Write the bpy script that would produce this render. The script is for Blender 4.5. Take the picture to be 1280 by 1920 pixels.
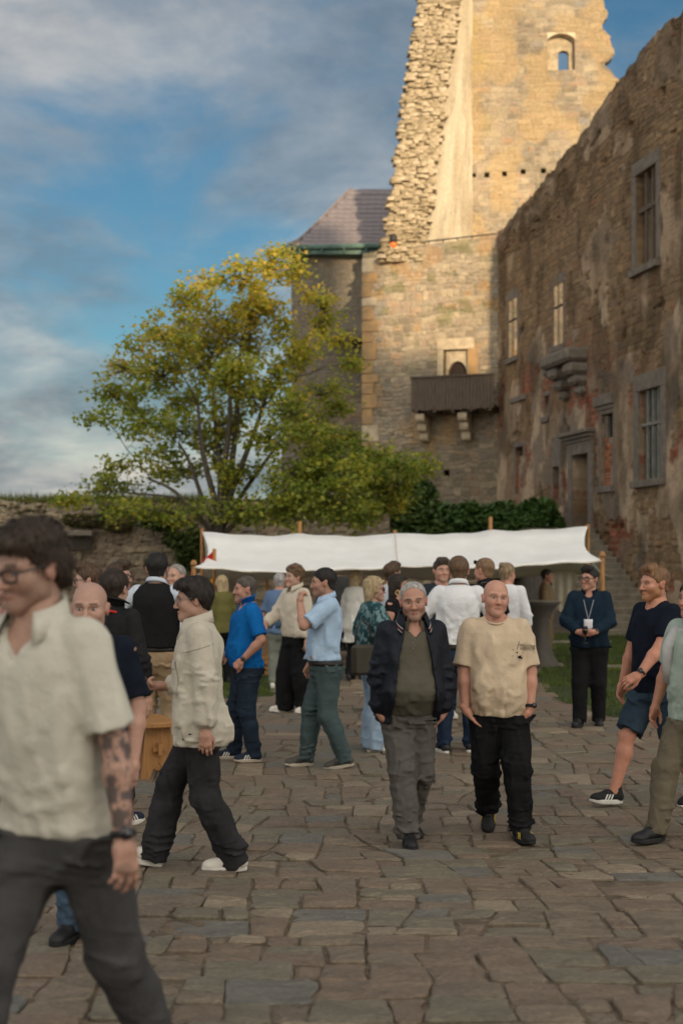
import bpy, math, random
import numpy as np
from mathutils import Vector, Matrix, Euler

for o in list(bpy.data.objects):
    bpy.data.objects.remove(o)
SC = bpy.context.scene
COL = SC.collection
R = math.radians
PI = math.pi

# ------------------------------------------------------------------ camera
FPX = 2500.0            # focal length in photo pixels (1280 wide)
CAMZ = 1.70
HOR = 1035.0            # photo row of the horizon
cam_d = bpy.data.cameras.new('camera')
cam = bpy.data.objects.new('camera', cam_d)
COL.objects.link(cam)
cam.location = (0, 0, CAMZ)
cam.rotation_euler = (R(90), 0, 0)
cam_d.sensor_fit = 'VERTICAL'
cam_d.sensor_height = 36.0
cam_d.lens = 36.0 * FPX / 1920.0
cam_d.shift_y = (HOR - 960.0) / 1920.0
cam_d.clip_start = 0.05
cam_d.clip_end = 5000
cam_d.dof.use_dof = True
cam_d.dof.focus_distance = 9.2
cam_d.dof.aperture_fstop = 2.0
SC.camera = cam

# ------------------------------------------------------------------ light
SUN_AZ = math.atan2(0.205, -0.98)          # direction of the sun in the XY plane, measured from +Y towards +X
SUN_EL = R(11.3)
SUNV = Vector((math.sin(SUN_AZ) * math.cos(SUN_EL), math.cos(SUN_AZ) * math.cos(SUN_EL), math.sin(SUN_EL)))
sun_d = bpy.data.lights.new('sun', 'SUN')
sun_d.energy = 3.5
sun_d.angle = R(0.53)
sun_d.color = (1.0, 0.765, 0.485)
sun = bpy.data.objects.new('sun', sun_d)
COL.objects.link(sun)
sun.rotation_euler = (-SUNV).to_track_quat('-Z', 'Y').to_euler()
sun.location = (20, -60, 40)

W = bpy.data.worlds.new('World')
SC.world = W
W.use_nodes = True
nt = W.node_tree
nt.nodes.clear()


def N(t, typ, **kw):
    n = t.nodes.new(typ)
    for k, v in kw.items():
        if k.startswith('_'):
            setattr(n, k[1:], v)
        else:
            n.inputs[k.replace('__', ' ')].default_value = v
    return n


def mth(t, op, a, b=None, c=None, clamp=False):
    n = t.nodes.new('ShaderNodeMath')
    n.operation = op
    n.use_clamp = clamp
    for i, v in enumerate((a, b, c)):
        if v is None:
            continue
        if isinstance(v, (int, float)):
            n.inputs[i].default_value = v
        else:
            t.links.new(v, n.inputs[i])
    return n.outputs[0]


def mixc(t, fac, a, b, mode='MIX'):
    n = t.nodes.new('ShaderNodeMix')
    n.data_type = 'RGBA'
    n.blend_type = mode
    for sock, v in ((n.inputs[0], fac), (n.inputs[6], a), (n.inputs[7], b)):
        if isinstance(v, (int, float)):
            sock.default_value = v
        elif isinstance(v, tuple):
            sock.default_value = v if len(v) == 4 else (*v, 1)
        else:
            t.links.new(v, sock)
    return n.outputs[2]


def ramp(t, val, stops, interp='LINEAR'):
    n = t.nodes.new('ShaderNodeValToRGB')
    n.color_ramp.interpolation = interp
    el = n.color_ramp.elements
    while len(el) < len(stops):
        el.new(0.5)
    for e, (p, c) in zip(el, stops):
        e.position = p
        e.color = (c, c, c, 1) if isinstance(c, (int, float)) else ((*c, 1) if len(c) == 3 else c)
    t.links.new(val, n.inputs[0])
    return n.outputs[0]


def build_world():
    t = nt
    sky = t.nodes.new('ShaderNodeTexSky')
    sky.sky_type = 'NISHITA'
    sky.sun_disc = False
    sky.sun_elevation = SUN_EL
    sky.sun_rotation = SUN_AZ
    sky.altitude = 400
    sky.air_density = 1.15
    sky.dust_density = 0.5
    sky.ozone_density = 3.2
    tc = t.nodes.new('ShaderNodeTexCoord')
    sp = t.nodes.new('ShaderNodeSeparateXYZ')
    t.links.new(tc.outputs['Generated'], sp.inputs[0])
    zz = mth(t, 'ADD', mth(t, 'MAXIMUM', sp.outputs[2], 0.0), 0.26)
    px = mth(t, 'DIVIDE', sp.outputs[0], zz)
    py = mth(t, 'DIVIDE', sp.outputs[1], zz)
    cv = t.nodes.new('ShaderNodeCombineXYZ')
    t.links.new(px, cv.inputs[0])
    t.links.new(py, cv.inputs[1])
    cv.inputs[2].default_value = 3.7

    def noise(scale, detail, rough, off, dist=0.0):
        mp = t.nodes.new('ShaderNodeMapping')
        mp.inputs['Location'].default_value = off
        t.links.new(cv.outputs[0], mp.inputs[0])
        n = N(t, 'ShaderNodeTexNoise', Scale=scale, Detail=detail, Roughness=rough, Distortion=dist)
        t.links.new(mp.outputs[0], n.inputs['Vector'])
        return n.outputs[0]
    big = noise(0.80, 3, 0.5, CLOUD_OFF, 0.3)
    mid = noise(2.8, 10, 0.58, (5.1, 2.2, 0), 0.25)
    # more cloud low down and to the left, a clear blue gap higher up
    body = mth(t, 'ADD', mth(t, 'MULTIPLY', big, 0.62), mth(t, 'MULTIPLY', mid, 0.48))
    low = mth(t, 'MULTIPLY', mth(t, 'SUBTRACT', 0.30, sp.outputs[2], clamp=True), 0.58)
    body = mth(t, 'ADD', body, low)
    mask = ramp(t, body, [(0.47, 0.0), (0.60, 0.62), (0.74, 0.92)], 'EASE')
    shade = noise(3.6, 9, 0.58, (1.3, 7.7, 0), 0.2)
    ccol = ramp(t, shade, [(0.34, (0.33, 0.38, 0.43)), (0.50, (0.64, 0.65, 0.66)), (0.66, (1.15, 1.06, 0.95))])
    # clouds brighten towards the unseen low sun, boosted to lift the shaded court
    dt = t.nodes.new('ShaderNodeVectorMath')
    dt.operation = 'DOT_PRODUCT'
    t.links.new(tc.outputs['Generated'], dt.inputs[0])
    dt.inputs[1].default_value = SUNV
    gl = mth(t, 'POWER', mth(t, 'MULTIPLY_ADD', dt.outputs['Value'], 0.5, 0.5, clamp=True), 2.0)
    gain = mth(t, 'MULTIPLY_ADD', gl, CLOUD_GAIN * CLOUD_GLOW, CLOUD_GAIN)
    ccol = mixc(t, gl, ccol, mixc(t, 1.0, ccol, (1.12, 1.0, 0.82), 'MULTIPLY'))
    cg = t.nodes.new('ShaderNodeCombineXYZ')
    for q in range(3):
        t.links.new(gain, cg.inputs[q])
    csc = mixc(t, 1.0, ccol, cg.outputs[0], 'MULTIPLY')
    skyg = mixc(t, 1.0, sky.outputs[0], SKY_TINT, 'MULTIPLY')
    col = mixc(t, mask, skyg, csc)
    bg = t.nodes.new('ShaderNodeBackground')
    bg.inputs['Strength'].default_value = SKY_STR
    t.links.new(col, bg.inputs['Color'])
    out = t.nodes.new('ShaderNodeOutputWorld')
    t.links.new(bg.outputs[0], out.inputs[0])


CLOUD_OFF = (0.35, 0.9, 0.0)
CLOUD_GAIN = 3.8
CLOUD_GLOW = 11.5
SKY_TINT = (0.42, 0.56, 0.56)
SKY_STR = 0.10
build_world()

SC.view_settings.view_transform = 'Standard'
SC.view_settings.look = 'None'
SC.view_settings.exposure = 0.62
SC.view_settings.gamma = 1.0
SC.view_settings.use_curve_mapping = False
SC.render.engine = 'CYCLES'
SC.cycles.use_denoising = True
SC.cycles.max_bounces = 5
SC.cycles.diffuse_bounces = 3
SC.cycles.glossy_bounces = 2
SC.cycles.transmission_bounces = 3
SC.cycles.transparent_max_bounces = 4
SC.cycles.caustics_reflective = False
SC.cycles.caustics_refractive = False

# ------------------------------------------------------------------ helpers
RNG = np.random.default_rng(11)
random.seed(5)


def ground_z(y):
    return float(np.interp(y, [0, 3.6, 9.0, 4000], [0.0, 0.0, -0.27, -0.27]))


def at(px, py, Y):
    """photo pixel at depth Y -> world point"""
    return Vector(((px - 640.0) * Y / FPX, Y, CAMZ + (HOR - py) * Y / FPX))


def tag(o, label=None, cat=None, group=None, kind=None):
    if label:
        o['label'] = label
    if cat:
        o['category'] = cat
    if group:
        o['group'] = group
    if kind:
        o['kind'] = kind
    return o


def empty(name, loc=(0, 0, 0), rz=0.0, **kw):
    o = bpy.data.objects.new(name, None)
    COL.objects.link(o)
    o.location = loc
    o.rotation_euler = (0, 0, rz)
    o.empty_display_size = 0.1
    return tag(o, **kw)


def mobj(name, me, mat=None, parent=None, **kw):
    o = bpy.data.objects.new(name, me)
    COL.objects.link(o)
    if mat is not None:
        if len(me.materials) == 0:
            me.materials.append(mat)
    if parent is not None:
        o.parent = parent
    return tag(o, **kw)


def mesh(name, verts, faces, smooth=False, colors=None):
    me = bpy.data.meshes.new(name)
    verts = np.asarray(verts, dtype=np.float32).reshape(-1, 3)
    me.vertices.add(len(verts))
    me.vertices.foreach_set('co', verts.ravel())
    if isinstance(faces, np.ndarray):
        k = faces.shape[1]
        nl = faces.size
        me.loops.add(nl)
        me.loops.foreach_set('vertex_index', faces.astype(np.int32).ravel())
        me.polygons.add(len(faces))
        me.polygons.foreach_set('loop_start', np.arange(0, nl, k, dtype=np.int32))
        me.polygons.foreach_set('loop_total', np.full(len(faces), k, dtype=np.int32))
    else:
        tot = np.array([len(f) for f in faces], dtype=np.int32)
        idx = np.fromiter((i for f in faces for i in f), dtype=np.int32)
        me.loops.add(len(idx))
        me.loops.foreach_set('vertex_index', idx)
        me.polygons.add(len(faces))
        me.polygons.foreach_set('loop_start', np.concatenate([[0], np.cumsum(tot)[:-1]]).astype(np.int32))
        me.polygons.foreach_set('loop_total', tot)
    me.polygons.foreach_set('use_smooth', np.full(len(me.polygons), bool(smooth)))
    if colors is not None:
        ca = me.attributes.new('col', 'FLOAT_COLOR', 'POINT')
        c4 = np.ones((len(verts), 4), dtype=np.float32)
        c4[:, :3] = colors
        ca.data.foreach_set('color', c4.ravel())
    me.update()
    me.validate()
    return me


class MB:
    """collects simple shapes into one mesh"""

    def __init__(self):
        self.v = []
        self.f = []

    def add(self, v, f):
        o = len(self.v)
        self.v += [tuple(p) for p in v]
        self.f += [tuple(i + o for i in q) for q in f]
        return self

    def box(self, c, s, M=None, bev=0.0):
        x, y, z = s[0] / 2, s[1] / 2, s[2] / 2
        if bev <= 0:
            v = [Vector((a, b, d)) for d in (-z, z) for b in (-y, y) for a in (-x, x)]
            f = [(0, 2, 3, 1), (4, 5, 7, 6), (0, 1, 5, 4), (2, 6, 7, 3), (0, 4, 6, 2), (1, 3, 7, 5)]
        else:
            b_ = min(bev, x * .9, y * .9, z * .9)
            v = []
            for d in (-1, 1):
                for b in (-1, 1):
                    for a in (-1, 1):
                        v += [Vector((a * (x - b_), b * (y - b_), d * z)), Vector((a * (x - b_), b * y, d * (z - b_))), Vector((a * x, b * (y - b_), d * (z - b_)))]

            def I(a, b, d, k):
                return ((d > 0) * 4 + (b > 0) * 2 + (a > 0)) * 3 + k
            f = []
            for d in (-1, 1):
                q = [I(-1, -1, d, 0), I(1, -1, d, 0), I(1, 1, d, 0), I(-1, 1, d, 0)]
                f.append(q if d > 0 else q[::-1])
            for b in (-1, 1):
                q = [I(-1, b, -1, 1), I(1, b, -1, 1), I(1, b, 1, 1), I(-1, b, 1, 1)]
                f.append(q if b < 0 else q[::-1])
            for a in (-1, 1):
                q = [I(a, -1, -1, 2), I(a, 1, -1, 2), I(a, 1, 1, 2), I(a, -1, 1, 2)]
                f.append(q if a > 0 else q[::-1])
            for d in (-1, 1):
                for b in (-1, 1):
                    q = [I(-1, b, d, 0), I(1, b, d, 0), I(1, b, d, 1), I(-1, b, d, 1)]
                    f.append(q if d * b < 0 else q[::-1])
                for a in (-1, 1):
                    q = [I(a, -1, d, 0), I(a, 1, d, 0), I(a, 1, d, 2), I(a, -1, d, 2)]
                    f.append(q if d * a > 0 else q[::-1])
            for a in (-1, 1):
                for b in (-1, 1):
                    q = [I(a, b, -1, 1), I(a, b, 1, 1), I(a, b, 1, 2), I(a, b, -1, 2)]
                    f.append(q if a * b > 0 else q[::-1])
            for d in (-1, 1):
                for b in (-1, 1):
                    for a in (-1, 1):
                        q = [I(a, b, d, 0), I(a, b, d, 1), I(a, b, d, 2)]
                        f.append(q if a * b * d < 0 else q[::-1])
        c = Vector(c)
        if M is not None:
            v = [M @ p for p in v]
            if M.determinant() < 0:
                f = [tuple(q)[::-1] for q in f]
        return self.add([p + c for p in v], f)

    def tube(self, pts, r, n=8, cap=True):
        pts = [Vector(p) for p in pts]
        rs = r if isinstance(r, (list, tuple)) else [r] * len(pts)
        V, F = [], []
        prev = None
        for i, p in enumerate(pts):
            d = (pts[min(i + 1, len(pts) - 1)] - pts[max(i - 1, 0)]).normalized()
            if prev is None:
                a = d.orthogonal().normalized()
            else:
                a = (prev - d * prev.dot(d))
                a = a.normalized() if a.length > 1e-6 else d.orthogonal().normalized()
            prev = a
            b = d.cross(a)
            for k in range(n):
                t = 2 * PI * k / n
                V.append(p + (a * math.cos(t) + b * math.sin(t)) * rs[i])
        for i in range(len(pts) - 1):
            for k in range(n):
                k2 = (k + 1) % n
                F.append((i * n + k, i * n + k2, (i + 1) * n + k2, (i + 1) * n + k))
        if cap:
            F.append(tuple(range(n))[::-1])
            F.append(tuple((len(pts) - 1) * n + k for k in range(n)))
        return self.add(V, F)

    def prism(self, poly, a, b, axis='y'):
        """poly: list of 2D points; extruded from a to b along axis; y -> (x,z) poly, x -> (y,z), z -> (x,y)"""
        n = len(poly)
        mk = {'y': lambda p, t: (p[0], t, p[1]), 'x': lambda p, t: (t, p[0], p[1]), 'z': lambda p, t: (p[0], p[1], t)}[axis]
        v = [mk(p, a) for p in poly] + [mk(p, b) for p in poly]
        f = [tuple(range(n)), tuple(range(2 * n - 1, n - 1, -1))]
        f += [(i, i + n, (i + 1) % n + n, (i + 1) % n) for i in range(n)]
        return self.add(v, f)

    def lathe(self, prof, n=16, c=(0, 0, 0), M=None):
        V, F = [], []
        for r_, z_ in prof:
            for k in range(n):
                t = 2 * PI * k / n
                p = Vector((r_ * math.cos(t), r_ * math.sin(t), z_))
                V.append((M @ p if M is not None else p) + Vector(c))
        for i in range(len(prof) - 1):
            for k in range(n):
                k2 = (k + 1) % n
                F.append((i * n + k, i * n + k2, (i + 1) * n + k2, (i + 1) * n + k))
        return self.add(V, F)

    def build(self, name, mat, parent=None, smooth=False, bevel=0.0, **kw):
        me = mesh(name, [tuple(p) for p in self.v], self.f, smooth)
        o = mobj(name, me, mat, parent, **kw)
        if bevel > 0:
            m = o.modifiers.new('bevel', 'BEVEL')
            m.width = bevel
            m.segments = 2
            m.limit_method = 'ANGLE'
        return o


# ---- numpy noise
def _hash(ix, iy, iz, seed):
    h = (ix.astype(np.int64) * 374761393 + iy.astype(np.int64) * 668265263 + iz.astype(np.int64) * 2147483647 + seed * 1274126177) & 0xFFFFFFFF
    h = ((h ^ (h >> 13)) * 1274126177) & 0xFFFFFFFF
    h = (h ^ (h >> 16)) & 0xFFFFFFFF
    return h / 4294967295.0


def vnoise(x, y, z=0.0, seed=0):
    x, y, z = np.broadcast_arrays(np.asarray(x, float), np.asarray(y, float), np.asarray(z, float))
    ix, iy, iz = np.floor(x), np.floor(y), np.floor(z)
    fx, fy, fz = x - ix, y - iy, z - iz
    fx = fx * fx * (3 - 2 * fx)
    fy = fy * fy * (3 - 2 * fy)
    fz = fz * fz * (3 - 2 * fz)
    r = 0
    for a in (0, 1):
        for b in (0, 1):
            for c in (0, 1):
                w = (fx if a else 1 - fx) * (fy if b else 1 - fy) * (fz if c else 1 - fz)
                r = r + w * _hash(ix + a, iy + b, iz + c, seed)
    return r


def fbm(x, y, z=0.0, oct=4, seed=0, rough=0.5):
    a, s, tot, f = 1.0, 0.0, 0.0, 1.0
    for i in range(oct):
        s = s + a * vnoise(x * f, y * f, np.asarray(z) * f, seed + i * 17)
        tot += a
        a *= rough
        f *= 2.03
    return s / tot


def sstep(a, b, x):
    t = np.clip((x - a) / (b - a), 0, 1)
    return t * t * (3 - 2 * t)


def lerp3(a, b, t):
    t = np.asarray(t)[..., None]
    return np.asarray(a) * (1 - t) + np.asarray(b) * t


# ------------------------------------------------------------------ materials
MATS = {}


def newmat(name):
    m = bpy.data.materials.new(name)
    m.use_nodes = True
    t = m.node_tree
    t.nodes.clear()
    p = t.nodes.new('ShaderNodeBsdfPrincipled')
    o = t.nodes.new('ShaderNodeOutputMaterial')
    t.links.new(p.outputs[0], o.inputs[0])
    return m, t, p


def pm(name, col, rough=0.8, var=0.15, vscale=6.0, bump=0.0, bscale=60.0, metallic=0.0, spec=0.3, stretch=(1, 1, 1), sheen=0.0, alt=None, attr=False, bump2=0.0, bscale2=8.0, coat=0.0):
    """procedural paint: base colour with mottling between col*(1-var) and col*(1+var) (or alt), plus bump"""
    if name in MATS:
        return MATS[name]
    m, t, p = newmat(name)
    tc = t.nodes.new('ShaderNodeTexCoord')
    mp = t.nodes.new('ShaderNodeMapping')
    mp.inputs['Scale'].default_value = stretch
    t.links.new(tc.outputs['Object'], mp.inputs[0])
    n = N(t, 'ShaderNodeTexNoise', Scale=vscale, Detail=6.0, Roughness=0.62)
    t.links.new(mp.outputs[0], n.inputs['Vector'])
    lo = tuple(c * (1 - var) for c in col)
    hi = alt if alt else tuple(min(1, c * (1 + var)) for c in col)
    c = ramp(t, n.outputs[0], [(0.32, lo), (0.68, hi)])
    if attr:
        at_ = t.nodes.new('ShaderNodeAttribute')
        at_.attribute_name = 'col'
        c = mixc(t, 1.0, at_.outputs['Color'], c, 'MULTIPLY')
    t.links.new(c, p.inputs['Base Color'])
    p.inputs['Roughness'].default_value = rough
    p.inputs['Metallic'].default_value = metallic
    p.inputs['Specular IOR Level'].default_value = spec
    if sheen:
        p.inputs['Sheen Weight'].default_value = sheen
    if coat:
        p.inputs['Coat Weight'].default_value = coat
    if bump or bump2:
        prev = None
        for st, sc_ in ((bump2, bscale2), (bump, bscale)):
            if not st:
                continue
            nb = N(t, 'ShaderNodeTexNoise', Scale=sc_, Detail=5.0, Roughness=0.6)
            t.links.new(mp.outputs[0], nb.inputs['Vector'])
            b = t.nodes.new('ShaderNodeBump')
            b.inputs['Strength'].default_value = st
            b.inputs['Distance'].default_value = 0.6 / sc_
            t.links.new(nb.outputs[0], b.inputs['Height'])
            if prev is not None:
                t.links.new(prev, b.inputs['Normal'])
            prev = b.outputs[0]
        t.links.new(prev, p.inputs['Normal'])
    MATS[name] = m
    return m

# ================================================================== SETTING
def rows_of(total, mean, seed):
    r = np.random.default_rng(seed)
    e = [0.0]
    while e[-1] < total + 1:
        e.append(e[-1] + mean * r.uniform(0.6, 1.45))
    return np.array(e)


def rubble(u, v, rowh=0.2, ln=0.38, seed=1, warp=0.13):
    """coursed rubble: per-stone random numbers and the distance to the joint"""
    v2 = v + warp * 2 * (fbm(u * 0.9, v * 0.9, seed, 3, seed) - 0.5) + warp * 0.7 * (vnoise(u * 4, v * 4, 0, seed + 3) - .5)
    vb = v2.min()
    e = rows_of(v2.max() - vb + 1, rowh, seed)
    vv = v2 - vb
    r = np.clip(np.searchsorted(e, vv) - 1, 0, len(e) - 2)
    hgt = e[r + 1] - e[r]
    dv = np.minimum(vv - e[r], e[r + 1] - vv)
    L = ln * (0.55 + 0.9 * _hash(r, r * 0, r * 0, seed + 5)) * (0.6 + hgt / rowh * 0.4)
    uu = u / L + _hash(r, r * 0 + 1, r * 0, seed + 6) * 9 + 0.45 * (vnoise(u * 2.3, r * 1.7, 0, seed + 8) - .5)
    c = np.floor(uu)
    fu = uu - c
    du = np.minimum(fu, 1 - fu) * L
    r1 = _hash(r, c, r * 0, seed + 9)
    r2 = _hash(r, c, r * 0 + 2, seed + 10)
    return r1, r2, np.minimum(du, dv)


def stone_cols(r1, r2, e, warm=1.0, mortar=(0.30, 0.255, 0.19), dark=1.0):
    c = lerp3((0.20, 0.165, 0.12), (0.40, 0.325, 0.22), r1)
    c = lerp3(c, lerp3((0.25, 0.235, 0.205), (0.36, 0.24, 0.15), (r2 * 7) % 1), sstep(0.55, 0.95, r2))
    c = lerp3(c, mortar, (1 - sstep(0.008, 0.03, e)) * .8)
    return c * dark


def wall_panel(name, O, ud, L, top, fn, mat, parent=None, res=0.06, holes=(), thick=0.8, warp=None, n=None, v0=0.0, vtop0=None, ragged=None, **kw):
    """masonry sheet with relief, real openings with reveals, thickness and a back.
    holes: (u0,u1,v0,v1[,depth]) ; ragged(u)->top height ; warp(u,v)->(u',v')"""
    O = np.array(O, float)
    ud = np.array([ud[0], ud[1], 0.0])
    ud /= np.linalg.norm(ud)
    if n is None:
        n = np.array([ud[1], -ud[0], 0.0])
    n = np.array(n, float)

    def lines(a, b, cuts):
        g = list(np.linspace(a, b, max(2, int((b - a) / res) + 1)))
        for c in cuts:
            g = [x for x in g if abs(x - c) > res * 0.4 or x in (a, b)]
            g.append(c)
        return np.array(sorted(set(g)))
    us = lines(0, L, [h[i] for h in holes for i in (0, 1)])
    vs = lines(v0, top, [h[i] for h in holes for i in (2, 3)])
    U, V = np.meshgrid(us, vs, indexing='ij')
    d, c = fn(U, V)
    Uw, Vw = U.copy(), V.copy()
    if ragged is not None:
        vt = vtop0 if vtop0 is not None else v0
        tp = ragged(us)[:, None]
        Vw = np.where(V > vt, vt + (V - vt) * (tp - vt) / (top - vt), V)
    if warp is not None:
        Uw, Vw = warp(Uw, Vw)
    P = O + Uw[..., None] * ud + d[..., None] * n
    P[..., 2] += Vw
    nu, nv = len(us), len(vs)
    idx = np.arange(nu * nv).reshape(nu, nv)
    keep = np.ones((nu - 1, nv - 1), bool)
    uc, vc = (us[1:] + us[:-1]) / 2, (vs[1:] + vs[:-1]) / 2
    for h in holes:
        keep &= ~(((uc > h[0]) & (uc < h[1]))[:, None] & ((vc > h[2]) & (vc < h[3]))[None, :])
    q = np.stack([idx[:-1, :-1], idx[1:, :-1], idx[1:, 1:], idx[:-1, 1:]], -1)[keep]
    flip = np.dot(np.cross(ud, [0, 0, 1.0]), n) < 0
    if flip:
        q = q[:, ::-1]
    verts = [P.reshape(-1, 3)]
    cols = [c.reshape(-1, 3)]
    faces = [q]
    tot = nu * nv

    def skirt(loop, depth, rev):
        nonlocal tot
        fp = P.reshape(-1, 3)[loop]
        base = fp - np.dot(fp - O, n)[:, None] * n
        bp = base - n * depth
        k = len(loop)
        verts.append(bp)
        cols.append(c.reshape(-1, 3)[loop])
        a = np.array(loop)
        b = np.arange(tot, tot + k)
        f = np.stack([a, np.roll(a, -1), np.roll(b, -1), b], -1)
        if rev:
            f = f[:, ::-1]
        faces.append(f)
        tot += k
        return b
    for h in holes:
        i0, i1 = np.searchsorted(us, h[0] - 1e-6), np.searchsorted(us, h[1] - 1e-6)
        j0, j1 = np.searchsorted(vs, h[2] - 1e-6), np.searchsorted(vs, h[3] - 1e-6)
        loop = [idx[i, j0] for i in range(i0, i1)] + [idx[i1, j] for j in range(j0, j1)] + [idx[i, j1] for i in range(i1, i0, -1)] + [idx[i0, j] for j in range(j1, j0, -1)]
        skirt(loop, h[4] if len(h) > 4 else thick, flip)
    loop = [idx[i, 0] for i in range(nu - 1)] + [idx[nu - 1, j] for j in range(nv - 1)] + [idx[i, nv - 1] for i in range(nu - 1, 0, -1)] + [idx[0, j] for j in range(nv - 1, 0, -1)]
    skirt(loop, thick, not flip)
    # back sheet, every 4th line but keeping the openings
    su = sorted(set(list(range(0, nu, 6)) + [nu - 1] + [int(np.searchsorted(us, h[i] - 1e-6)) for h in holes for i in (0, 1)]))
    sv = sorted(set(list(range(0, nv, 6)) + [nv - 1] + [int(np.searchsorted(vs, h[i] - 1e-6)) for h in holes for i in (2, 3)]))
    Pb = (O + Uw[..., None] * ud)
    Pb[..., 2] += Vw
    Pb = (Pb - n * thick)[np.ix_(su, sv)]
    kb = np.ones((len(su) - 1, len(sv) - 1), bool)
    ub, vb = us[su], vs[sv]
    uc, vc = (ub[1:] + ub[:-1]) / 2, (vb[1:] + vb[:-1]) / 2
    for h in holes:
        if len(h) > 4 and h[4] < thick:
            continue
        kb &= ~(((uc > h[0]) & (uc < h[1]))[:, None] & ((vc > h[2]) & (vc < h[3]))[None, :])
    ib = np.arange(len(su) * len(sv)).reshape(len(su), len(sv)) + tot
    qb = np.stack([ib[:-1, :-1], ib[:-1, 1:], ib[1:, 1:], ib[1:, :-1]], -1)[kb]
    if flip:
        qb = qb[:, ::-1]
    verts.append(Pb.reshape(-1, 3))
    cols.append(c[np.ix_(su, sv)].reshape(-1, 3))
    faces.append(qb)
    me = mesh(name, np.concatenate(verts), np.concatenate(faces), False, np.concatenate(cols))
    return mobj(name, me, mat, parent, **kw)


M_STONE = pm('rubble stone', (0.98, 0.98, 0.98), 0.95, var=0.28, vscale=9, bump=0.7, bscale=26, bump2=0.5, bscale2=7, attr=True, spec=0.15)
M_ROUGHSTONE = pm('broken stone', (0.345, 0.28, 0.185), 0.95, var=0.35, vscale=4, bump=0.8, bscale=20, spec=0.15)
M_PALE = pm('dressed sandstone', (0.44, 0.36, 0.25), 0.9, var=0.22, vscale=5, bump=0.4, bscale=30, spec=0.2)
M_QUOIN = pm('quoin sandstone', (0.36, 0.255, 0.145), 0.9, var=0.3, vscale=3, bump=0.4, bscale=25, spec=0.2, alt=(0.44, 0.27, 0.12))
M_GREYST = pm('grey dressed stone', (0.165, 0.14, 0.115), 0.9, var=0.25, vscale=5, bump=0.4, bscale=30, spec=0.2)
M_OLDWOOD = pm('weathered wood', (0.115, 0.088, 0.066), 0.9, var=0.35, vscale=5, bump=0.5, bscale=30, stretch=(9, 9, 0.8), spec=0.2)
M_PINE = pm('pine wood', (0.34, 0.165, 0.058), 0.6, var=0.25, vscale=4, bump=0.2, bscale=20, stretch=(8, 8, 0.9), spec=0.35)
M_DARK = pm('dark iron', (0.03, 0.028, 0.026), 0.6, var=0.2, bump=0.2)
M_BRICK = pm('old red brick', (1, 1, 1), 0.95, var=0.3, vscale=14, bump=0.6, bscale=40, attr=True, spec=0.15)
M_COPPER = pm('green copper', (0.085, 0.15, 0.125), 0.6, var=0.25, vscale=5, bump=0.15)
M_TILE = pm('slate roof tile', (0.20, 0.175, 0.18), 0.75, var=0.22, vscale=3, bump=0.35, bscale=30, spec=0.35)
M_VOID = pm('dark room plaster and ledge shadow', (0.05, 0.043, 0.036), 1.0, var=0.2)


def cast(o):
    return o


# ---- ground -------------------------------------------------------
def ground_sheet(name, pts, mat, dz, kind='structure', res=None):
    pass


# soil and mortar base: one sheet to the horizon, following the fall of the court
ys = np.array([-60, -20, 0, 2, 3.6, 4.5, 6, 7.5, 9, 12, 16, 20, 26, 34, 45, 70, 150, 600, 3000.])
xs = np.array([-2500, -400, -100, -40, -20, -10, -5, -2, 0, 2, 5, 10, 20, 40, 100, 400, 2500.])
gv, gf = [], []
for y in ys:
    for x in xs:
        gv.append((x, y, ground_z(y) - 0.009))
nx = len(xs)
for j in range(len(ys) - 1):
    for i in range(nx - 1):
        gf.append((j * nx + i, j * nx + i + 1, (j + 1) * nx + i + 1, (j + 1) * nx + i))
M_SOIL = pm('joint soil', (0.13, 0.098, 0.068), 1.0, var=0.4, vscale=7, bump=0.8, bscale=30, bump2=0.4, bscale2=5, alt=(0.20, 0.155, 0.11), spec=0.1)
mobj('ground', mesh('ground', gv, gf), M_SOIL, kind='structure')

# grass edge curve on the right (X as a function of Y) and the paved court
GR = [(13.6, 4.6), (14.6, 4.05), (15.4, 3.55), (16.0, 3.25), (16.8, 2.98), (18.6, 2.85), (21.5, 3.15), (24, 3.7), (27, 4.2), (31, 4.6)]
GRy, GRx = [p[0] for p in GR], [p[1] for p in GR]


def in_grass_r(x, y):
    return (y > 13.6) & (y < 32.5) & (x > np.interp(y, GRy, GRx))


GL = [(-0.95, 18.2), (-2.2, 17.8), (-3.6, 18.4), (-3.4, 24.5), (-1.4, 24.5), (-0.75, 22)]


def in_poly(x, y, poly):
    r = np.zeros(np.shape(x), bool)
    for i in range(len(poly)):
        (x0, y0), (x1, y1) = poly[i], poly[i - 1]
        c = ((y0 > y) != (y1 > y)) & (x < (x1 - x0) * (y - y0) / (y1 - y0 + 1e-12) + x0)
        r ^= c
    return r


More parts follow.
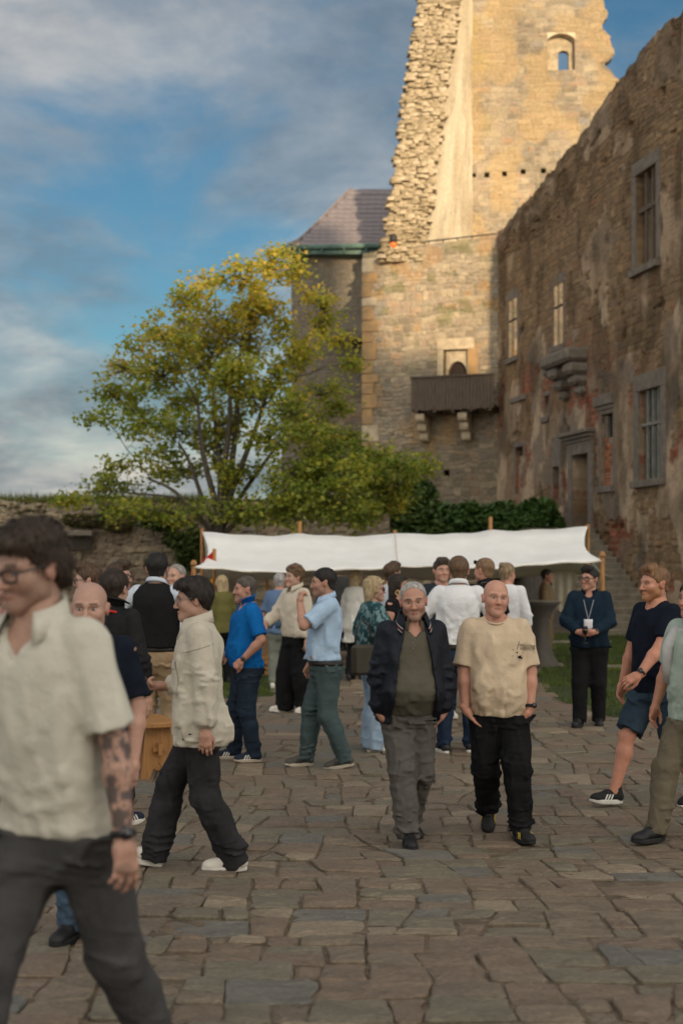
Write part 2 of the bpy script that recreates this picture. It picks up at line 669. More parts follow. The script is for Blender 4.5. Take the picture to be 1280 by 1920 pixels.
def split_poly(poly, rnd, target):
    """cut crazy paving: recursive cuts across the longer axis"""
    out, todo = [], [poly]
    while todo:
        p = todo.pop()
        a = np.array(p)
        c = a.mean(0)
        area = 0.5 * abs(np.dot(a[:, 0], np.roll(a[:, 1], 1)) - np.dot(a[:, 1], np.roll(a[:, 0], 1)))
        w = np.ptp(a[:, 0])
        h = np.ptp(a[:, 1])
        tg = target * math.exp(rnd.gauss(0, 0.45))
        if area < tg and max(w, h) < 2.1 * min(w, h) + 0.02:
            out.append(a)
            continue
        # cut direction: courses run mostly across the view
        horiz = h * 1.0 > w
        ang = rnd.gauss(0, 0.075) + (0 if horiz else PI / 2) + (rnd.choice((-.3, .3)) if rnd.random() < 0.07 else 0)
        nrm = np.array([-math.sin(ang), math.cos(ang)])
        t = (a - c) @ nrm
        f = rnd.uniform(0.32, 0.68)
        off = t.min() + (t.max() - t.min()) * f
        A, B = [], []
        m = len(a)
        for i in range(m):
            p0, p1 = a[i], a[(i + 1) % m]
            s0, s1 = t[i] - off, t[(i + 1) % m] - off
            (A if s0 >= 0 else B).append(p0)
            if s0 * s1 < 0:
                x = p0 + (p1 - p0) * (s0 / (s0 - s1))
                A.append(x)
                B.append(x)
        for q in (A, B):
            if len(q) >= 3:
                qa = np.array(q)
                if 0.5 * abs(np.dot(qa[:, 0], np.roll(qa[:, 1], 1)) - np.dot(qa[:, 1], np.roll(qa[:, 0], 1))) > 0.002:
                    todo.append(q)
    return out


def stone_mesh(a, rnd, far):
    """one slab: uneven outline, worn edge, slightly tilted top"""
    c = a.mean(0)
    area = 0.5 * abs(np.dot(a[:, 0], np.roll(a[:, 1], 1)) - np.dot(a[:, 1], np.roll(a[:, 0], 1)))
    sz = math.sqrt(area)
    gap = rnd.uniform(0.003, 0.010) if not far else 0.007
    # inset
    m = len(a)
    pts = []
    for i in range(m):
        p0, p1, p2 = a[i - 1], a[i], a[(i + 1) % m]
        d1 = (p1 - p0) / (np.linalg.norm(p1 - p0) + 1e-9)
        d2 = (p2 - p1) / (np.linalg.norm(p2 - p1) + 1e-9)
        n1 = np.array([-d1[1], d1[0]])
        if np.dot(n1, c - p1) < 0:
            n1 = -n1
        n2 = np.array([-d2[1], d2[0]])
        if np.dot(n2, c - p1) < 0:
            n2 = -n2
        b = n1 + n2
        b = b / (np.dot(b, n1) + 1e-6)
        ln = np.linalg.norm(b)
        if ln > 2.0:
            b *= 2.0 / ln
        pts.append(p1 + b * gap)
    pts = np.array(pts)
    # subdivide + jitter + cut corners
    ring = []
    step = 0.085 if not far else 0.3
    for i in range(m):
        p, q = pts[i], pts[(i + 1) % m]
        L = np.linalg.norm(q - p)
        k = max(1, min(6, int(L / step)))
        cut = min(0.22 * L, rnd.uniform(0.008, 0.035))
        dd = (q - p) / (L + 1e-9)
        nn = np.array([-dd[1], dd[0]])
        if not far:
            ring.append(p + dd * cut)
            for s in range(1, k):
                ring.append(p + (q - p) * (s / k) + nn * rnd.gauss(0, 0.0055))
            ring.append(q - dd * cut)
        else:
            ring.append(p + dd * cut)
            ring.append(q - dd * cut)
    ring = np.array(ring)
    k = len(ring)
    z0 = np.array([ground_z(p[1]) for p in ring])
    h = rnd.uniform(-0.009, 0.012)
    tilt = np.array([rnd.gauss(0, 0.018), rnd.gauss(0.008, 0.026)])
    zt = (ring - c) @ tilt + h

    def lay(f, dz, jit=0):
        r = c + (ring - c) * f
        j = np.array([rnd.gauss(0, jit) for _ in range(k)]) if jit else 0
        return np.column_stack([r, z0 + zt + dz + j])
    e1 = max(0.85, 1 - 0.011 / max(sz, .05))
    L0 = lay(1.0, -0.06)
    L1 = lay(1.0, -0.007, 0.002)
    L2 = lay(e1, 0.0, 0.0015)
    V = [L0, L1, L2]
    F = []
    for l in range(2):
        for i in range(k):
            j = (i + 1) % k
            F.append((l * k + i, l * k + j, (l + 1) * k + j, (l + 1) * k + i))
    if not far:
        V.append(lay(0.55, 0.003, 0.003))
        for i in range(k):
            j = (i + 1) % k
            F.append((2 * k + i, 2 * k + j, 3 * k + j, 3 * k + i))
        cz = np.array([[c[0], c[1], ground_z(c[1]) + h + 0.003]])
        V.append(cz)
        for i in range(k):
            F.append((3 * k + i, 3 * k + (i + 1) % k, 4 * k))
    else:
        F.append(tuple(range(2 * k, 3 * k)))
    return np.concatenate(V), F


def paving():
    rnd = random.Random(21)
    root = empty('paving', (0, 0, 0), kind='structure')
    quads = []
    polys = []
    yb = 4.2
    sl0 = 0.0
    while yb < 30:
        step = rnd.uniform(0.35, 0.95) * (1 if yb < 12 else 1.3)
        sl1 = rnd.uniform(-.035, .035)
        w_ = 5.5 if yb < 10.5 else (7 if yb < 17 else 8)
        polys += split_poly([(-w_, yb - sl0 * w_), (w_, yb + sl0 * w_), (w_, yb + step + sl1 * w_), (-w_, yb + step - sl1 * w_)], rnd, 0.105 if yb < 10.5 else (0.12 if yb < 17 else .14))
        yb += step
        sl0 = sl1
    vis = []
    for a in polys:
        # orient counter-clockwise
        if np.dot(a[:, 0], np.roll(a[:, 1], -1)) - np.dot(a[:, 1], np.roll(a[:, 0], -1)) < 0:
            a = a[::-1]
        wx = 0.16 * (fbm(a[:, 0] * .55, a[:, 1] * .55, 0, 3, 301) - .5) + 0.03 * (vnoise(a[:, 0] * 2.1, a[:, 1] * 2.1, 0, 303) - .5)
        wy = 0.16 * (fbm(a[:, 0] * .55, a[:, 1] * .55, 5, 3, 302) - .5) + 0.03 * (vnoise(a[:, 0] * 2.1, a[:, 1] * 2.1, 5, 304) - .5)
        a = a + np.column_stack([wx, wy])
        c = a.mean(0)
        if in_grass_r(c[0], c[1]) or in_poly(c[0], c[1], GL):
            continue
        px = 640 + c[0] * FPX / c[1]
        py = HOR + (CAMZ - ground_z(c[1])) * FPX / c[1]
        area = 0.5 * abs(np.dot(a[:, 0], np.roll(a[:, 1], 1)) - np.dot(a[:, 1], np.roll(a[:, 0], 1)))
        seen = -60 < px < 1340 and py < 1990
        vis.append((area / c[1] ** 3 if seen else 0, a))
    vis.sort(key=lambda q: -q[0])
    # slab colours: warm grey-brown gneiss with some grey-green ones
    mats = []
    for i, (c0, c1) in enumerate([((0.145, 0.114, 0.084), (0.29, 0.228, 0.168)), ((0.150, 0.110, 0.082), (0.295, 0.218, 0.160)), ((0.14, 0.122, 0.088), (0.27, 0.235, 0.175)), ((0.22, 0.175, 0.128), (0.39, 0.31, 0.225)), ((0.125, 0.118, 0.104), (0.24, 0.225, 0.20))]):
        m, t, p = newmat('paving slab %d' % i)
        tc = t.nodes.new('ShaderNodeTexCoord')
        ge = t.nodes.new('ShaderNodeObjectInfo')
        v = t.nodes.new('ShaderNodeVectorMath')
        v.operation = 'ADD'
        t.links.new(tc.outputs['Object'], v.inputs[0])
        t.links.new(ge.outputs['Random'], v.inputs[1])
        mp = t.nodes.new('ShaderNodeMapping')
        mp.inputs['Rotation'].default_value = (0, 0, i * 0.7)
        mp.inputs['Scale'].default_value = (1, 2.6, 1)
        t.links.new(v.outputs[0], mp.inputs[0])
        n1 = N(t, 'ShaderNodeTexNoise', Scale=3.4, Detail=10.0, Roughness=0.7, Distortion=0.4)
        t.links.new(mp.outputs[0], n1.inputs['Vector'])
        c = ramp(t, n1.outputs[0], [(0.28, c0), (0.5, tuple((a + b) / 2 for a, b in zip(c0, c1))), (0.74, c1)])
        n2 = N(t, 'ShaderNodeTexNoise', Scale=38.0, Detail=6.0, Roughness=0.7)
        t.links.new(v.outputs[0], n2.inputs['Vector'])
        c = mixc(t, 1.0, c, ramp(t, n2.outputs[0], [(0.3, (0.52, 0.515, 0.485)), (0.7, (1.0, 0.985, 0.915))]), 'MULTIPLY')
        t.links.new(c, p.inputs['Base Color'])
        t.links.new(ramp(t, n1.outputs[0], [(0.3, 0.42), (0.7, 0.75)]), p.inputs['Roughness'])
        p.inputs['Specular IOR Level'].default_value = 0.38
        b1 = t.nodes.new('ShaderNodeBump')
        b1.inputs['Strength'].default_value = 0.75
        b1.inputs['Distance'].default_value = 0.03
        t.links.new(n1.outputs[0], b1.inputs['Height'])
        b2 = t.nodes.new('ShaderNodeBump')
        b2.inputs['Strength'].default_value = 0.6
        b2.inputs['Distance'].default_value = 0.008
        t.links.new(n2.outputs[0], b2.inputs['Height'])
        t.links.new(b1.outputs[0], b2.inputs['Normal'])
        t.links.new(b2.outputs[0], p.inputs['Normal'])
        mats.append(m)
    rest_v, rest_f, rest_m, tot = [], [], [], 0
    for i, (s, a) in enumerate(vis):
        far = a.mean(0)[1] > 12
        V, F = stone_mesh(a, rnd, far)
        mi = rnd.choices(range(5), (30, 28, 22, 12, 8))[0]
        if i < 300:
            me = mesh('paving_stone', V, F, False)
            o = mobj('paving_stone', me, mats[mi], root)
        else:
            rest_v.append(V)
            rest_f += [tuple(k + tot for k in f) for f in F]
            rest_m += [mi] * len(F)
            tot += len(V)
    me = mesh('paving_stones', np.concatenate(rest_v), rest_f)
    for m in mats:
        me.materials.append(m)
    me.polygons.foreach_set('material_index', np.array(rest_m, dtype=np.int32))
    mobj('small_paving_stones', me, None, root, kind='stuff')
    return root


paving()

# ---- grass ---------------------------------------------------------
M_GRASS = pm('grass blades', (0.055, 0.085, 0.018), 0.7, var=0.3, vscale=2.0, attr=True, spec=0.2)
M_TURF = pm('turf soil', (0.035, 0.05, 0.014), 1.0, var=0.35, vscale=5, bump=0.6, bscale=30)


def blades(name, pts, hgt, mat, label, wid=0.006, cols=((1.0, 1.0, 1.0), (1.7, 1.35, 1.1)), lean=0.5):
    n = len(pts)
    r = np.random.default_rng(len(pts))
    a = r.uniform(0, 2 * PI, n)
    h = hgt * r.uniform(0.5, 1.3, n)
    w = wid * r.uniform(0.7, 1.5, n)
    d = np.stack([np.cos(a), np.sin(a), np.zeros(n)], -1)
    ln = np.stack([np.cos(a + 1.6), np.sin(a + 1.6), np.zeros(n)], -1) * (h * r.uniform(0, lean, n))[:, None]
    up = np.array([0, 0, 1.0]) * h[:, None]
    p0 = pts - d * w[:, None]
    p1 = pts + d * w[:, None]
    p2 = pts + ln + up
    V = np.stack([p0, p1, p2], 1).reshape(-1, 3)
    F = np.arange(3 * n).reshape(n, 3)
    t = r.uniform(0, 1, n)
    C = np.repeat(lerp3(cols[0], cols[1], t), 3, 0)
    return mobj(name, mesh(name, V, F, False, C), mat, label=label, cat='grass', kind='stuff')


def grass_patch(name, polyf, x0, x1, y0, y1, n, label):
    r = np.random.default_rng(3)
    x = r.uniform(x0, x1, n)
    y = r.uniform(y0, y1, n)
    ok = polyf(x, y)
    clump = fbm(x * 1.3, y * 1.3, 0, 3, 5)
    ok &= r.uniform(0, 1, n) < np.clip((clump - 0.28) * 3, 0.12, 1)
    x, y = x[ok], y[ok]
    z = np.array([ground_z(v) for v in y]) - 0.005
    blades(name, np.column_stack([x, y, z]), 0.055, M_GRASS, label)


tv, tf = [], []
for (y, x) in GR + [(32.5, 4.7)]:
    o = len(tv)
    tv += [(x, y, -0.27 - 0.004), (x + 9, y, -0.27 - 0.004)]
    if o:
        tf.append((o - 2, o - 1, o + 1, o))
mobj('lawn', mesh('lawn', tv, tf), M_TURF, kind='structure')
mobj('lawn', mesh('lawn', [(p[0], p[1], -0.274) for p in GL], [tuple(range(len(GL)))[::-1]]), M_TURF, kind='structure')
grass_patch('grass', in_grass_r, 2.5, 9.5, 13.6, 32.5, 90000, 'short green grass on the right of the court before the stone stairs')
grass_patch('grass', lambda x, y: in_poly(x, y, GL), -3.8, -0.7, 17.5, 24.5, 22000, 'small patch of short grass left of the white awning')

# tufts in the joints of the near paving
r_ = np.random.default_rng(8)
tp = []
for k in range(34):
    yy = r_.uniform(5.0, 11)
    xx = r_.uniform(-0.24, 0.26) * yy
    m_ = r_.integers(10, 40)
    tp.append(np.column_stack([xx + r_.normal(0, 0.05, m_), yy + r_.normal(0, 0.018, m_), np.full(m_, ground_z(yy) - 0.03)]))
blades('joint_weed', np.concatenate(tp), 0.035, M_GRASS, 'tiny green weeds growing in the joints of the paving', 0.004)

# ---- right-hand castle wing -----------------------------------------
RW_O = Vector((5.26, 45.0, 0))
RW_U = Vector((0.196, -1.0, 0)).normalized()
RW_N = Vector((-1.0, -0.196, 0)).normalized()
KU = math.hypot(0.196, 1)


def rw_y(px):
    return 35200.0 / (px - 150.0)


def rw_u(px):
    return (45.0 - rw_y(px)) * KU


def rw_z(px, py):
    return CAMZ + (HOR - py) * rw_y(px) / FPX


def rw_hole(x0, x1, y0, y1, depth=None):
    m = (x0 + x1) / 2
    h = (rw_u(x0), rw_u(x1), rw_z(m, y1), rw_z(m, y0))
    return h + ((depth,) if depth else ())


def rw_pt(u, z, out=0.0):
    p = RW_O + RW_U * u + RW_N * out
    p.z = z
    return p


RWM = Matrix((RW_U, RW_N, Vector((0, 0, 1)))).transposed()     # local x along the wall, y outwards, z up


def right_fn(u, v):
    r1, r2, e = rubble(u, v, 0.17, 0.30, 41)
    c = stone_cols(r1, r2, e, dark=0.86) * np.array([1.05, .97, .90])
    d = (r1 - .5) * 0.024 - 0.02 * (1 - sstep(0.0, 0.035, e)) + 0.05 * (fbm(u * .4, v * .4, 0, 3, 2) - .5)
    low = sstep(9.2, 5.5, v + 1.6 * (fbm(u * .35, v * .35, 0, 2, 90) - .5) + 0.14 * (u - 5))
    # plaster remains, thicker and paler low down
    pn = fbm(u * .75, v * .62, 0, 6, 31, 0.60)
    pl = sstep(0.52, 0.575, pn + 0.075 * low - 0.05)
    pl *= sstep(0.0, 0.5, low + 0.30 * sstep(.5, .6, pn))
    pc = lerp3((0.31, 0.25, 0.185), (0.56, 0.47, 0.36), sstep(.3, .7, fbm(u * 1.6, v * 1.1, 0, 5, 32)))
    grey = sstep(.50, .62, fbm(u * .9, v * .8, 3, 5, 35))
    pc = lerp3(pc, (0.20, 0.18, 0.16), grey * 0.75)
    # brick patches
    bn = fbm(u * .62 + 9, v * .5, 0, 5, 51, 0.56)
    bk = sstep(0.495, 0.545, bn + 0.06 * low - 0.01) * sstep(0.15, 0.7, low)
    row = np.floor(v / 0.085)
    cc = np.floor(u / 0.27 + 0.5 * (row % 2))
    bh = _hash(row, cc, row * 0, 7)
    bc = lerp3((0.20, 0.085, 0.058), (0.38, 0.165, 0.112), bh)
    fv = v / 0.085 - row
    bc = lerp3(bc, (0.30, 0.22, 0.16), (np.minimum(fv, 1 - fv) < 0.14) * 0.7)
    bc = lerp3(bc, pc * 0.9, sstep(.40, .60, fbm(u * 2.2, v * 2.2, 0, 4, 55)) * 0.75)
    c = lerp3(c, bc, bk)
    d = d * (1 - bk) + bk * (-0.01 + (bh - .5) * .012)
    c = lerp3(c, pc, pl)
    d = d * (1 - 0.85 * pl) + pl * (0.022 + 0.02 * (fbm(u * 3, v * 3, 0, 3, 61) - .5))
    # dark weather streaks
    st = sstep(.50, .66, fbm(u * 1.6, v * .55, 0, 5, 71))
    c = c * (1 - 0.38 * st)[..., None]
    # soft holes where stones dropped out
    c = c * np.array([.90, .795, .70])
    ho = sstep(.74, .80, fbm(u * 1.7, v * 1.7, 9, 3, 81))
    d = d - 0.12 * ho
    return d, c


RW_L = (45.0 - 24.0) * KU
H_W1 = rw_hole(953, 968, 561, 670)
H_W2 = rw_hole(1037.5, 1054, 533, 648)
H_UP = rw_hole(1191, 1229.5, 318, 497)
H_SL = rw_hole(1020, 1029, 742, 781, 0.7)
H_N1 = rw_hole(965, 980, 838, 926, 0.22)
H_SM = rw_hole(1036, 1048, 875, 948, 0.5)
H_DR = rw_hole(1074, 1104, 852, 992, 0.9)
H_N2 = rw_hole(1127, 1149, 776, 911, 0.2)
H_LW = rw_hole(1198, 1239, 729, 899)


def right_top(u):
    y = 45 - u / KU
    x = 150 + 35200.0 / y
    yy = np.interp(x, [932, 990, 1060, 1100, 1160, 1200, 1240, 1280, 1340, 1500], [440, 372, 285, 240, 150, 95, 52, 20, -20, -110])
    z = CAMZ + (HOR - yy) * y / FPX
    return z + 0.22 * (fbm(u * 2.2, u * 0, 0, 4, 91) - .5) + 0.10 * (np.floor(vnoise(u * 3.1, u * 0, 0, 92) * 3) / 3 - .4)


wing = empty('castle_wing', (0, 0, 0), label='ruined castle wing with peeling plaster, red brick patches and barred windows on the right', cat='castle wing')
wing_wall = wall_panel('wall', RW_O, RW_U, RW_L, 16.0, right_fn, M_STONE, wing, res=0.055,
                       holes=[H_W1, H_W2, H_UP, H_SL, H_N1, H_SM, H_DR, H_N2, H_LW], thick=0.95, n=RW_N, v0=-0.5, vtop0=13.0 - 1.6, ragged=right_top)


def rbox(name, u0, u1, z0, z1, o0, o1, mat, parent, bev=0.015):
    """box on the wing wall: along u, z, from o0 to o1 outwards"""
    c = rw_pt((u0 + u1) / 2, (z0 + z1) / 2, (o0 + o1) / 2)
    return MB().box(c, (abs(u1 - u0), abs(o1 - o0), z1 - z0), RWM, bev).build(name, mat, parent)


def brick_fn(seed):
    def fn(u, v):
        row = np.floor(v / 0.085)
        cc = np.floor(u / 0.26 + 0.5 * (row % 2))
        h = _hash(row, cc, row * 0, seed)
        c = lerp3((0.16, 0.05, 0.03), (0.42, 0.15, 0.07), h)
        fv = v / 0.085 - row
        m = np.minimum(fv, 1 - fv) < 0.16
        c = lerp3(c, (0.30, 0.22, 0.16), m * 0.8)
        c = lerp3(c, (0.36, 0.29, 0.22), sstep(.52, .65, fbm(u * 4, v * 3, 0, 4, seed)) * .8)
        return (h - .5) * .02 - m * .012, c
    return fn


def rw_infill(h, out, parent, seed, z1=None, mat=None, fn=None):
    O = RW_O + RW_U * h[0] + RW_N * out
    return wall_panel('brick_infill', O, RW_U, h[1] - h[0], z1 or h[3], fn or brick_fn(seed), mat or M_BRICK, parent, res=0.035, thick=0.12, n=RW_N, v0=h[2])


rw_infill(H_N1, -0.12, wing, 3, z1=H_N1[3] - 0.28)
rw_infill(H_N2, -0.10, wing, 4, z1=H_N2[3] - 0.62)
rbox('brick_infill', H_N2[0], H_N2[0] + 0.17, H_N2[3] - 0.62, H_N2[3], -0.21, -0.09, M_GREYST, wing)
rw_infill(H_SM, -0.30, wing, 6, z1=H_SM[2] + 0.55)

# stone surrounds
win_up = empty('window')
win_up.parent = wing


def surround(h, w, parent, mat, sill=True, lintel=0.22, proud=0.03, hood=False):
    if lintel:
        rbox('lintel', h[0] - w, h[1] + w, h[3] + .002, h[3] + lintel, -0.25, proud, mat, parent)
    if sill:
        rbox('sill', h[0] - w, h[1] + w, h[2] - 0.18, h[2] - .002, -0.25, proud + 0.10, mat, parent)
    rbox('jamb', h[0] - w, h[0] - .002, h[2], h[3], -0.22, proud, mat, parent)
    rbox('jamb', h[1] + .002, h[1] + w, h[2], h[3], -0.22, proud, mat, parent)
    if hood:
        rbox('hood', h[0] - w - .12, h[1] + w + .12, h[3] + lintel + .002, h[3] + lintel + 0.16, -0.1, proud + 0.16, mat, parent)


def window(h, nv, zc, parent_mat, barw=0.07, out=-0.35, boards=None, glass=None, deep=.08):
    o = empty('window')
    o.parent = wing
    W_ = h[1] - h[0]
    for k in range(1, nv + 1):
        u = h[0] + W_ * k / (nv + 1)
        rbox('mullion', u - barw / 2, u + barw / 2, h[2], h[3], out, out + deep, parent_mat, o, 0.008)
    for z in zc:
        rbox('transom', h[0], h[1], z - barw * .6, z + barw * .6, out - 0.01, out + deep + .012, parent_mat, o, 0.008)
    if boards:
        nb = 9
        for k in range(nb):
            if k in boards:
                continue
            rbox('shutter_board', h[0] + W_ * k / nb + .006, h[0] + W_ * (k + 1) / nb - .006, h[2], h[3], out - 0.16 - (k % 2) * .012, out - 0.13, M_SHUT, o, 0.004)
    if glass:
        rbox('pane', h[0] + .01, h[1] - .01, h[2] + .01, h[3] - .01, out - 0.03, out - 0.02, glass, o, 0)
    return o


M_SHUT = pm('grey shutter boards', (0.30, 0.25, 0.19), 0.85, var=0.3, vscale=4, stretch=(6, 6, .6), bump=0.3)
M_BARS = pm('grey window bars', (0.20, 0.19, 0.165), 0.8, var=0.2)
M_GLASS, tg, pg = newmat('old window glass')
pg.inputs['Base Color'].default_value = (0.05, 0.07, 0.06, 1)
pg.inputs['Roughness'].default_value = 0.12
ng_ = N(tg, 'ShaderNodeTexNoise', Scale=3.0, Detail=2.0)
bg_ = tg.nodes.new('ShaderNodeBump')
bg_.inputs['Strength'].default_value = 0.15
tg.links.new(ng_.outputs[0], bg_.inputs['Height'])
tg.links.new(bg_.outputs[0], pg.inputs['Normal'])

M_GLASSR = pm('bright reflecting glass', (0.10, 0.09, 0.07), 0.06, var=.1, spec=1.0)
MATS['bright reflecting glass'].node_tree.nodes['Principled BSDF'].inputs['IOR'].default_value = 3.2
for h in (H_W1, H_W2):
    surround(h, 0.16, wing, M_GREYST, sill=True, lintel=0.30, proud=0.0)
    window(h, 1, [h[2] + (h[3] - h[2]) * 0.64], M_OLDWOOD, 0.045, 0.012, glass=M_GLASSR, deep=.008)
surround(H_UP, 0.22, wing, M_GREYST, lintel=0.34, proud=0.03)
window(H_UP, 2, [H_UP[2] + (H_UP[3] - H_UP[2]) * .62], M_OLDWOOD, 0.10, -0.16, boards=(1,))
surround(H_LW, 0.30, wing, M_GREYST, lintel=0.42, proud=0.05)
window(H_LW, 3, [H_LW[2] + (H_LW[3] - H_LW[2]) * .62], M_BARS, 0.065, -0.13, glass=M_GLASS)
surround(H_N2, 0.16, wing, M_GREYST, lintel=0.10, proud=0.03)
rbox('hood', H_N2[0] - .34, H_N2[1] + .12, H_N2[3] + .24, H_N2[3] + .52, -0.1, 0.12, M_GREYST, wing)
rbox('hood', H_N2[0] - .22, H_N2[1] + .06, H_N2[3] + .12, H_N2[3] + .235, -0.1, 0.06, M_GREYST, wing)
surround(H_N1, 0.14, wing, M_GREYST, sill=False, lintel=0.16, proud=0.02)
rbox('hood', H_N1[0] - .3, H_N1[1] + .3, H_N1[3] + 1.45, H_N1[3] + 1.62, -0.1, 0.10, M_GREYST, wing)
surround(H_SM, 0.12, wing, M_GREYST, sill=False, lintel=0.9, proud=0.025)
surround(H_SL, 0.10, wing, M_GREYST, sill=True, lintel=0.14, proud=0.02)
# portal with carved hood
dr = empty('portal')
dr.parent = wing
surround(H_DR, 0.30, dr, M_GREYST, sill=False, lintel=0.34, proud=0.06)
for k, (a, b, z0, z1) in enumerate([(0.50, 0.10, 0.345, 0.44), (0.58, 0.18, 0.443, 0.54), (0.66, 0.28, 0.543, 0.66)]):
    rbox('hood', H_DR[0] - a, H_DR[1] + a * .6, H_DR[3] + z0, H_DR[3] + z1, -0.1, b, M_GREYST, dr, 0.02)
rbox('door_leaf', H_DR[0] + .02, H_DR[1] - .02, H_DR[2], H_DR[3] - .02, -0.85, -0.79, M_OLDWOOD, dr)

# remains of an oriel: a floor slab on two stepped, rounded corbels
ou0, ou1 = rw_u(1037), rw_u(1100)
oz = rw_z(1070, 660)
rbox('oriel_slab', ou0 + .45, ou1, oz - .42, oz - .03, -.1, .62, M_GREYST, wing, .09)
rbox('oriel_slab', ou0, ou0 + .9, oz - .60, oz - .26, -.1, .40, M_GREYST, wing, .12)
for uc_ in (ou0 + 1.15, ou1 - .30):
    for j, (hh, oo, ww) in enumerate(((.34, .55, .30), (.30, .40, .26), (.28, .24, .21))):
        zt_ = oz - .44 - sum((.34, .30, .28)[:j])
        rbox('corbel', uc_ - ww, uc_ + ww, zt_ - hh, zt_ - .006, -.1, oo, M_GREYST, wing, .10)

# rooms behind the lower windows: floor, back wall
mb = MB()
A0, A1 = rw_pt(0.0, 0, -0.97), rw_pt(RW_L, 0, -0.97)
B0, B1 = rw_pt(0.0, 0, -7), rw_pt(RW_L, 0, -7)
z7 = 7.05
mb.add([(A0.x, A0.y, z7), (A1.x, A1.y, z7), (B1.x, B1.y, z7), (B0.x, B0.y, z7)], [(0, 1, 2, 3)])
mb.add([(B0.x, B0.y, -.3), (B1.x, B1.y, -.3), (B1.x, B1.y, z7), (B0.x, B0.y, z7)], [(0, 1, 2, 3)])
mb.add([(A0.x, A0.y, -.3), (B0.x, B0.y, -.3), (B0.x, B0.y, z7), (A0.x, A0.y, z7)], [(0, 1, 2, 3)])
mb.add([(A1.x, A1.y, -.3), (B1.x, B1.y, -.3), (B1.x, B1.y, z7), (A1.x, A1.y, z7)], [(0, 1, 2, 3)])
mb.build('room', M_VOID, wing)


def plain_fn(seed, rowh=0.2, ln=0.36, dark=1.0, warmc=None, rel=0.035):
    def fn(u, v):
        r1, r2, e = rubble(u, v, rowh, ln, seed)
        c = stone_cols(r1, r2, e, dark=dark)
        big = fbm(u * .35, v * .35, 0, 4, seed + 1)
        c = c * (0.82 + 0.36 * sstep(.35, .65, big))[..., None]
        if warmc is not None:
            c = lerp3(c, warmc, 0.55 * sstep(.5, .62, fbm(u * .8, v * .8, 5, 5, seed + 2)))
        d = (r1 - .5) * rel - rel * .9 * (1 - sstep(0.0, 0.035, e)) + 0.06 * (fbm(u * .5, v * .5, 0, 3, seed + 3) - .5)
        return d, c
    return fn


# cross wall inside the roofless wing, hidden behind the panes of the two small windows
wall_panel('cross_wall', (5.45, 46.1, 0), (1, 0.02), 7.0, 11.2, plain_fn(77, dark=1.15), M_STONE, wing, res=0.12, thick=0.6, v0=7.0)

# ---- stairs along the wing ------------------------------------------
stairs = empty('stone_stairs', (0, 0, 0), label='worn stone stairs climbing along the ruined wing to its portal', cat='stairs')
M_STEP = pm('worn step stone', (0.21, 0.185, 0.14), 0.9, var=0.3, vscale=4, bump=0.6, bscale=25, spec=0.2)
nst = 17
u_top, u_bot = rw_u(1112), rw_u(1262)
zg, zt = -0.27, H_DR[2]
for k in range(nst):
    u1 = u_bot + (u_top - u_bot) * k / nst
    u2 = u_bot + (u_top - u_bot) * (k + 1) / nst
    z1 = zg + (zt - zg) * (k + 1) / nst
    zb = zg - 0.1 if k < 1 else z1 - 0.45
    rnd = random.Random(k)
    wout = 1.75 + rnd.uniform(-.05, .05)
    c = rw_pt((u1 + u2) / 2, (z1 + zb) / 2, 0.06 + wout / 2)
    MB().box(c, (abs(u2 - u1) + .05, wout, z1 - zb - rnd.uniform(0, .012)), RWM, 0.02).build('step', M_STEP, stairs)
rbox('landing', rw_u(1064), u_top, zt - 0.5, zt, 0.06, 1.8, M_STEP, stairs, .02)
# cheek wall under the stair
mb = MB()
poly = [(u_bot, zg - .1), (u_top, zg - .1), (u_top, zt - .45), (u_bot, zg - .05)]
pv = [tuple(rw_pt(p[0], p[1], 0.05)) for p in poly] + [tuple(rw_pt(p[0], p[1], 1.70)) for p in poly]
mb.add(pv, [(0, 1, 2, 3), (7, 6, 5, 4), (0, 4, 5, 1), (1, 5, 6, 2), (2, 6, 7, 3), (3, 7, 4, 0)])
mb.build('cheek_wall', M_GREYST, stairs)
rbox('cheek_wall', rw_u(1064) + .02, u_top - .01, zg - .1, zt - .5, 0.05, 1.70, M_GREYST, stairs)

# ---- keep: lower front block ----------------------------------------
keep = empty('castle_keep', (0, 0, 0), label='tall ruined stone keep with a broken upper wall lit golden by the sun', cat='castle')
KF_O = Vector((0.744, 46.5, 0))
KF_U = (Vector((5.30, 45.0, 0)) - KF_O)
KF_L = KF_U.length
KF_U = KF_U.normalized()
KF_N = Vector((KF_U.y, -KF_U.x, 0))
KFM = Matrix((KF_U, KF_N, Vector((0, 0, 1)))).transposed()


def kf_uv(px, py):
    """pixel on the keep's front plane"""
    d = Vector(((px - 640) / FPX, 1.0, (HOR - py) / FPX))
    t = (KF_O.x * KF_N.x + KF_O.y * KF_N.y) / (d.x * KF_N.x + d.y * KF_N.y)
    p = d * t
    return (Vector((p.x, p.y, 0)) - KF_O).dot(KF_U), p.z + CAMZ


def kf_pt(u, z, out=0.0):
    p = KF_O + KF_U * u + KF_N * out
    p.z = z
    return p


def kbox(name, u0, u1, z0, z1, o0, o1, mat, parent, bev=0.015):
    c = kf_pt((u0 + u1) / 2, (z0 + z1) / 2, (o0 + o1) / 2)
    return MB().box(c, (abs(u1 - u0), abs(o1 - o0), z1 - z0), KFM, bev).build(name, mat, parent)


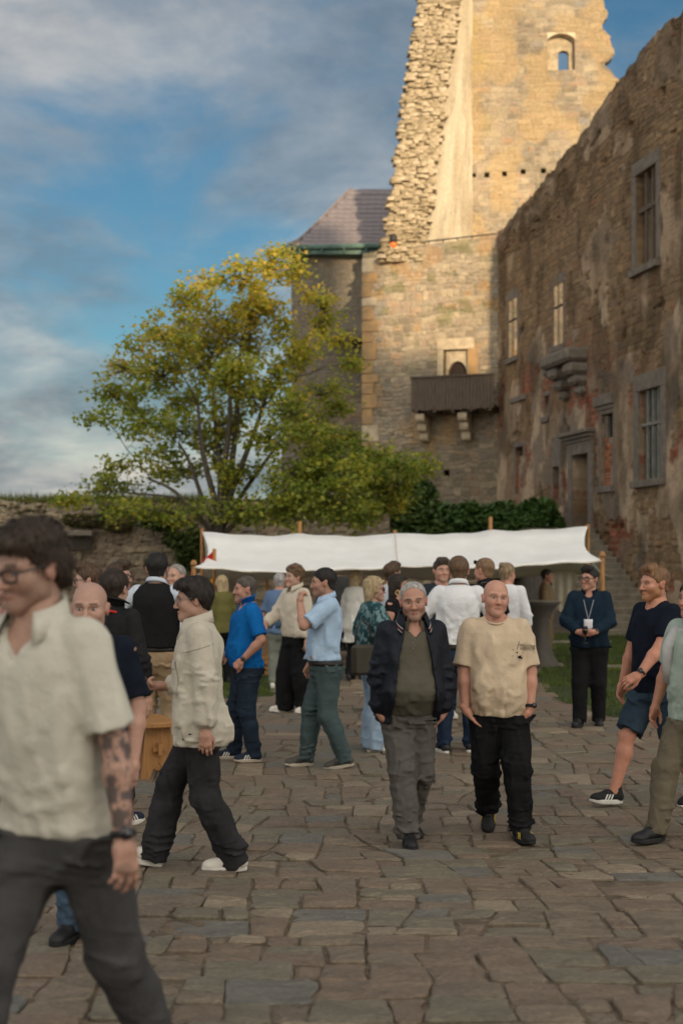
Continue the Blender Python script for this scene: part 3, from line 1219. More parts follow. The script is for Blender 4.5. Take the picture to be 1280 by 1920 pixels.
def front_fn(u, v):
    d, c = plain_fn(15, 0.17, 0.30, 1.06, rel=0.028)(u, v)
    lich = sstep(.60, .70, fbm(u * 2.5, v * 2.5, 1, 4, 99)) * sstep(7, 9.5, v)
    c = lerp3(c, (0.17, 0.17, 0.06), lich * .5)
    ru = sstep(.60, .68, fbm(u * 1.6, v * 1.6, 4, 4, 98))
    c = lerp3(c, (0.42, 0.24, 0.09), ru * .45)
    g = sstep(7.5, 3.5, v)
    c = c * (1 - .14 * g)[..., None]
    return d, c


ud0, zd1 = kf_uv(830, 672)
ud1, zd0 = kf_uv(877, 716)
uh0, zh0 = kf_uv(831, 893)
uh1, zh1 = kf_uv(842, 881)
DZ0 = kf_uv(855, 735)[1]
KH = [(ud0 + .02, ud1 - .02, DZ0, zd1 + .28, 0.35), (uh0, uh1, zh0, zh1, 0.4)]
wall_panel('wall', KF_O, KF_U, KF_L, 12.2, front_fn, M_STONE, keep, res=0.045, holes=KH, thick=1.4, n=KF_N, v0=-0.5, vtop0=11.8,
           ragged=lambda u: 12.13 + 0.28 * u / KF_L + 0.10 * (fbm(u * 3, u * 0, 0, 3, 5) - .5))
# left return of the front block
wall_panel('wall', KF_O + Vector((0.01, 0.02, 0)), Vector((0.25, 1.0, 0)), 6.5, 12.1, plain_fn(16), M_STONE, keep, res=0.15, thick=0.7, n=Vector((-1.0, 0.25, 0)).normalized(), v0=-0.5)
# walkway slab on top
mb = MB()
mb.add([(0.9, 46.9, 12.0), (5.4, 45.5, 12.0), (11, 50.5, 12.0), (1.9, 52, 12.0)], [(0, 1, 2, 3)])
mb.add([(0.9, 46.9, 11.7), (5.4, 45.5, 11.7), (11, 50.5, 11.7), (1.9, 52, 11.7)], [(3, 2, 1, 0)])
mb.build('walkway', M_GREYST, keep)
# quoins up the left corner
rnd = random.Random(4)
z = -0.3
k = 0
while z < 11.9:
    h_ = rnd.uniform(0.30, 0.62)
    h_ = min(h_, 12.05 - z)
    w_ = rnd.uniform(0.30, 0.42) if k % 2 else rnd.uniform(0.46, 0.64)
    kbox('quoin', -0.035, w_, z + .008, z + h_ - .008, -0.5, 0.035, M_QUOIN if rnd.random() < .55 else M_PALE, keep, 0.03)
    z += h_
    k += 1
# pointed doorway above the gallery: square frame, recessed pointed arch
dw = empty('doorway')
dw.parent = keep
kbox('lintel', ud0 - .22, ud1 + .22, zd1 + .282, zd1 + .66, -0.3, 0.05, M_PALE, dw)
kbox('jamb', ud0 - .20, ud0 + .016, DZ0, zd1 + .28, -0.3, 0.045, M_PALE, dw)
kbox('jamb', ud1 - .016, ud1 + .34, DZ0, zd1 + .28, -0.3, 0.045, M_QUOIN, dw)
uc, zc = kf_uv(855, 676)
ul, _ = kf_uv(838, 700)
ur, _ = kf_uv(873, 700)
aw = (ur - ul) / 2
um = (ul + ur) / 2
zs = kf_uv(855, 700)[1]
arch = []
for s in range(9):
    t = s / 8
    arch.append((um - aw + 2 * aw * 0.5 * (1 - math.cos(t * PI / 2)) ** 0.9, zs + (zc - zs) * math.sin(t * PI / 2) ** 0.9))
arch_r = [(2 * um - a, b) for a, b in arch[::-1][1:]]
outer = [(ud0 + .02, DZ0), (ud0 + .02, zd1 + .28), (ud1 - .02, zd1 + .28), (ud1 - .02, DZ0)]
inner = [(um - aw, DZ0)] + arch + arch_r + [(um + aw, DZ0)]
mb = MB()
# panel with the arch cut out: two halves
left = [(ud0 + .02, DZ0), (um - aw, DZ0)] + arch + [(um, zd1 + .28), (ud0 + .02, zd1 + .28)]
right = [(um + aw, DZ0), (ud1 - .02, DZ0), (ud1 - .02, zd1 + .28), (um, zd1 + .28)] + [(2 * um - a, b) for a, b in arch[::-1]]
for poly in (left, right):
    n_ = len(poly)
    v = [tuple(kf_pt(a, b, -0.14)) for a, b in poly] + [tuple(kf_pt(a, b, -0.33)) for a, b in poly]
    mb.add(v, [tuple(range(n_)), tuple(range(2 * n_ - 1, n_ - 1, -1))] + [(i, i + n_, (i + 1) % n_ + n_, (i + 1) % n_) for i in range(n_)])
mb.build('arch', M_PALE, dw)
kbox('door_leaf', um - aw - .05, um + aw + .05, DZ0, zc + .05, -0.40, -0.30, pm('dark door wood', (0.035, 0.022, 0.016), .8), dw)

# wooden gallery
gal = empty('wooden_gallery', (0, 0, 0), label='weathered plank gallery on stone corbels below the pointed doorway', cat='balcony')
gu0, gz1 = kf_uv(786, 716)
gu1, gz0 = kf_uv(932, 771)
gu1 = KF_L + .05
npl = 24
for k in range(npl):
    a = gu0 + (gu1 - gu0) * k / npl
    b = gu0 + (gu1 - gu0) * (k + 1) / npl
    rr = random.Random(k)
    kbox('plank', a + .004, b - .004, gz0 + rr.uniform(-.03, .02), gz1 - rr.uniform(0, .02), 1.0 + rr.uniform(-.006, .006), 1.035 + rr.uniform(0, .01), M_OLDWOOD, gal, 0.004)
for k in range(5):
    kbox('side_plank', gu0 - .03, gu0, gz0, gz1, 0.06 + k * .19, 0.06 + k * .19 + .18, M_OLDWOOD, gal, .004)
kbox('rail', gu0 - .05, gu1, gz1 - .01, gz1 + .05, 0.98, 1.09, M_OLDWOOD, gal, .008)
kbox('floor_boards', gu0, gu1, gz0 + .06, gz0 + .12, 0.06, 0.99, M_OLDWOOD, gal, 0)
for k in range(5):
    a = gu0 + .15 + (gu1 - gu0 - .3) * k / 4
    kbox('joist', a - .06, a + .06, gz0 - .08, gz0 + .055, 0.06, 1.0, M_OLDWOOD, gal, 0.01)
for px in (799, 877):
    u, _ = kf_uv(px, 800)
    zt_ = gz0 - 0.09
    for j in range(3):
        o_ = 0.92 - j * 0.26
        zz0 = zt_ - (j + 1) * 0.30
        prof = [(0.05, zt_ - j * .30 - .004), (o_, zt_ - j * .30 - .004), (o_, zz0 + .14), (o_ - .04, zz0 + .06), (o_ - .13, zz0 + .01), (0.05, zz0)]
        mb = MB().prism([(p[0], p[1]) for p in prof], -0.15, 0.15, 'x')
        mb.v = [tuple(kf_pt(u + p[0], p[2], p[1])) for p in mb.v]
        mb.build('corbel', M_PALE, gal, bevel=0.012)

# rail and floodlight on the walkway
mb = MB()
p0, p1 = at(742, 459, 46.3), at(931, 438, 45.4)
mb.tube([p0, p1], 0.025, 6)
rail_o = mb.build('handrail', M_DARK, keep)
for k in range(7):
    p = p0.lerp(p1, (k + .3) / 7)
    MB().tube([p, (p.x, p.y + .05, p.z - .35)], 0.02, 6).build('rail_post', M_DARK, keep)
fl = empty('floodlight', at(737, 458, 45.9), label='small black floodlight with an orange base on the keep walkway', cat='lamp')
MB().lathe([(0.0, .05), (0.10, .05), (0.13, .14), (0.13, .26), (0.08, .32), (0, .33)], 12).build('housing', M_DARK, fl, True)
MB().lathe([(0.0, -.14), (0.09, -.14), (0.11, -.02), (0.10, .05), (0, .05)], 12).build('base', pm('orange plastic', (0.75, 0.16, 0.03), .5), fl, True)

# ---- keep: ruined upper part ----------------------------------------
BW_O = Vector((4.88, 50.0, 0))


def back_fn(u, v):
    d, c = plain_fn(23, 0.19, 0.34, 1.02, warmc=(0.44, 0.31, 0.15), rel=0.025)(u, v)
    up = sstep(17.5, 18.6, v + .5 * (fbm(u * .6, v * .6, 0, 2, 3) - .5))
    c = c * (1 - .12 * up)[..., None]
    li = sstep(.56, .66, fbm(u * 1.2, v * 1.2, 8, 4, 66)) * sstep(1.2, .2, u) * sstep(14, 17, v)
    c = lerp3(c, (0.38, 0.30, 0.10), li * .35)
    return d, c


def bw_uv(px, py):
    return (px - 640) * 50.0 / FPX - BW_O.x, CAMZ + (HOR - py) * 50.0 / FPX


BH = []
w0, wz1 = bw_uv(1026, 62)
w1, wz0 = bw_uv(1077, 131)
BH.append((w0, w1, wz0, wz1, 0.56))
for px, py in ((887, 329), (912, 328), (945, 326), (980, 322), (1018, 320)):
    a, b = bw_uv(px, py)
    BH.append((max(a - .09, .02), a + .10, b - .09, b + .10, 0.4))
BL = 5.35


def bw_warp(u, v):
    px = np.interp((v - CAMZ) * FPX / 50.0, [480, 880, 890, 915, 935, 960, 980, 1010, 1100, 1300], [1190, 1160, 1152, 1138, 1148, 1146, 1128, 1137, 1133, 1120])
    edge = (px - 640) * 50 / FPX - BW_O.x + .16 * (fbm(v * 3.3, v * 0, 0, 3, 8) - .5) + 0.14 * (np.floor(vnoise(v * 2.6, v * 0, 0, 9) * 3) / 2 - .5)
    t = sstep(4.4, BL, u)
    return u + t * (edge - BL), v


# the splayed loophole: wide niche outside, slot through the back
wall_panel('wall', BW_O, (1, 0, 0), BL, 24.5, back_fn, M_STONE, keep, res=0.06, holes=BH, thick=0.56, n=(0, -1, 0), v0=11.5, warp=bw_warp)
kw = empty('loophole')
kw.parent = keep
s0, sz1 = bw_uv(1048, 89)
s1, sz0 = bw_uv(1068, 131)


def wbox(u0, u1, z0, z1, y0, y1, mat, parent, name, bev=0.0):
    return MB().box((BW_O.x + (u0 + u1) / 2, BW_O.y + (y0 + y1) / 2, (z0 + z1) / 2), (u1 - u0, y1 - y0, z1 - z0), None, bev).build(name, mat, parent)


wbox(w0 - .01, s0, wz0 - .01, wz1, 0.30, 0.545, M_ROUGHSTONE, kw, 'reveal')
wbox(s1, w1 + .01, wz0 - .01, wz1, 0.30, 0.545, M_ROUGHSTONE, kw, 'reveal')
mb = MB()
poly = [(s0, wz1), (s0, sz1 - .12), (s0 + .06, sz1 - .03), ((s0 + s1) / 2, sz1), (s1 - .06, sz1 - .03), (s1, sz1 - .12), (s1, wz1)]
mb.prism([(BW_O.x + a, b) for a, b in poly], BW_O.y + .302, BW_O.y + .543, 'y')
mb.build('lintel', M_ROUGHSTONE, kw)
mb = MB()
poly = [(w0 - .01, wz1 + .01), (w0 - .01, wz1 - .26)] + [(w0 + (w1 - w0) * t, wz1 - .26 + .24 * math.sin(PI * t) ** .6) for t in np.linspace(0.04, .96, 9)] + [(w1 + .01, wz1 - .26), (w1 + .01, wz1 + .01)]
mb.prism([(BW_O.x + a, b) for a, b in poly], BW_O.y - .03, BW_O.y + .30, 'y')
mb.build('arch', M_PALE, kw)
# splayed inner face: pale plaster, brightest in the sun
IF_A = Vector((2.76, 46.0, 0))
IF_B = Vector((4.90, 50.0, 0))
IF_U = (IF_B - IF_A)
IF_L = IF_U.length
IF_U.normalize()


def inner_fn(u, v):
    c = lerp3((0.52, 0.43, 0.29), (0.68, 0.58, 0.42), sstep(.3, .7, fbm(u * 1.6, v * .5, 0, 5, 12)))
    r1, r2, e = rubble(u, v, 0.19, 0.33, 29)
    sc_ = stone_cols(r1, r2, e, dark=1.2)
    k = .6 * sstep(.50, .64, fbm(u * 1.3, v * .6, 2, 5, 13) + .12 * sstep(1.6, 0, u) - .02)
    c = lerp3(c, sc_, k * .8)
    return (r1 - .5) * .03 * k - .02 * k + .03 * (fbm(u * 2, v * 2, 0, 3, 14) - .5), c


def inner_edge(z):
    """how far along the inner face the broken end has receded at height z"""
    return np.interp(z, [12.0, 21.0, 24.5], [0.0, 0.612 * IF_L, 0.80 * IF_L])


def inner_warp(u, v):
    e = inner_edge(v) + .12 * (fbm(v * 4, v * 0, 0, 3, 19) - .5)
    return e + u / IF_L * (IF_L - e), v


wall_panel('wall', IF_A, IF_U, IF_L, 24.5, inner_fn, M_STONE, keep, res=0.07, thick=0.25, n=Vector((IF_U.y, -IF_U.x, 0)), v0=11.6, warp=inner_warp)
# broken end: every stone built
rnd = random.Random(9)
variants = []
for k in range(10):
    b = MB().box((0, 0, 0), (.22, .5, .11), None, 0.014)
    rr = random.Random(k + 50)
    b.v = [(x + rr.uniform(-.018, .018), y + rr.uniform(-.03, .03), z_ + rr.uniform(-.010, .010)) for x, y, z_ in b.v]
    me = mesh('stone', b.v, b.f)
    me.materials.append(M_ROUGHSTONE if k % 3 else M_PALE)
    variants.append(me)
# rough core wall behind the loose stones
mb = MB()
sec = []
for z_ in np.arange(11.6, 24.6, 0.35):
    e_ = float(inner_edge(z_)) + .25
    a = IF_A + IF_U * e_
    sec.append([(a.x - 1.32, a.y, z_), (a.x, a.y + .05, z_), (a.x + 1.2, a.y + 2.4, z_), (a.x - .1, a.y + 3.2, z_)])
for i in range(len(sec) - 1):
    for k in range(4):
        k2 = (k + 1) % 4
        mb.add([sec[i][k], sec[i][k2], sec[i + 1][k2], sec[i + 1][k]], [(0, 1, 2, 3)])
mb.build('wall_core', M_ROUGHSTONE, keep)
z = 11.7
placed = []
while z < 23.6:
    hh = rnd.uniform(0.07, 0.13)
    e_ = float(inner_edge(z))
    a = IF_A + IF_U * e_
    x = a.x - 1.36 + rnd.uniform(-.14, .10)
    while x < a.x - .02:
        w_ = rnd.uniform(0.13, 0.32)
        placed.append((w_ * hh if z < 21.3 else 0, (x + w_ / 2, a.y + .14 + rnd.uniform(-.10, .10), z + hh / 2), (w_ * 1.04 / .22, rnd.uniform(.9, 1.1), hh * 1.06 / .11),
                       (rnd.uniform(-.12, .12), rnd.uniform(-.08, .08), rnd.uniform(-.2, .2)), rnd.choice(variants)))
        x += w_
    z += hh
placed.sort(key=lambda q: -q[0])
rest = MB()
for i, (_, lo_, sc_, ro_, me) in enumerate(placed):
    if i < 298:
        o = bpy.data.objects.new('stone', me)
        COL.objects.link(o)
        o.parent = keep
        o.location, o.scale, o.rotation_euler = lo_, sc_, ro_
    else:
        Mx = Matrix.LocRotScale(Vector(lo_), Euler(ro_), Vector(sc_))
        rest.add([Mx @ v.co for v in me.vertices], [tuple(p.vertices) for p in me.polygons])
rest.build('small_stones', M_ROUGHSTONE, keep, kind='stuff')

# ---- house behind with tiled roof ------------------------------------
pal = empty('roofed_house', (0, 0, 0), label='grey castle house with a flared tile roof and green copper gutter', cat='building')
HY = 52.0


def hp(px, py):
    return (px - 640) * HY / FPX, CAMZ + (HOR - py) * HY / FPX


hx0, hz1 = hp(546, 468)
HH = []
a0, b1 = hp(600, 566)
a1, b0 = hp(615, 587)
HH.append((a0 - hx0, a1 - hx0, b0, b1, 0.5))


def house_fn(u, v):
    r1, r2, e = rubble(u, v, 0.17, 0.3, 63)
    c = stone_cols(r1, r2, e, dark=0.78)
    c = lerp3(c, (0.185, 0.165, 0.135), 0.7 * sstep(.40, .55, fbm(u * .6, v * .6, 0, 5, 64) + .1 * sstep(6, 10, v)))
    return (r1 - .5) * .025 - .02 * (1 - sstep(0, .035, e)), c


wall_panel('wall', (hx0, HY, 0), (1, -0.03), 4.6, 13.75, house_fn, M_STONE, pal, res=0.07, holes=HH, thick=0.8, n=(0, -1, 0), v0=-0.4)
wall_panel('wall', (hx0 + .01, HY + .02, 0), (0.05, 1), 5, 13.7, plain_fn(18, dark=.8), M_STONE, pal, res=0.2, thick=0.4, n=(-1, 0.05, 0), v0=-.4)
lx0, lz1 = hp(529, 752)
wall_panel('lower_wall', (lx0, HY - .35, 0), (1, 0), 4.4, lz1, house_fn, M_STONE, pal, res=0.08, thick=0.33, n=(0, -1, 0), v0=-0.4)
# oriel / garderobe box
ox0, oz1 = hp(626, 590)
ox1, oz0 = hp(684, 641)
mb = MB()
mb.prism([(HY - 1.1, oz0), (HY - 1.1, oz1 - .75), (HY - .05, oz1), (HY - .05, oz0)], ox0, ox1, 'x')
mb.build('oriel', pm('oriel render', (0.16, 0.135, 0.105), .95, var=.25, bump=.4), pal)
mb = MB()
mb.box(((ox0 + ox1) / 2, HY - .58, oz0 - .06), (ox1 - ox0 + .06, 1.1, .1))
mb.build('oriel_floor', M_OLDWOOD, pal)
# roof: bell-cast slope, laid tile by tile
rx0, rz0 = hp(546, 458)
NR = 13
slope = []
for k in range(NR + 1):
    t = k / NR
    y = HY - 0.55 + 4.3 * t
    zz = 13.50 + 3.30 * (0.82 * t + 0.18 * t ** 2)
    slope.append((y, zz))


def roof_left(t):
    """left hip in x, pulled in as the roof rises"""
    y, zz = slope[0][0] + (slope[-1][0] - slope[0][0]) * t, 0
    px = np.interp(t, [0, .1, .35, .63, .87, 1], [541, 560, 585, 614, 640, 656])
    return (px - 640) * (HY - .55 + 4.3 * t) / FPX


TLN = math.hypot(4.3, 3.3) / NR * 1.25
b = MB().box((0, 0, 0), (.297, TLN, .035), None, 0.006)
tile_me = mesh('roof_tile', b.v, b.f)
tile_me.materials.append(M_TILE)
rnd = random.Random(31)
roof = empty('roof')
roof.parent = pal
for k in range(NR):
    (ya, za), (yb, zb) = slope[k], slope[k + 1]
    ln = math.hypot(yb - ya, zb - za)
    ang = math.atan2(zb - za, yb - ya)
    x = float(roof_left((k + .5) / NR)) + (k % 2) * .12
    while x < 3.2:
        w_ = 0.30
        o = bpy.data.objects.new('roof_tile', tile_me)
        COL.objects.link(o)
        o.parent = roof
        o.location = (x + w_ / 2, (ya + yb) / 2, (za + zb) / 2 + .06 + rnd.uniform(-.008, .008))
        o.rotation_euler = (ang - 0.07 + rnd.uniform(-.015, .015), rnd.uniform(-.012, .012), 0)
        x += w_
mb = MB()
for k in range(NR):
    l0, l1 = float(roof_left(k / NR)), float(roof_left((k + 1) / NR))
    (ya, za), (yb, zb) = slope[k], slope[k + 1]
    mb.add([(l0, ya, za), (3.4, ya, za), (3.4, yb, zb), (l1, yb, zb)], [(0, 1, 2, 3)])
    mb.add([(l0, ya, za), (l1, yb, zb), (l1 + .3, 60, za)], [(0, 1, 2)])
mb.build('roof_deck', M_TILE, roof)
mb = MB()
for k in range(NR):
    l0, l1 = float(roof_left(k / NR)), float(roof_left((k + 1) / NR))
    mb.tube([(l0, slope[k][0], slope[k][1] + .06), (l1, slope[k + 1][0], slope[k + 1][1] + .06)], .07, 6)
mb.build('hip_cap', M_TILE, roof)
mb = MB()
mb.tube([(float(roof_left(0)) - .15, HY - .62, 13.42), (3.0, HY - .80, 13.50)], 0.10, 8)
mb.box((0.3, HY - .35, 13.27), (5.0, .5, .16))
mb.build('gutter', M_COPPER, pal)
for k in range(5):
    MB().box((-1.6 + k * .85, HY - .7, 13.36), (.05, .18, .28)).build('gutter_bracket', M_COPPER, pal)

# ---- rampart on the left ----------------------------------------------
ramp_ = empty('rampart_wall', (0, 0, 0), label='low rubble rampart wall overgrown along its top behind the tree', cat='wall')


def ramp_top(u):
    return 3.0 + .25 * (fbm(u * .8, u * 0, 0, 4, 44) - .5)


def ramp_fn(u, v):
    d, c = plain_fn(37, .16, .3, .86, rel=.06)(u, v)
    pl = sstep(.5, .6, fbm(u * .7, v * .9, 0, 5, 38))
    c = lerp3(c, (0.22, 0.17, 0.125), pl * .7)
    return d, c


wall_panel('wall', (-13, 33.0, 0), (1, 0.012), 14.2, 3.0, ramp_fn, M_STONE, ramp_, res=0.055, thick=0.9, n=(0, -1, 0), v0=-.4, ragged=ramp_top)
lp = at(143, 1000, 32.8)
MB().box((lp.x, 32.85, lp.z), (0.85, .5, .13), None, .02).build('ledge_stone', M_GREYST, ramp_)
MB().box((lp.x, 32.97, lp.z - .25), (0.7, .1, .3), None, .0).build('ledge_painted_shadow', M_VOID, ramp_)  # dark box standing in for the shadow under the ledge stone

# low wall and dark doorway behind the awning
lw = empty('garden_wall', (0, 0, 0), label='rubble garden wall behind the white awning', cat='wall')
wall_panel('wall', (-3.0, 30.0, 0), (1, 0.05), 6.2, 1.75, ramp_fn, M_STONE, lw, res=0.06, thick=0.5, n=(0, -1, 0), v0=-.4)

# ---- unseen castle blocks behind the camera, heights stepped to shape the shade -----------
M_PLAINST = pm('plain range stone', (0.26, 0.215, 0.16), 0.95, var=.3, vscale=2, bump=.5)
sh = empty('shade_range', (0, 0, 0), label='high castle range behind the viewpoint that shades the court', cat='castle wing')
TE = math.tan(SUN_EL) / math.hypot(0.205, 0.98) * 1.0


def occl(x0, x1, z1, name='wall', roof_h=0):
    MB().box(((x0 + x1) / 2, SY - 4.0, z1 / 2 - .3), (x1 - x0, 8.0, z1 + .6)).build(name, M_PLAINST, sh)


SY = -60.0
AZ = 0.205 / 0.98
KH_ = math.tan(SUN_EL) * math.hypot(1, AZ)


def occ_x(X, Y):
    return X + (Y - SY) * AZ


def occ_h(z, Y):
    return z + (Y - SY) * KH_


xe = occ_x(0.74, 46.5)
XT = occ_x(-2.6, 52)
occl(-25, XT - .8, occ_h(6.9, 28))
occl(XT - .8, xe + .45, occ_h(15.0, 52), 'shade_tower')  # slim tall block added only to keep the tiled house in shade
occl(xe + .45, xe + .6, occ_h(9.6, 46), 'wall')
occl(xe + .6, xe + 2.6, occ_h(8.55, 46), 'wall')
occl(xe + 2.6, xe + 3.6, occ_h(7.9, 46), 'wall')
occl(xe + 3.6, 40, occ_h(7.3, 46), 'wall')

# ================================================================== VEGETATION
def leafmat(name, rough=0.55, trans=0.5):
    m, t, p = newmat(name)
    at_ = t.nodes.new('ShaderNodeAttribute')
    at_.attribute_name = 'col'
    t.links.new(at_.outputs['Color'], p.inputs['Base Color'])
    p.inputs['Roughness'].default_value = rough
    p.inputs['Specular IOR Level'].default_value = 0.35
    tr = t.nodes.new('ShaderNodeBsdfTranslucent')
    t.links.new(mixc(t, 1.0, at_.outputs['Color'], (1.1, 1.25, 0.6), 'MULTIPLY'), tr.inputs[0])
    mx = t.nodes.new('ShaderNodeMixShader')
    mx.inputs[0].default_value = trans
    t.links.new(p.outputs[0], mx.inputs[1])
    t.links.new(tr.outputs[0], mx.inputs[2])
    out = [n for n in t.nodes if n.type == 'OUTPUT_MATERIAL'][0]
    t.links.new(mx.outputs[0], out.inputs[0])
    return m


M_LEAF = leafmat('maple leaves')
M_IVY = leafmat('ivy leaves', 0.45, 0.2)
M_BARK = pm('bark', (0.095, 0.08, 0.062), 0.95, var=.4, vscale=8, bump=.9, bscale=25, stretch=(4, 4, .7))


def leaves_mesh(name, P, size, C, rng, droop=0.4):
    """broad five-point leaves: two bent lobed halves each"""
    n = len(P)
    a = rng.uniform(0, 2 * PI, n)
    tilt = rng.normal(0.5, 0.55, n)
    roll = rng.normal(0, 0.6, n)
    s = size * rng.uniform(0.5, 1.55, n)
    f = np.stack([np.cos(a) * np.cos(tilt), np.sin(a) * np.cos(tilt), -np.sin(tilt)], -1)
    r = np.stack([-np.sin(a), np.cos(a), np.zeros(n)], -1)
    u = np.cross(r, f)
    r = r * np.cos(roll)[:, None] + u * np.sin(roll)[:, None]
    u = np.cross(r, f)
    S = s[:, None]
    base = P
    tip = P + f * S - u * S * 0.12
    l1 = P + f * S * 0.35 + r * S * 0.55 + u * S * 0.10
    r1 = P + f * S * 0.35 - r * S * 0.55 + u * S * 0.10
    l2 = P + f * S * 0.62 + r * S * 0.22
    r2 = P + f * S * 0.62 - r * S * 0.22
    V = np.stack([base, l1, l2, tip, r2, r1], 1).reshape(-1, 3)
    i = np.arange(n)[:, None] * 6
    F = np.concatenate([i + np.array([[0, 1, 2, 3]]), i + np.array([[0, 3, 4, 5]])])
    return mesh(name, V, F, False, np.repeat(C, 6, 0))


def maple():
    rng = np.random.default_rng(77)
    TY = 28.0
    base = Vector((-2.5, TY, -0.27))
    t = empty('maple_tree', base, label='broad maple tree turning yellow at the top in front of the keep', cat='tree')
    blobs = [(512, 492, 52, 40), (545, 500, 22, 30), (440, 515, 45, 36), (385, 520, 26, 24), (352, 560, 45, 38), (300, 622, 42, 38), (420, 600, 66, 52), (495, 585, 46, 44), (232, 690, 42, 32), (300, 700, 58, 42),
             (190, 782, 34, 24), (280, 792, 60, 30), (380, 690, 56, 50), (462, 690, 50, 46), (168, 922, 46, 22), (235, 905, 54, 24), (330, 880, 62, 34), (350, 806, 58, 34), (430, 782, 60, 44), (522, 720, 46, 44),
             (588, 560, 34, 18), (600, 600, 46, 20), (625, 634, 42, 16), (648, 682, 30, 14), (600, 735, 46, 20), (556, 660, 38, 36), (575, 812, 46, 34), (612, 850, 56, 34), (560, 890, 62, 34), (640, 890, 58, 36),
             (692, 872, 56, 30), (742, 874, 46, 26), (778, 868, 28, 16), (722, 925, 46, 38), (450, 890, 52, 34), (430, 955, 86, 30), (320, 958, 80, 28), (550, 955, 88, 32), (660, 955, 68, 30), (240, 955, 60, 20), (700, 955, 50, 28),
             (640, 760, 26, 14), (250, 740, 40, 20), (470, 630, 40, 40), (330, 650, 40, 34), (262, 765, 44, 26), (400, 650, 44, 40), (335, 745, 46, 34), (475, 742, 42, 36), (540, 610, 36, 36), (400, 838, 50, 34), (500, 820, 46, 36), (470, 550, 44, 36), (265, 655, 36, 26), (545, 770, 40, 32), (350, 612, 40, 34), (210, 740, 36, 22), (300, 845, 50, 22), (225, 870, 40, 16), (430, 720, 44, 40), (130, 935, 26, 14), (585, 790, 46, 30), (640, 820, 44, 28), (600, 880, 60, 36), (680, 900, 56, 34), (740, 905, 44, 30), (620, 930, 70, 34), (790, 880, 26, 16), (560, 930, 60, 30), (700, 850, 40, 22)]
    wood = MB()
    LP, LC = [], []

    def w(px, py, dy):
        return at(px, py, TY + dy) - base
    # stems fan from a low fork
    forks = []
    trunk_top = w(412, 1010, 0.0)
    wood.tube([Vector((0, 0, -.05)), Vector((0.05, 0, .8)), trunk_top * 1.0], [0.22, 0.18, 0.15], 10)
    stems = [(372, 760, -.6), (402, 700, .5), (432, 650, -.2), (458, 640, .6), (500, 720, -.4), (545, 800, .4), (330, 830, .3), (600, 900, -.5), (280, 900, -.3)]
    stem_pts = []
    for sx, sy, sd in stems:
        e = w(sx, sy, sd)
        pts = []
        for k in range(7):
            f = k / 6
            p = trunk_top.lerp(e, f)
            p = p + Vector((math.sin(f * 5 + sx) * .06, math.cos(f * 4 + sy) * .08, 0.35 * math.sin(f * PI) * (0.6 if abs(sx - 420) > 80 else 0.0)))
            pts.append(p)
        r0 = 0.085 if abs(sx - 440) < 100 else 0.062
        wood.tube(pts, [r0 * (1 - .62 * k / 6) for k in range(7)], 7)
        stem_pts += [(p, r0 * (1 - .62 * k / 6)) for k, p in enumerate(pts) if k > 1]
    for bi, (bx, by, rx, ry) in enumerate(blobs):
        dy = rng.uniform(-1.5, 1.5)
        c = w(bx, by, dy)
        # attach to the stem point that lies below and nearest
        best = min(stem_pts, key=lambda q: (q[0] - c).length + 2.0 * max(0, q[0].z - c.z + .25))
        a, r0 = best
        mid = a.lerp(c, .5) + Vector((0, 0, -.10 + .25 * (c - a).length * .2))
        pts = [a, a.lerp(mid, .5) + Vector((0, 0, .03)), mid, mid.lerp(c, .5) + Vector((rng.normal(0, .04), 0, .05)), c]
        rr = min(r0 * .6, .05)
        wood.tube(pts, [rr, rr * .85, rr * .7, rr * .55, rr * .4], 6)
        stem_pts.append((mid, rr * .7))
        k = TY / FPX
        area = rx * ry
        nt_ = max(6, int(area / (135 if bx < 545 else 112)))
        for j in range(nt_):
            th = rng.uniform(0, 2 * PI)
            rad = math.sqrt(rng.uniform(0.02, 1))
            d = Vector((math.cos(th) * rad * rx * k, rng.normal(0, .45) * (rx + ry) / 2 * k * 1.1, math.sin(th) * rad * ry * k))
            tip = c + d
            m2 = c.lerp(tip, .5) + Vector((rng.normal(0, .05), rng.normal(0, .05), rng.normal(0, .04) - .03))
            wood.tube([c.lerp(mid, .25 * rng.random()), m2, tip], [.014, .010, .005], 4)
            nl = int(rng.integers(34, 66))
            for q in range(3):
                o = tip.lerp(m2, rng.uniform(0, .8)) + Vector((rng.normal(0, .05), rng.normal(0, .05), rng.normal(0, .03)))
                nn = max(3, nl // 3)
                P = np.array(o) + rng.normal(0, 1, (nn, 3)) * np.array([.120, .120, .090])
                LP.append(P)
                hgt = (sum(o[i_] * 0 for i_ in range(3)) + o.z)
                py = HOR - (hgt + base.z - CAMZ) * FPX / TY
                yel = sstep(880, 480, py) * .46 + .28 + .18 * rng.normal()
                yel = float(np.clip(yel + .45 * (vnoise(o.x * .8, o.z * .8, o.y * .5, 5) - .5), 0, 1))
                tt = np.clip(yel + rng.normal(0, .16, nn), 0, 1)
                g = lerp3((0.145, 0.195, 0.035), (0.36, 0.37, 0.06), np.clip(tt * 2, 0, 1))
                g = lerp3(g, lerp3((0.52, 0.39, 0.055), (0.52, 0.32, 0.06), rng.uniform(0, 1, nn)), np.clip(tt * 1.9 - .85, 0, 1))
                LC.append(g)
    wood.build('trunk', M_BARK, t, True)
    me = leaves_mesh('crown', np.concatenate(LP), 0.080, np.concatenate(LC), rng)
    mobj('crown', me, M_LEAF, t)
    return sum(len(p) for p in LP)


NLEAF = maple()


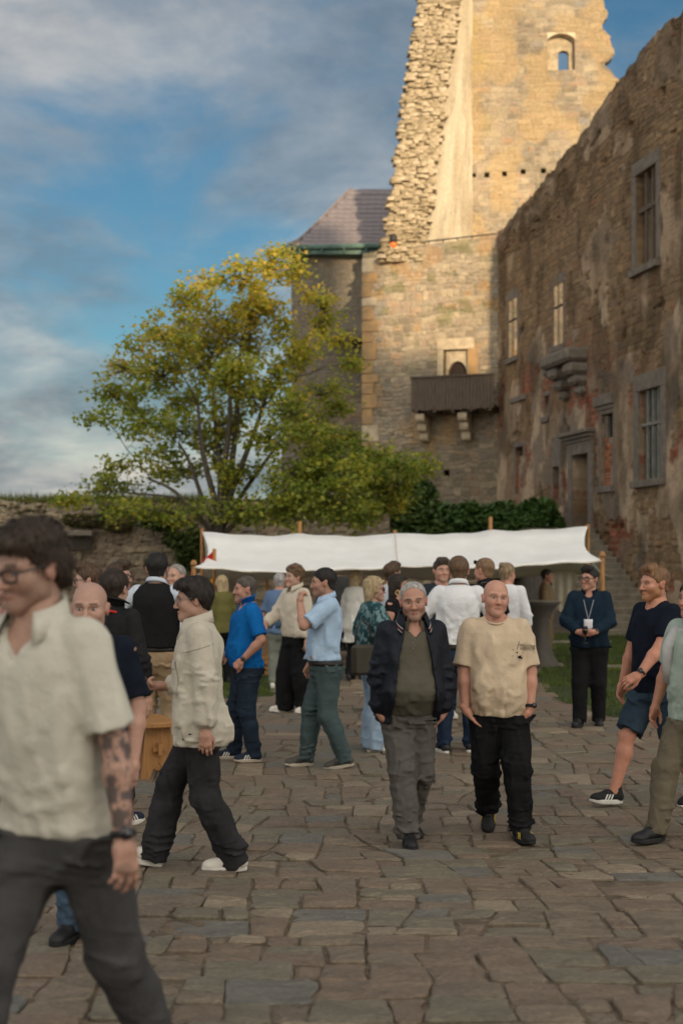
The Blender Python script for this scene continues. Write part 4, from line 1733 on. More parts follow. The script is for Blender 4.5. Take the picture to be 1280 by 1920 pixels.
def leafy(name, label, cat, ells, n, size, c0, c1, mat, seed, stem=True):
    """a bush: leaves spread through ellipsoid shells, woody stems inside"""
    rng = np.random.default_rng(seed)
    lo = min(e[0][2] - e[1][2] for e in ells)
    base = Vector((ells[0][0][0], ells[0][0][1], max(lo, -0.27)))
    o = empty(name, base, label=label, cat=cat)
    P, C = [], []
    tot = sum(e[1][0] * e[1][2] for e in ells)
    wood = MB()
    for c, r in ells:
        k = int(n * r[0] * r[2] / tot)
        d = rng.normal(0, 1, (k, 3))
        d /= np.linalg.norm(d, axis=1)[:, None]
        nz = fbm(d[:, 0] * 2.5 + c[0], d[:, 1] * 2.5 + c[1], d[:, 2] * 2.5 + c[2], 3, seed)
        rad = (0.72 + 0.6 * (nz - .3)) * rng.uniform(0.80, 1.06, k)
        p = np.array(c) + d * rad[:, None] * np.array(r)
        p = p[p[:, 2] > -0.25]
        P.append(p)
        t = np.clip(.5 + .9 * (fbm(p[:, 0] * 3, p[:, 1] * 3, p[:, 2] * 3, 3, seed + 1) - .5) * 2 + rng.normal(0, .18, len(p)), 0, 1)
        C.append(lerp3(c0, c1, t))
        for q in range(5):
            e = np.array(c) + rng.normal(0, .4, 3) * np.array(r)
            b0 = Vector((c[0] + rng.normal(0, .1), c[1], max(c[2] - r[2], -.27)))
            wood.tube([b0 - base, b0.lerp(Vector(e), .6) - base, Vector(e) - base], [.025, .018, .008], 5)
    P = np.concatenate(P) - np.array(base)
    wood.build('stem', M_BARK, o, True)
    mobj('foliage', leaves_mesh('foliage', P, size, np.concatenate(C), rng), mat, o)
    return o


def ells_px(lst, Y):
    out = []
    for px, py, rx, ry, dy in lst:
        c = at(px, py, Y + dy)
        out.append(((c.x, c.y, c.z), (rx * Y / FPX, (rx + ry) * .5 * Y / FPX, ry * Y / FPX)))
    return out


leafy('ivy_bush', 'dark green ivy thicket at the foot of the keep beside the wing', 'bush',
      ells_px([(1005, 972, 48, 46, 0), (945, 978, 60, 46, .4), (880, 985, 60, 48, .2), (830, 985, 45, 50, .5), (1000, 1030, 50, 60, 0), (920, 1040, 80, 60, .3), (1040, 1000, 22, 36, -.3)], 37.5), 26000, 0.125,
      (0.035, 0.075, 0.018), (0.09, 0.165, 0.038), M_IVY, 5)
leafy('young_tree', 'dark bushy young tree between the maple and the ivy', 'tree',
      ells_px([(765, 965, 48, 50, 0), (790, 930, 34, 40, .3), (735, 1000, 40, 40, -.2), (800, 1005, 40, 50, .2), (760, 1050, 60, 50, 0)], 34), 9000, 0.12,
      (0.035, 0.065, 0.016), (0.095, 0.15, 0.035), M_IVY, 6)
leafy('creeper', 'creeper trailing over the rampart wall left of the awning', 'plant',
      ells_px([(352, 1040, 22, 34, 0), (330, 1010, 26, 18, .1), (365, 1020, 16, 40, .1), (300, 975, 45, 20, .2)], 32.4), 3600, 0.10,
      (0.022, 0.042, 0.010), (0.085, 0.11, 0.022), M_IVY, 7)
leafy('wall_shrub', 'low brownish shrubs growing along the top of the rampart', 'bush',
      ells_px([(20, 950, 50, 12, 0), (110, 952, 60, 14, .2), (200, 957, 60, 22, .1), (160, 975, 50, 16, -.3), (260, 965, 50, 24, 0), (60, 958, 60, 10, 0), (220, 985, 30, 14, -.4)], 33.4), 9000, 0.07,
      (0.04, 0.045, 0.014), (0.13, 0.10, 0.035), M_IVY, 8)
r_ = np.random.default_rng(18)
gx = r_.uniform(-9.2, -3.4, 5000)
blades('wall_grass', np.column_stack([gx, r_.uniform(33.0, 33.7, 5000), 2.95 + r_.normal(0, .05, 5000)]), 0.17, M_GRASS, 'dry grass along the top of the rampart', .008, ((1.2, 1.1, 1.0), (3.2, 1.9, 2.0)))

# ================================================================== AWNING
M_CANVAS, tcv, pcv = newmat('white canvas')
ncv = N(tcv, 'ShaderNodeTexNoise', Scale=2.2, Detail=7.0, Roughness=.6)
tcc = tcv.nodes.new('ShaderNodeTexCoord')
tcv.links.new(tcc.outputs['Object'], ncv.inputs['Vector'])
ccv = ramp(tcv, ncv.outputs[0], [(0.3, (0.76, 0.75, 0.715)), (0.65, (0.86, 0.855, 0.835))])
tcv.links.new(ccv, pcv.inputs['Base Color'])
pcv.inputs['Roughness'].default_value = 0.9
trc = tcv.nodes.new('ShaderNodeBsdfTranslucent')
trc.inputs[0].default_value = (0.75, 0.66, 0.50, 1)
mxc = tcv.nodes.new('ShaderNodeMixShader')
mxc.inputs[0].default_value = 0.16
tcv.links.new(pcv.outputs[0], mxc.inputs[1])
tcv.links.new(trc.outputs[0], mxc.inputs[2])
tcv.links.new(mxc.outputs[0], [n for n in tcv.nodes if n.type == 'OUTPUT_MATERIAL'][0].inputs[0])
bcv = tcv.nodes.new('ShaderNodeBump')
bcv.inputs['Strength'].default_value = 0.3
bcv.inputs['Distance'].default_value = 0.05
tcv.links.new(ncv.outputs[0], bcv.inputs['Height'])
tcv.links.new(bcv.outputs[0], pcv.inputs['Normal'])

aw_ = empty('awning', (0, 0, 0), label='long white canvas awning on wooden poles across the court', cat='tent')
YR, YF, YB = 22.4, 20.0, 25.2
ridge = [(379, 997), (562, 999), (740, 997), (919, 992), (1101, 985)]
NU, NV = 81, 15
cv_, cf_ = [], []
for i in range(NU):
    s = i / (NU - 1) * 4
    k = min(int(s), 3)
    f = s - k
    rx = ridge[k][0] + (ridge[k + 1][0] - ridge[k][0]) * f
    ry = ridge[k][1] + (ridge[k + 1][1] - ridge[k][1]) * f + 9.0 * (1 - (2 * f - 1) ** 2) * (0.65 if k in (0, 3) else .9)
    top = at(rx, ry, YR)
    t = i / (NU - 1)
    fx = 362 + (1131 - 362) * t
    sag = 8 * (1 - abs(2 * ((t * 2) % 1) - 1)) ** 0.8 + 4 * math.sin(t * PI)
    fy = 1066 + (1050 - 1066) * t + sag
    if t < .04:
        fy -= (0.04 - t) * 60
    frt = at(fx, fy, YF)
    bx, by = rx, 1083 + 5 * math.sin(t * PI * 4)
    bck = at(360 + 790 * t, by, YB)
    for j in range(NV):
        v = j / (NV - 1) * 2 - 1          # -1 front .. 0 ridge .. 1 back
        if v <= 0:
            p = top.lerp(frt, -v)
            z = p.z - .10 * math.sin(-v * PI) * (1 + .3 * math.sin(t * PI * 4))
        else:
            p = top.lerp(bck, v)
            z = p.z - .16 * math.sin(v * PI)
        e = 0.16 * math.sin(abs(v) * PI)
        x = p.x + e * max(0, 1 - t * 14) - e * max(0, 1 - (1 - t) * 14)
        cv_.append((x, p.y, z + .008 * math.sin(t * 60 + v * 9) + .012 * math.sin(t * 23 - v * 7)))
for i in range(NU - 1):
    for j in range(NV - 1):
        a = i * NV + j
        cf_.append((a, a + NV, a + NV + 1, a + 1))
can = mobj('canopy', mesh('canopy', cv_, cf_, True), M_CANVAS, aw_)
sm_ = can.modifiers.new('thick', 'SOLIDIFY')
sm_.thickness = 0.006
# hem rope and middle seam
mb = MB()
mb.tube([Vector(cv_[i * NV]) for i in range(NU)], 0.012, 5)
mb.build('hem', pm('hem rope', (0.55, 0.50, 0.42), .9), can)
mb = MB()
mb.tube([Vector(cv_[40 * NV + j]) + Vector((0, -.004, .006)) for j in range(NV)], 0.009, 4)
mb.build('seam', pm('canvas seam', (0.52, 0.47, 0.40), .9), can)
gz = -0.29
for k, (px, py) in enumerate(ridge):
    p = at(px, py, YR)
    q = at(px, {0: 991, 1: 977, 2: 994, 3: 969, 4: 983}[k], YR)
    mb = MB()
    mb.tube([(p.x, YR, gz), (p.x, YR, q.z)], .032, 8)
    mb.build('pole', M_PINE, aw_)
for px, py in ((363, 1062), (1129, 1046)):
    q = at(px, py, YF)
    MB().tube([(q.x, YF + .02, gz), (q.x, YF + .02, q.z)], .036, 8).build('pole', M_PINE, aw_)
    MB().lathe([(0, .10), (.03, .09), (.05, .05), (.05, .02), (0.02, 0), (0, 0)], 10, (q.x, YF + .02, q.z)).build('finial', M_PINE, aw_, True)
for px in (500, 700, 905, 1075):
    q = at(px, 1086, YB)
    MB().tube([(q.x, YB - .02, gz), (q.x, YB - .02, q.z)], .03, 8).build('pole', M_PINE, aw_)
# hanging cloth at the right rear of the awning
mb = MB()
cl = []
n_ = 14
for i in range(n_ + 1):
    for j in range(9):
        t, v = i / n_, j / 8
        p = at(1035 + 44 * t, 1068 + (92 - 38 * abs(t - .5)) * v * (1 - .25 * t), 24.6)
        cl.append((p.x, p.y + .05 * math.sin(t * 17) * v, p.z))
mb.add(cl, [(i * 9 + j, i * 9 + j + 1, (i + 1) * 9 + j + 1, (i + 1) * 9 + j) for i in range(n_) for j in range(8)])
mobj('side_cloth', mesh('side_cloth', mb.v, mb.f, True), pm('beige cloth', (0.42, 0.37, 0.29), .95, bump=.2), aw_)

# ================================================================== PEOPLE: implicit-surface figure builder
def surface_nets(F, ax, ay, az):
    ins = F < 0
    nx, ny, nz = F.shape
    c = np.zeros((nx - 1, ny - 1, nz - 1), np.int8)
    for i in (0, 1):
        for j in (0, 1):
            for k in (0, 1):
                c += ins[i:nx - 1 + i, j:ny - 1 + j, k:nz - 1 + k]
    act = (c > 0) & (c < 8)
    I, J, K = np.nonzero(act)
    n = len(I)
    if n == 0:
        return np.zeros((0, 3)), np.zeros((0, 4), int)
    idx = np.full(act.shape, -1, np.int32)
    idx[I, J, K] = np.arange(n)
    cor = [(i, j, k) for i in (0, 1) for j in (0, 1) for k in (0, 1)]
    val = np.stack([F[I + i, J + j, K + k] for i, j, k in cor], 1).astype(np.float64)
    S = np.zeros((n, 3))
    cnt = np.zeros(n)
    for a in range(8):
        for b in range(a + 1, 8):
            d = [cor[b][q] - cor[a][q] for q in range(3)]
            if sum(abs(v) for v in d) != 1:
                continue
            va, vb = val[:, a], val[:, b]
            m = (va < 0) != (vb < 0)
            t = np.where(m, va / np.where(m, va - vb, 1), 0)
            for q in range(3):
                S[:, q] += m * (cor[a][q] + t * d[q])
            cnt += m
    S /= cnt[:, None]
    V = np.stack([ax[I] + S[:, 0] * (ax[1] - ax[0]), ay[J] + S[:, 1] * (ay[1] - ay[0]), az[K] + S[:, 2] * (az[1] - az[0])], 1)
    Q = []
    a, b = ins[:-1, 1:-1, 1:-1], ins[1:, 1:-1, 1:-1]
    i, j, k = np.nonzero(a != b)
    q = np.stack([idx[i, j, k], idx[i, j + 1, k], idx[i, j + 1, k + 1], idx[i, j, k + 1]], 1)
    fl = ~a[i, j, k]
    q[fl] = q[fl][:, ::-1]
    Q.append(q)
    a, b = ins[1:-1, :-1, 1:-1], ins[1:-1, 1:, 1:-1]
    i, j, k = np.nonzero(a != b)
    q = np.stack([idx[i, j, k], idx[i, j, k + 1], idx[i + 1, j, k + 1], idx[i + 1, j, k]], 1)
    fl = ~a[i, j, k]
    q[fl] = q[fl][:, ::-1]
    Q.append(q)
    a, b = ins[1:-1, 1:-1, :-1], ins[1:-1, 1:-1, 1:]
    i, j, k = np.nonzero(a != b)
    q = np.stack([idx[i, j, k], idx[i + 1, j, k], idx[i + 1, j + 1, k], idx[i, j + 1, k]], 1)
    fl = ~a[i, j, k]
    q[fl] = q[fl][:, ::-1]
    Q.append(q)
    Q = np.concatenate(Q)
    Q = Q[(Q >= 0).all(1)]
    return V, Q


def smin(a, b, k):
    h = np.maximum(k - np.abs(a - b), 0) / k
    return np.minimum(a, b) - h * h * k * 0.25


class Cap:
    def __init__(s, a, b, ra, rb, k=0.03, flat=False, sx=1.0, ext=0.0):
        s.a, s.b, s.ra, s.rb, s.k, s.flat = np.array(a, float), np.array(b, float), ra, rb, k, flat
        r = max(ra, rb)
        s.lo, s.hi = np.minimum(s.a, s.b) - r, np.maximum(s.a, s.b) + r

    def d(s, X, Y, Z):
        ab = s.b - s.a
        L2 = float(ab @ ab) + 1e-12
        px, py, pz = X - s.a[0], Y - s.a[1], Z - s.a[2]
        t = (px * ab[0] + py * ab[1] + pz * ab[2]) / L2
        tc = np.clip(t, 0, 1)
        r = s.ra + (s.rb - s.ra) * tc
        dd = np.sqrt((px - tc * ab[0]) ** 2 + (py - tc * ab[1]) ** 2 + (pz - tc * ab[2]) ** 2) - r
        if s.flat:
            L = math.sqrt(L2)
            dd = np.maximum(dd, (t - 1) * L)
            if s.flat == 2:
                dd = np.maximum(dd, -t * L)
        return dd


class Ell:
    def __init__(s, c, r, k=0.02):
        s.c, s.r, s.k = np.array(c, float), np.array(r, float), k
        s.lo, s.hi = s.c - s.r, s.c + s.r

    def d(s, X, Y, Z):
        x, y, z = (X - s.c[0]), (Y - s.c[1]), (Z - s.c[2])
        a = np.sqrt((x / s.r[0]) ** 2 + (y / s.r[1]) ** 2 + (z / s.r[2]) ** 2)
        b = np.sqrt((x / s.r[0] ** 2) ** 2 + (y / s.r[1] ** 2) ** 2 + (z / s.r[2] ** 2) ** 2)
        return a * (a - 1) / (b + 1e-9)


class Loft:
    """stack of rounded sections along z"""

    def __init__(s, z, w, d, cx, cy, k=0.03, p=2.3, z0=None, z1=None):
        s.z, s.w, s.dd, s.cx, s.cy, s.k, s.p = [np.array(v, float) for v in (z, w, d, cx, cy)] + [k, p]
        s.z0, s.z1 = (s.z[0] if z0 is None else z0), (s.z[-1] if z1 is None else z1)
        s.lo = np.array([(s.cx - s.w).min(), (s.cy - s.dd).min(), s.z0])
        s.hi = np.array([(s.cx + s.w).max(), (s.cy + s.dd).max(), s.z1])

    def d(s, X, Y, Z):
        z = np.clip(Z, s.z0, s.z1)
        w, d_, cx, cy = (np.interp(z, s.z, v) for v in (s.w, s.dd, s.cx, s.cy))
        r = (np.abs((X - cx) / w) ** s.p + np.abs((Y - cy) / d_) ** s.p) ** (1 / s.p)
        q = (r - 1) * np.minimum(w, d_)
        dz = np.maximum(s.z0 - Z, Z - s.z1)
        return np.where(dz > 0, np.hypot(np.maximum(q, 0), dz), np.maximum(q, dz))


def relax(V, Q, it):
    if it == 0 or len(V) == 0:
        return V
    a = np.concatenate([Q[:, 0], Q[:, 1], Q[:, 2], Q[:, 3]])
    b = np.concatenate([Q[:, 1], Q[:, 2], Q[:, 3], Q[:, 0]])
    a, b = np.concatenate([a, b]), np.concatenate([b, a])
    n = np.bincount(a, minlength=len(V)).astype(float)[:, None]
    for i in range(it):
        S = np.stack([np.bincount(a, weights=V[b, q], minlength=len(V)) for q in range(3)], 1) / np.maximum(n, 1)
        V = V + .5 * (S - V)
    return V


def sdf_mesh(prims, res, subs=(), post=None, mg=0.05, smooth=1):
    lo = np.min([p.lo for p in prims], 0) - 0.03 - res
    hi = np.max([p.hi for p in prims], 0) + 0.03 + res
    ax, ay, az = [np.arange(lo[i], hi[i] + res, res) for i in range(3)]
    F = np.full((len(ax), len(ay), len(az)), mg, np.float32)

    def sl(p, m):
        i = [slice(max(0, int((p.lo[q] - m - lo[q]) / res)), int((p.hi[q] + m - lo[q]) / res) + 2) for q in range(3)]
        return i
    for p in prims:
        a, b, c = sl(p, mg)
        d = p.d(ax[a][:, None, None], ay[b][None, :, None], az[c][None, None, :])
        F[a, b, c] = smin(F[a, b, c], d.astype(np.float32), p.k)
    if post is not None:
        near = np.nonzero(np.abs(F) < 0.035)
        F[near] += post(ax[near[0]], ay[near[1]], az[near[2]]).astype(np.float32)
    for p in subs:
        if callable(p):
            F = np.maximum(F, p(ax[:, None, None], ay[None, :, None], az[None, None, :]).astype(np.float32))
            continue
        a, b, c = sl(p, mg)
        d = -p.d(ax[a][:, None, None], ay[b][None, :, None], az[c][None, None, :])
        F[a, b, c] = -smin(-F[a, b, c], -d.astype(np.float32), p.k)
    V, Q = surface_nets(F, ax, ay, az)
    return relax(V, Q, smooth), Q


def unit(v):
    v = np.asarray(v, float)
    return v / (np.linalg.norm(v) + 1e-12)


def folds(seed, amp, sc=(1, 1, 1), f0=9.0):
    r = np.random.default_rng(seed)
    ks = [unit(r.normal(0, 1, 3)) * f0 * (0.7 + .55 * i) for i in range(4)]
    ph = r.uniform(0, 6.28, 8)

    def fn(x, y, z):
        x, y, z = x * sc[0], y * sc[1], z * sc[2]
        o = 0
        for i, k in enumerate(ks):
            w = 1.3 * np.sin(x * k[1] * .6 + y * k[2] * .6 + z * k[0] * .6 + ph[i + 4])
            o = o + (np.sqrt(np.sin(x * k[0] + y * k[1] + z * k[2] + ph[i] + w) ** 2 + .02) - .62) / (1 + .4 * i)
        return amp * np.minimum(o, .10)
    return fn


def crease_field(segs):
    """pulled creases: (p, q, height, width) ridges that fade out at both ends"""
    def fn(x, y, z):
        o = np.zeros(len(x))
        for p, q, A, w in segs:
            d = q - p
            L2 = float(d @ d) + 1e-9
            m = np.nonzero((x > min(p[0], q[0]) - .05) & (x < max(p[0], q[0]) + .05) & (y > min(p[1], q[1]) - .05) & (y < max(p[1], q[1]) + .05) & (z > min(p[2], q[2]) - .05) & (z < max(p[2], q[2]) + .05))[0]
            if len(m) == 0:
                continue
            px, py, pz = x[m] - p[0], y[m] - p[1], z[m] - p[2]
            t = np.clip((px * d[0] + py * d[1] + pz * d[2]) / L2, 0, 1)
            bow = .10 * np.sin(t * 3.1)
            dd = (px - t * d[0]) ** 2 + (py - t * d[1]) ** 2 + (pz - t * d[2] + bow * math.sqrt(L2)) ** 2
            o[m] -= A * np.exp(-dd / (w * w)) * np.sqrt(np.clip(4 * t * (1 - t), 0, 1))
        return o
    return fn


def ik(S, T, l1, l2, hint):
    S, T = np.array(S, float), np.array(T, float)
    d = T - S
    L = np.linalg.norm(d)
    mx = (l1 + l2) * 0.995
    if L > mx:
        T = S + d / L * mx
        d = T - S
        L = mx
    L = max(L, abs(l1 - l2) + 1e-3)
    a = (l1 * l1 - l2 * l2 + L * L) / (2 * L)
    h = math.sqrt(max(l1 * l1 - a * a, 0))
    u = d / L
    hint = np.array(hint, float)
    hp_ = unit(hint - u * (hint @ u))
    return S + u * a + hp_ * h, T


def cloth(name, col, rough=0.92, var=0.14, bump=0.35, bscale=260, vscale=5, stretch=(1, 1, 1), sheen=0.0, attr=False, spec=0.10, bump2=.26, bscale2=8):
    return pm(name, col, rough, var=var, vscale=vscale, bump=bump, bscale=bscale, stretch=stretch, sheen=sheen, attr=attr, spec=spec, bump2=bump2, bscale2=bscale2)


def hairmat(name, col, rough=.55):
    return pm(name, col, rough, var=.5, vscale=55, bump=.8, bscale=75, stretch=(1, 1, .28), spec=.3, bump2=.5, bscale2=24)


def M3(yaw=0, pitch=0, roll=0):
    """head / hand rotation: pitch>0 looks down, yaw>0 towards the figure's left"""
    return np.array(Euler((R(pitch), R(roll), 0)).to_matrix()), np.array(Euler((0, 0, R(yaw))).to_matrix())


SKIN_BASE = np.array([0.50, 0.325, 0.25])
M_SKIN = pm('skin', (1, 1, 1), 0.50, var=.16, vscale=26, bump=.35, bscale=150, attr=True, spec=.35, bump2=.25, bscale2=45)


class Fig:
    TZ = np.array([.76, .82, .88, .94, 1.00, 1.06, 1.12, 1.20, 1.28, 1.36, 1.42, 1.465, 1.50, 1.53])
    TW = np.array([.085, .150, .168, .170, .160, .148, .144, .153, .167, .177, .168, .136, .094, .062])
    TD = np.array([.070, .105, .118, .116, .106, .100, .100, .108, .116, .118, .106, .086, .068, .058])
    TY = np.array([.01, .015, .02, .012, .0, -.005, -.005, -.003, .0, .008, .014, .018, .018, .014])

    def __init__(s, px, Y, H, yaw, label, g=1.0, belly=0.0, female=False, lean=(0, 0), head=(0, 0, 0), skin=(1, 1, 1), group=None, dy=0.0, sw=1.0, root=None):
        s.H, s.k, s.Y = H, H / 1.78, Y
        k = s.k
        s.res = 0.009 if Y < 11 else (0.012 if Y < 14.5 else 0.017)
        if Y < 5:
            s.res = 0.009
        s.hres = 0.0036 if Y < 11 else (0.0050 if Y < 14.5 else 0.007)
        s.root = empty('person', ((px - 640) * Y / FPX, Y, ground_z(Y)), R(yaw), label=label, cat='person')
        if group:
            s.root['group'] = group
        s.g, s.skin, s.female = g, SKIN_BASE * np.array(skin), female
        z = s.TZ * k
        w, d, cy = s.TW * k * (1 + (g - 1) * 1.0), s.TD * k * g, s.TY * k
        w = w * np.interp(s.TZ, [1.2, 1.42, 1.6], [1, sw, 1])
        if female:
            w = w * np.interp(s.TZ, [.8, .9, 1.1, 1.3, 1.45], [1.03, 1.05, .88, .88, .86])
            d = d + k * .028 * np.exp(-((s.TZ - 1.29) / .06) ** 2)
            cy = cy - k * .026 * np.exp(-((s.TZ - 1.29) / .06) ** 2)
        if belly:
            b = belly * k * np.exp(-((s.TZ - 1.06) / .13) ** 2)
            d = d + b * .5
            cy = cy - b * .5
            w = w + b * .25
        t = np.clip((s.TZ - .92) / .60, 0, 1)
        s.lx, s.ly = lean[1] * k, -lean[0] * k
        cx = t * s.lx
        cy = cy + t * s.ly
        s.tz, s.tw, s.td, s.tx, s.ty = z, w, d, cx, cy
        shw = .170 * sw * (.88 if female else 1.0) * (1 + (g - 1) * .6)
        s.sh = {sd: np.array([sg * shw * k + s.lx * .9, .014 * k + s.ly * .88, 1.445 * k]) for sd, sg in (('l', 1), ('r', -1))}
        s.hip = {sd: np.array([sg * .088 * k * (1 + (g - 1) * .5), .01 * k, .90 * k]) for sd, sg in (('l', 1), ('r', -1))}
        s.arm, s.leg, s.foot = {}, {}, {}
        s.neck0 = np.array([s.lx, s.ly + .016 * k, 1.48 * k])
        s.headc = np.array([s.lx * 1.06, s.ly * 1.10 - .012 * k, 1.654 * k])
        s.hrot = M3(*[head[0], head[1], head[2]])
        s.HR = s.hrot[1] @ s.hrot[0]
        # keep the skull on the neck when it pitches
        s.headc = s.headc + np.array([0, 0, 0])
        s.hk = k * (1.0 if female else 1.035)
        s.hem = 1.0
        s.hands = {}
        s.arms(('hang', .08), ('hang', .08))
        s.legs()

    def w2(s, z, x=0.0, off=0.0, back=False):
        """point on the front (or back) of the torso"""
        w, d, cx, cy = (np.interp(z, s.tz, v) for v in (s.tw, s.td, s.tx, s.ty))
        q = min(abs((x - cx) / w), .98)
        dd = d * (1 - q ** 2.3) ** (1 / 2.3)
        return np.array([x, cy + (dd + off if back else -dd - off), z])

    def arms(s, l, r):
        for sd, spec, sg in (('l', l, 1), ('r', r, -1)):
            k = s.k
            S = s.sh[sd]
            l1, l2 = .295 * k, .262 * k
            if spec[0] == 'hang':
                o = spec[1]
                f = spec[2] if len(spec) > 2 else .05
                T = S + np.array([sg * (o + .02) * k, -f * k, -.545 * k])
                hint = np.array([sg * .5, .9, 0])
            else:
                T = np.array(spec[1], float) * k + np.array([s.lx, s.ly, 0]) * .5
                hint = np.array(spec[2] if len(spec) > 2 and spec[2] is not None else (sg * .7, .6, -.5), float)
            E, T = ik(S, T, l1, l2, hint)
            s.arm[sd] = (S, E, T)

    def legs(s, l=(.10, .01, 0), r=(-.10, .01, 0), lyaw=8, ryaw=-8, lk=(0.1, -1, 0), rk=(-.1, -1, 0), lp=0, rp=0, drop=0.0):
        """l, r: heel-side ankle position on the ground (x, y, lift); k hints for knees; p foot pitch"""
        if drop:
            s.root.location.z -= drop * s.k
        for sd, a, yw, hint, pt in (('l', l, lyaw, lk, lp), ('r', r, ryaw, rk, rp)):
            k = s.k
            A = np.array([a[0], a[1], .085 + a[2] + drop]) * k
            Kn, A2 = ik(s.hip[sd], A, .413 * k, .410 * k, hint)
            s.leg[sd] = (s.hip[sd], Kn, A2)
            s.foot[sd] = (A2, yw, pt)

    # ---------------------------------------------------------------- body
    def hand_prims(s, pose):
        """hand in its own frame: wrist at 0, fingers along -z, palm faces +y side (towards thigh for hanging), thumb to -x... mirrored later"""
        P = [Cap((0, 0, .02), (0, 0, -.025), .026, .028, .02), Cap((-.018, 0, -.03), (-.026, .002, -.080), .018, .0145, .018), Cap((0.0, 0, -.03), (-.004, 0, -.085), .019, .0150, .018), Cap((.016, 0, -.03), (.020, .002, -.078), .018, .0140, .018)]
        curl = {'relaxed': (.28, .42, .30), 'hold': (.75, .95, .6), 'flat': (.08, .12, .1), 'fist': (1.35, 1.5, .8), 'point': (.35, .5, .35)}[pose]
        for i, (x, ln, sx) in enumerate(((-.030, .070, -.10), (-.010, .080, -.03), (.011, .074, .04), (.029, .058, .12))):
            p = np.array([x, 0.001, -.083 + .004 * abs(i - 1)])
            a = 0.0
            r = .0092 if i < 3 else .0080
            for j, f in enumerate((.46, .31, .23)):
                a += curl[j] * (1 + .12 * i)
                q = p + np.array([sx * math.cos(a), math.sin(a), -math.cos(a)]) * ln * f
                P.append(Cap(p, q, r * (1 - .09 * j), r * (1 - .09 * (j + 1)), .006))
                p = q
        # thumb leaves the side of the palm near the wrist
        p0 = np.array([-.020, .006, -.020])
        p1 = p0 + np.array([-.022, .018, -.030])
        c = .6 if pose in ('hold', 'fist') else .15
        p2 = p1 + np.array([-.006 + .012 * c, .012 + .012 * c, -.030])
        p3 = p2 + np.array([.003 + .012 * c, .006 + .012 * c, -.024])
        P += [Cap(p0, p1, .0165, .0125, .014), Cap(p1, p2, .0118, .0102, .006), Cap(p2, p3, .0100, .0080, .006)]
        return P

    def hand(s, sd, pose='relaxed', palm=None, dirv=None):
        s.hands[sd] = (pose, palm, dirv)

    def build_body(s, face=None, eyes=(.12, .08, .05), brow=(.16, .10, .06), beard=0.0, beardcol=(.16, .10, .06), bare_legs=False, tattoo=None, lips=1.0, smile=0.0, shave=None):
        k, g = s.k, s.g
        VV, QQ, CC = [], [], []
        n0 = 0

        def push(V, Q, C):
            nonlocal n0
            VV.append(V)
            QQ.append(Q + n0)
            CC.append(C)
            n0 += len(V)
        P = [Loft(s.tz, s.tw - .008, s.td - .008, s.tx, s.ty, .03)]
        gm = .9 + .1 * g if g < 1 else g
        for sd, sg in (('l', 1), ('r', -1)):
            S, E, T = s.arm[sd]
            f = k * (1 + (g - 1) * .9) * (.86 if s.female else 1)
            m = S + (E - S) * .35
            P += [Cap(S - np.array([sg * .01, 0, 0]), m, .054 * f, .050 * f, .05), Cap(m, E, .050 * f, .039 * f, .03), Cap(E, E + (T - E) * .3, .040 * f, .043 * f, .02), Cap(E + (T - E) * .3, T, .043 * f, .027 * f, .02)]
            hp_, kn, an = s.leg[sd]
            q = kn + (an - kn) * .3
            P += [Cap(hp_, kn, .086 * f, .054 * f, .05), Cap(kn, q + np.array([0, .012, 0]), .053 * f, .055 * f, .03), Cap(q + np.array([0, .012, 0]), an, .055 * f, .034 * f, .03), Cap(an, an + np.array([0, -.06, -.04]) * k, .034, .03, .02)]
        P.append(Cap(s.neck0 - np.array([0, 0, .05]) * k, s.headc + s.HR @ (np.array([0, .022, -.055]) * s.hk), (.060 if not s.female else .051) * k * (1 + (g - 1) * .6), (.056 if not s.female else .048) * k * (1 + (g - 1) * .6), .05))
        for sd in 'lr':
            P.append(Cap(s.neck0 + np.array([0, .022, -.008]) * k, s.sh[sd] + np.array([0, 0, .0]), .034 * k, .040 * k, .05))
        V, Q = sdf_mesh(P, s.res)
        C = np.tile(s.skin * np.array([1.0, .96, .94]), (len(V), 1))
        if not bare_legs:
            C = lerp3(C, (0.018, 0.018, 0.02), (V[:, 2] < .30 * k).astype(float))
        else:
            C = lerp3(C, (0.018, 0.018, 0.02), (V[:, 2] < .10 * k).astype(float))
        if bare_legs:
            kz = s.leg['l'][1][2]
            C = C * (1 + .06 * np.exp(-((V[:, 2] - kz) / .05) ** 2))[:, None] * np.array([1.0, .97, .95])
        if tattoo:
            S, E, T = s.arm[tattoo]
            dist = np.minimum(np.linalg.norm(V - E, axis=1), np.linalg.norm(V - (E + T) / 2, axis=1))
            ar = Cap(S + (E - S) * .5, T, .06, .05).d(V[:, 0], V[:, 1], V[:, 2]) < .02
            nz_ = fbm(V[:, 0] * 34, V[:, 1] * 34, V[:, 2] * 26, 2, 4)
            ink = np.clip(np.exp(-((nz_ - .47) / .018) ** 2) + sstep(.53, .56, nz_) + np.exp(-((nz_ - .38) / .014) ** 2), 0, 1) * ar
            C = lerp3(C, (0.035, 0.035, 0.038), ink * .85)
        push(V, Q, C)
        # head
        h = s.hk
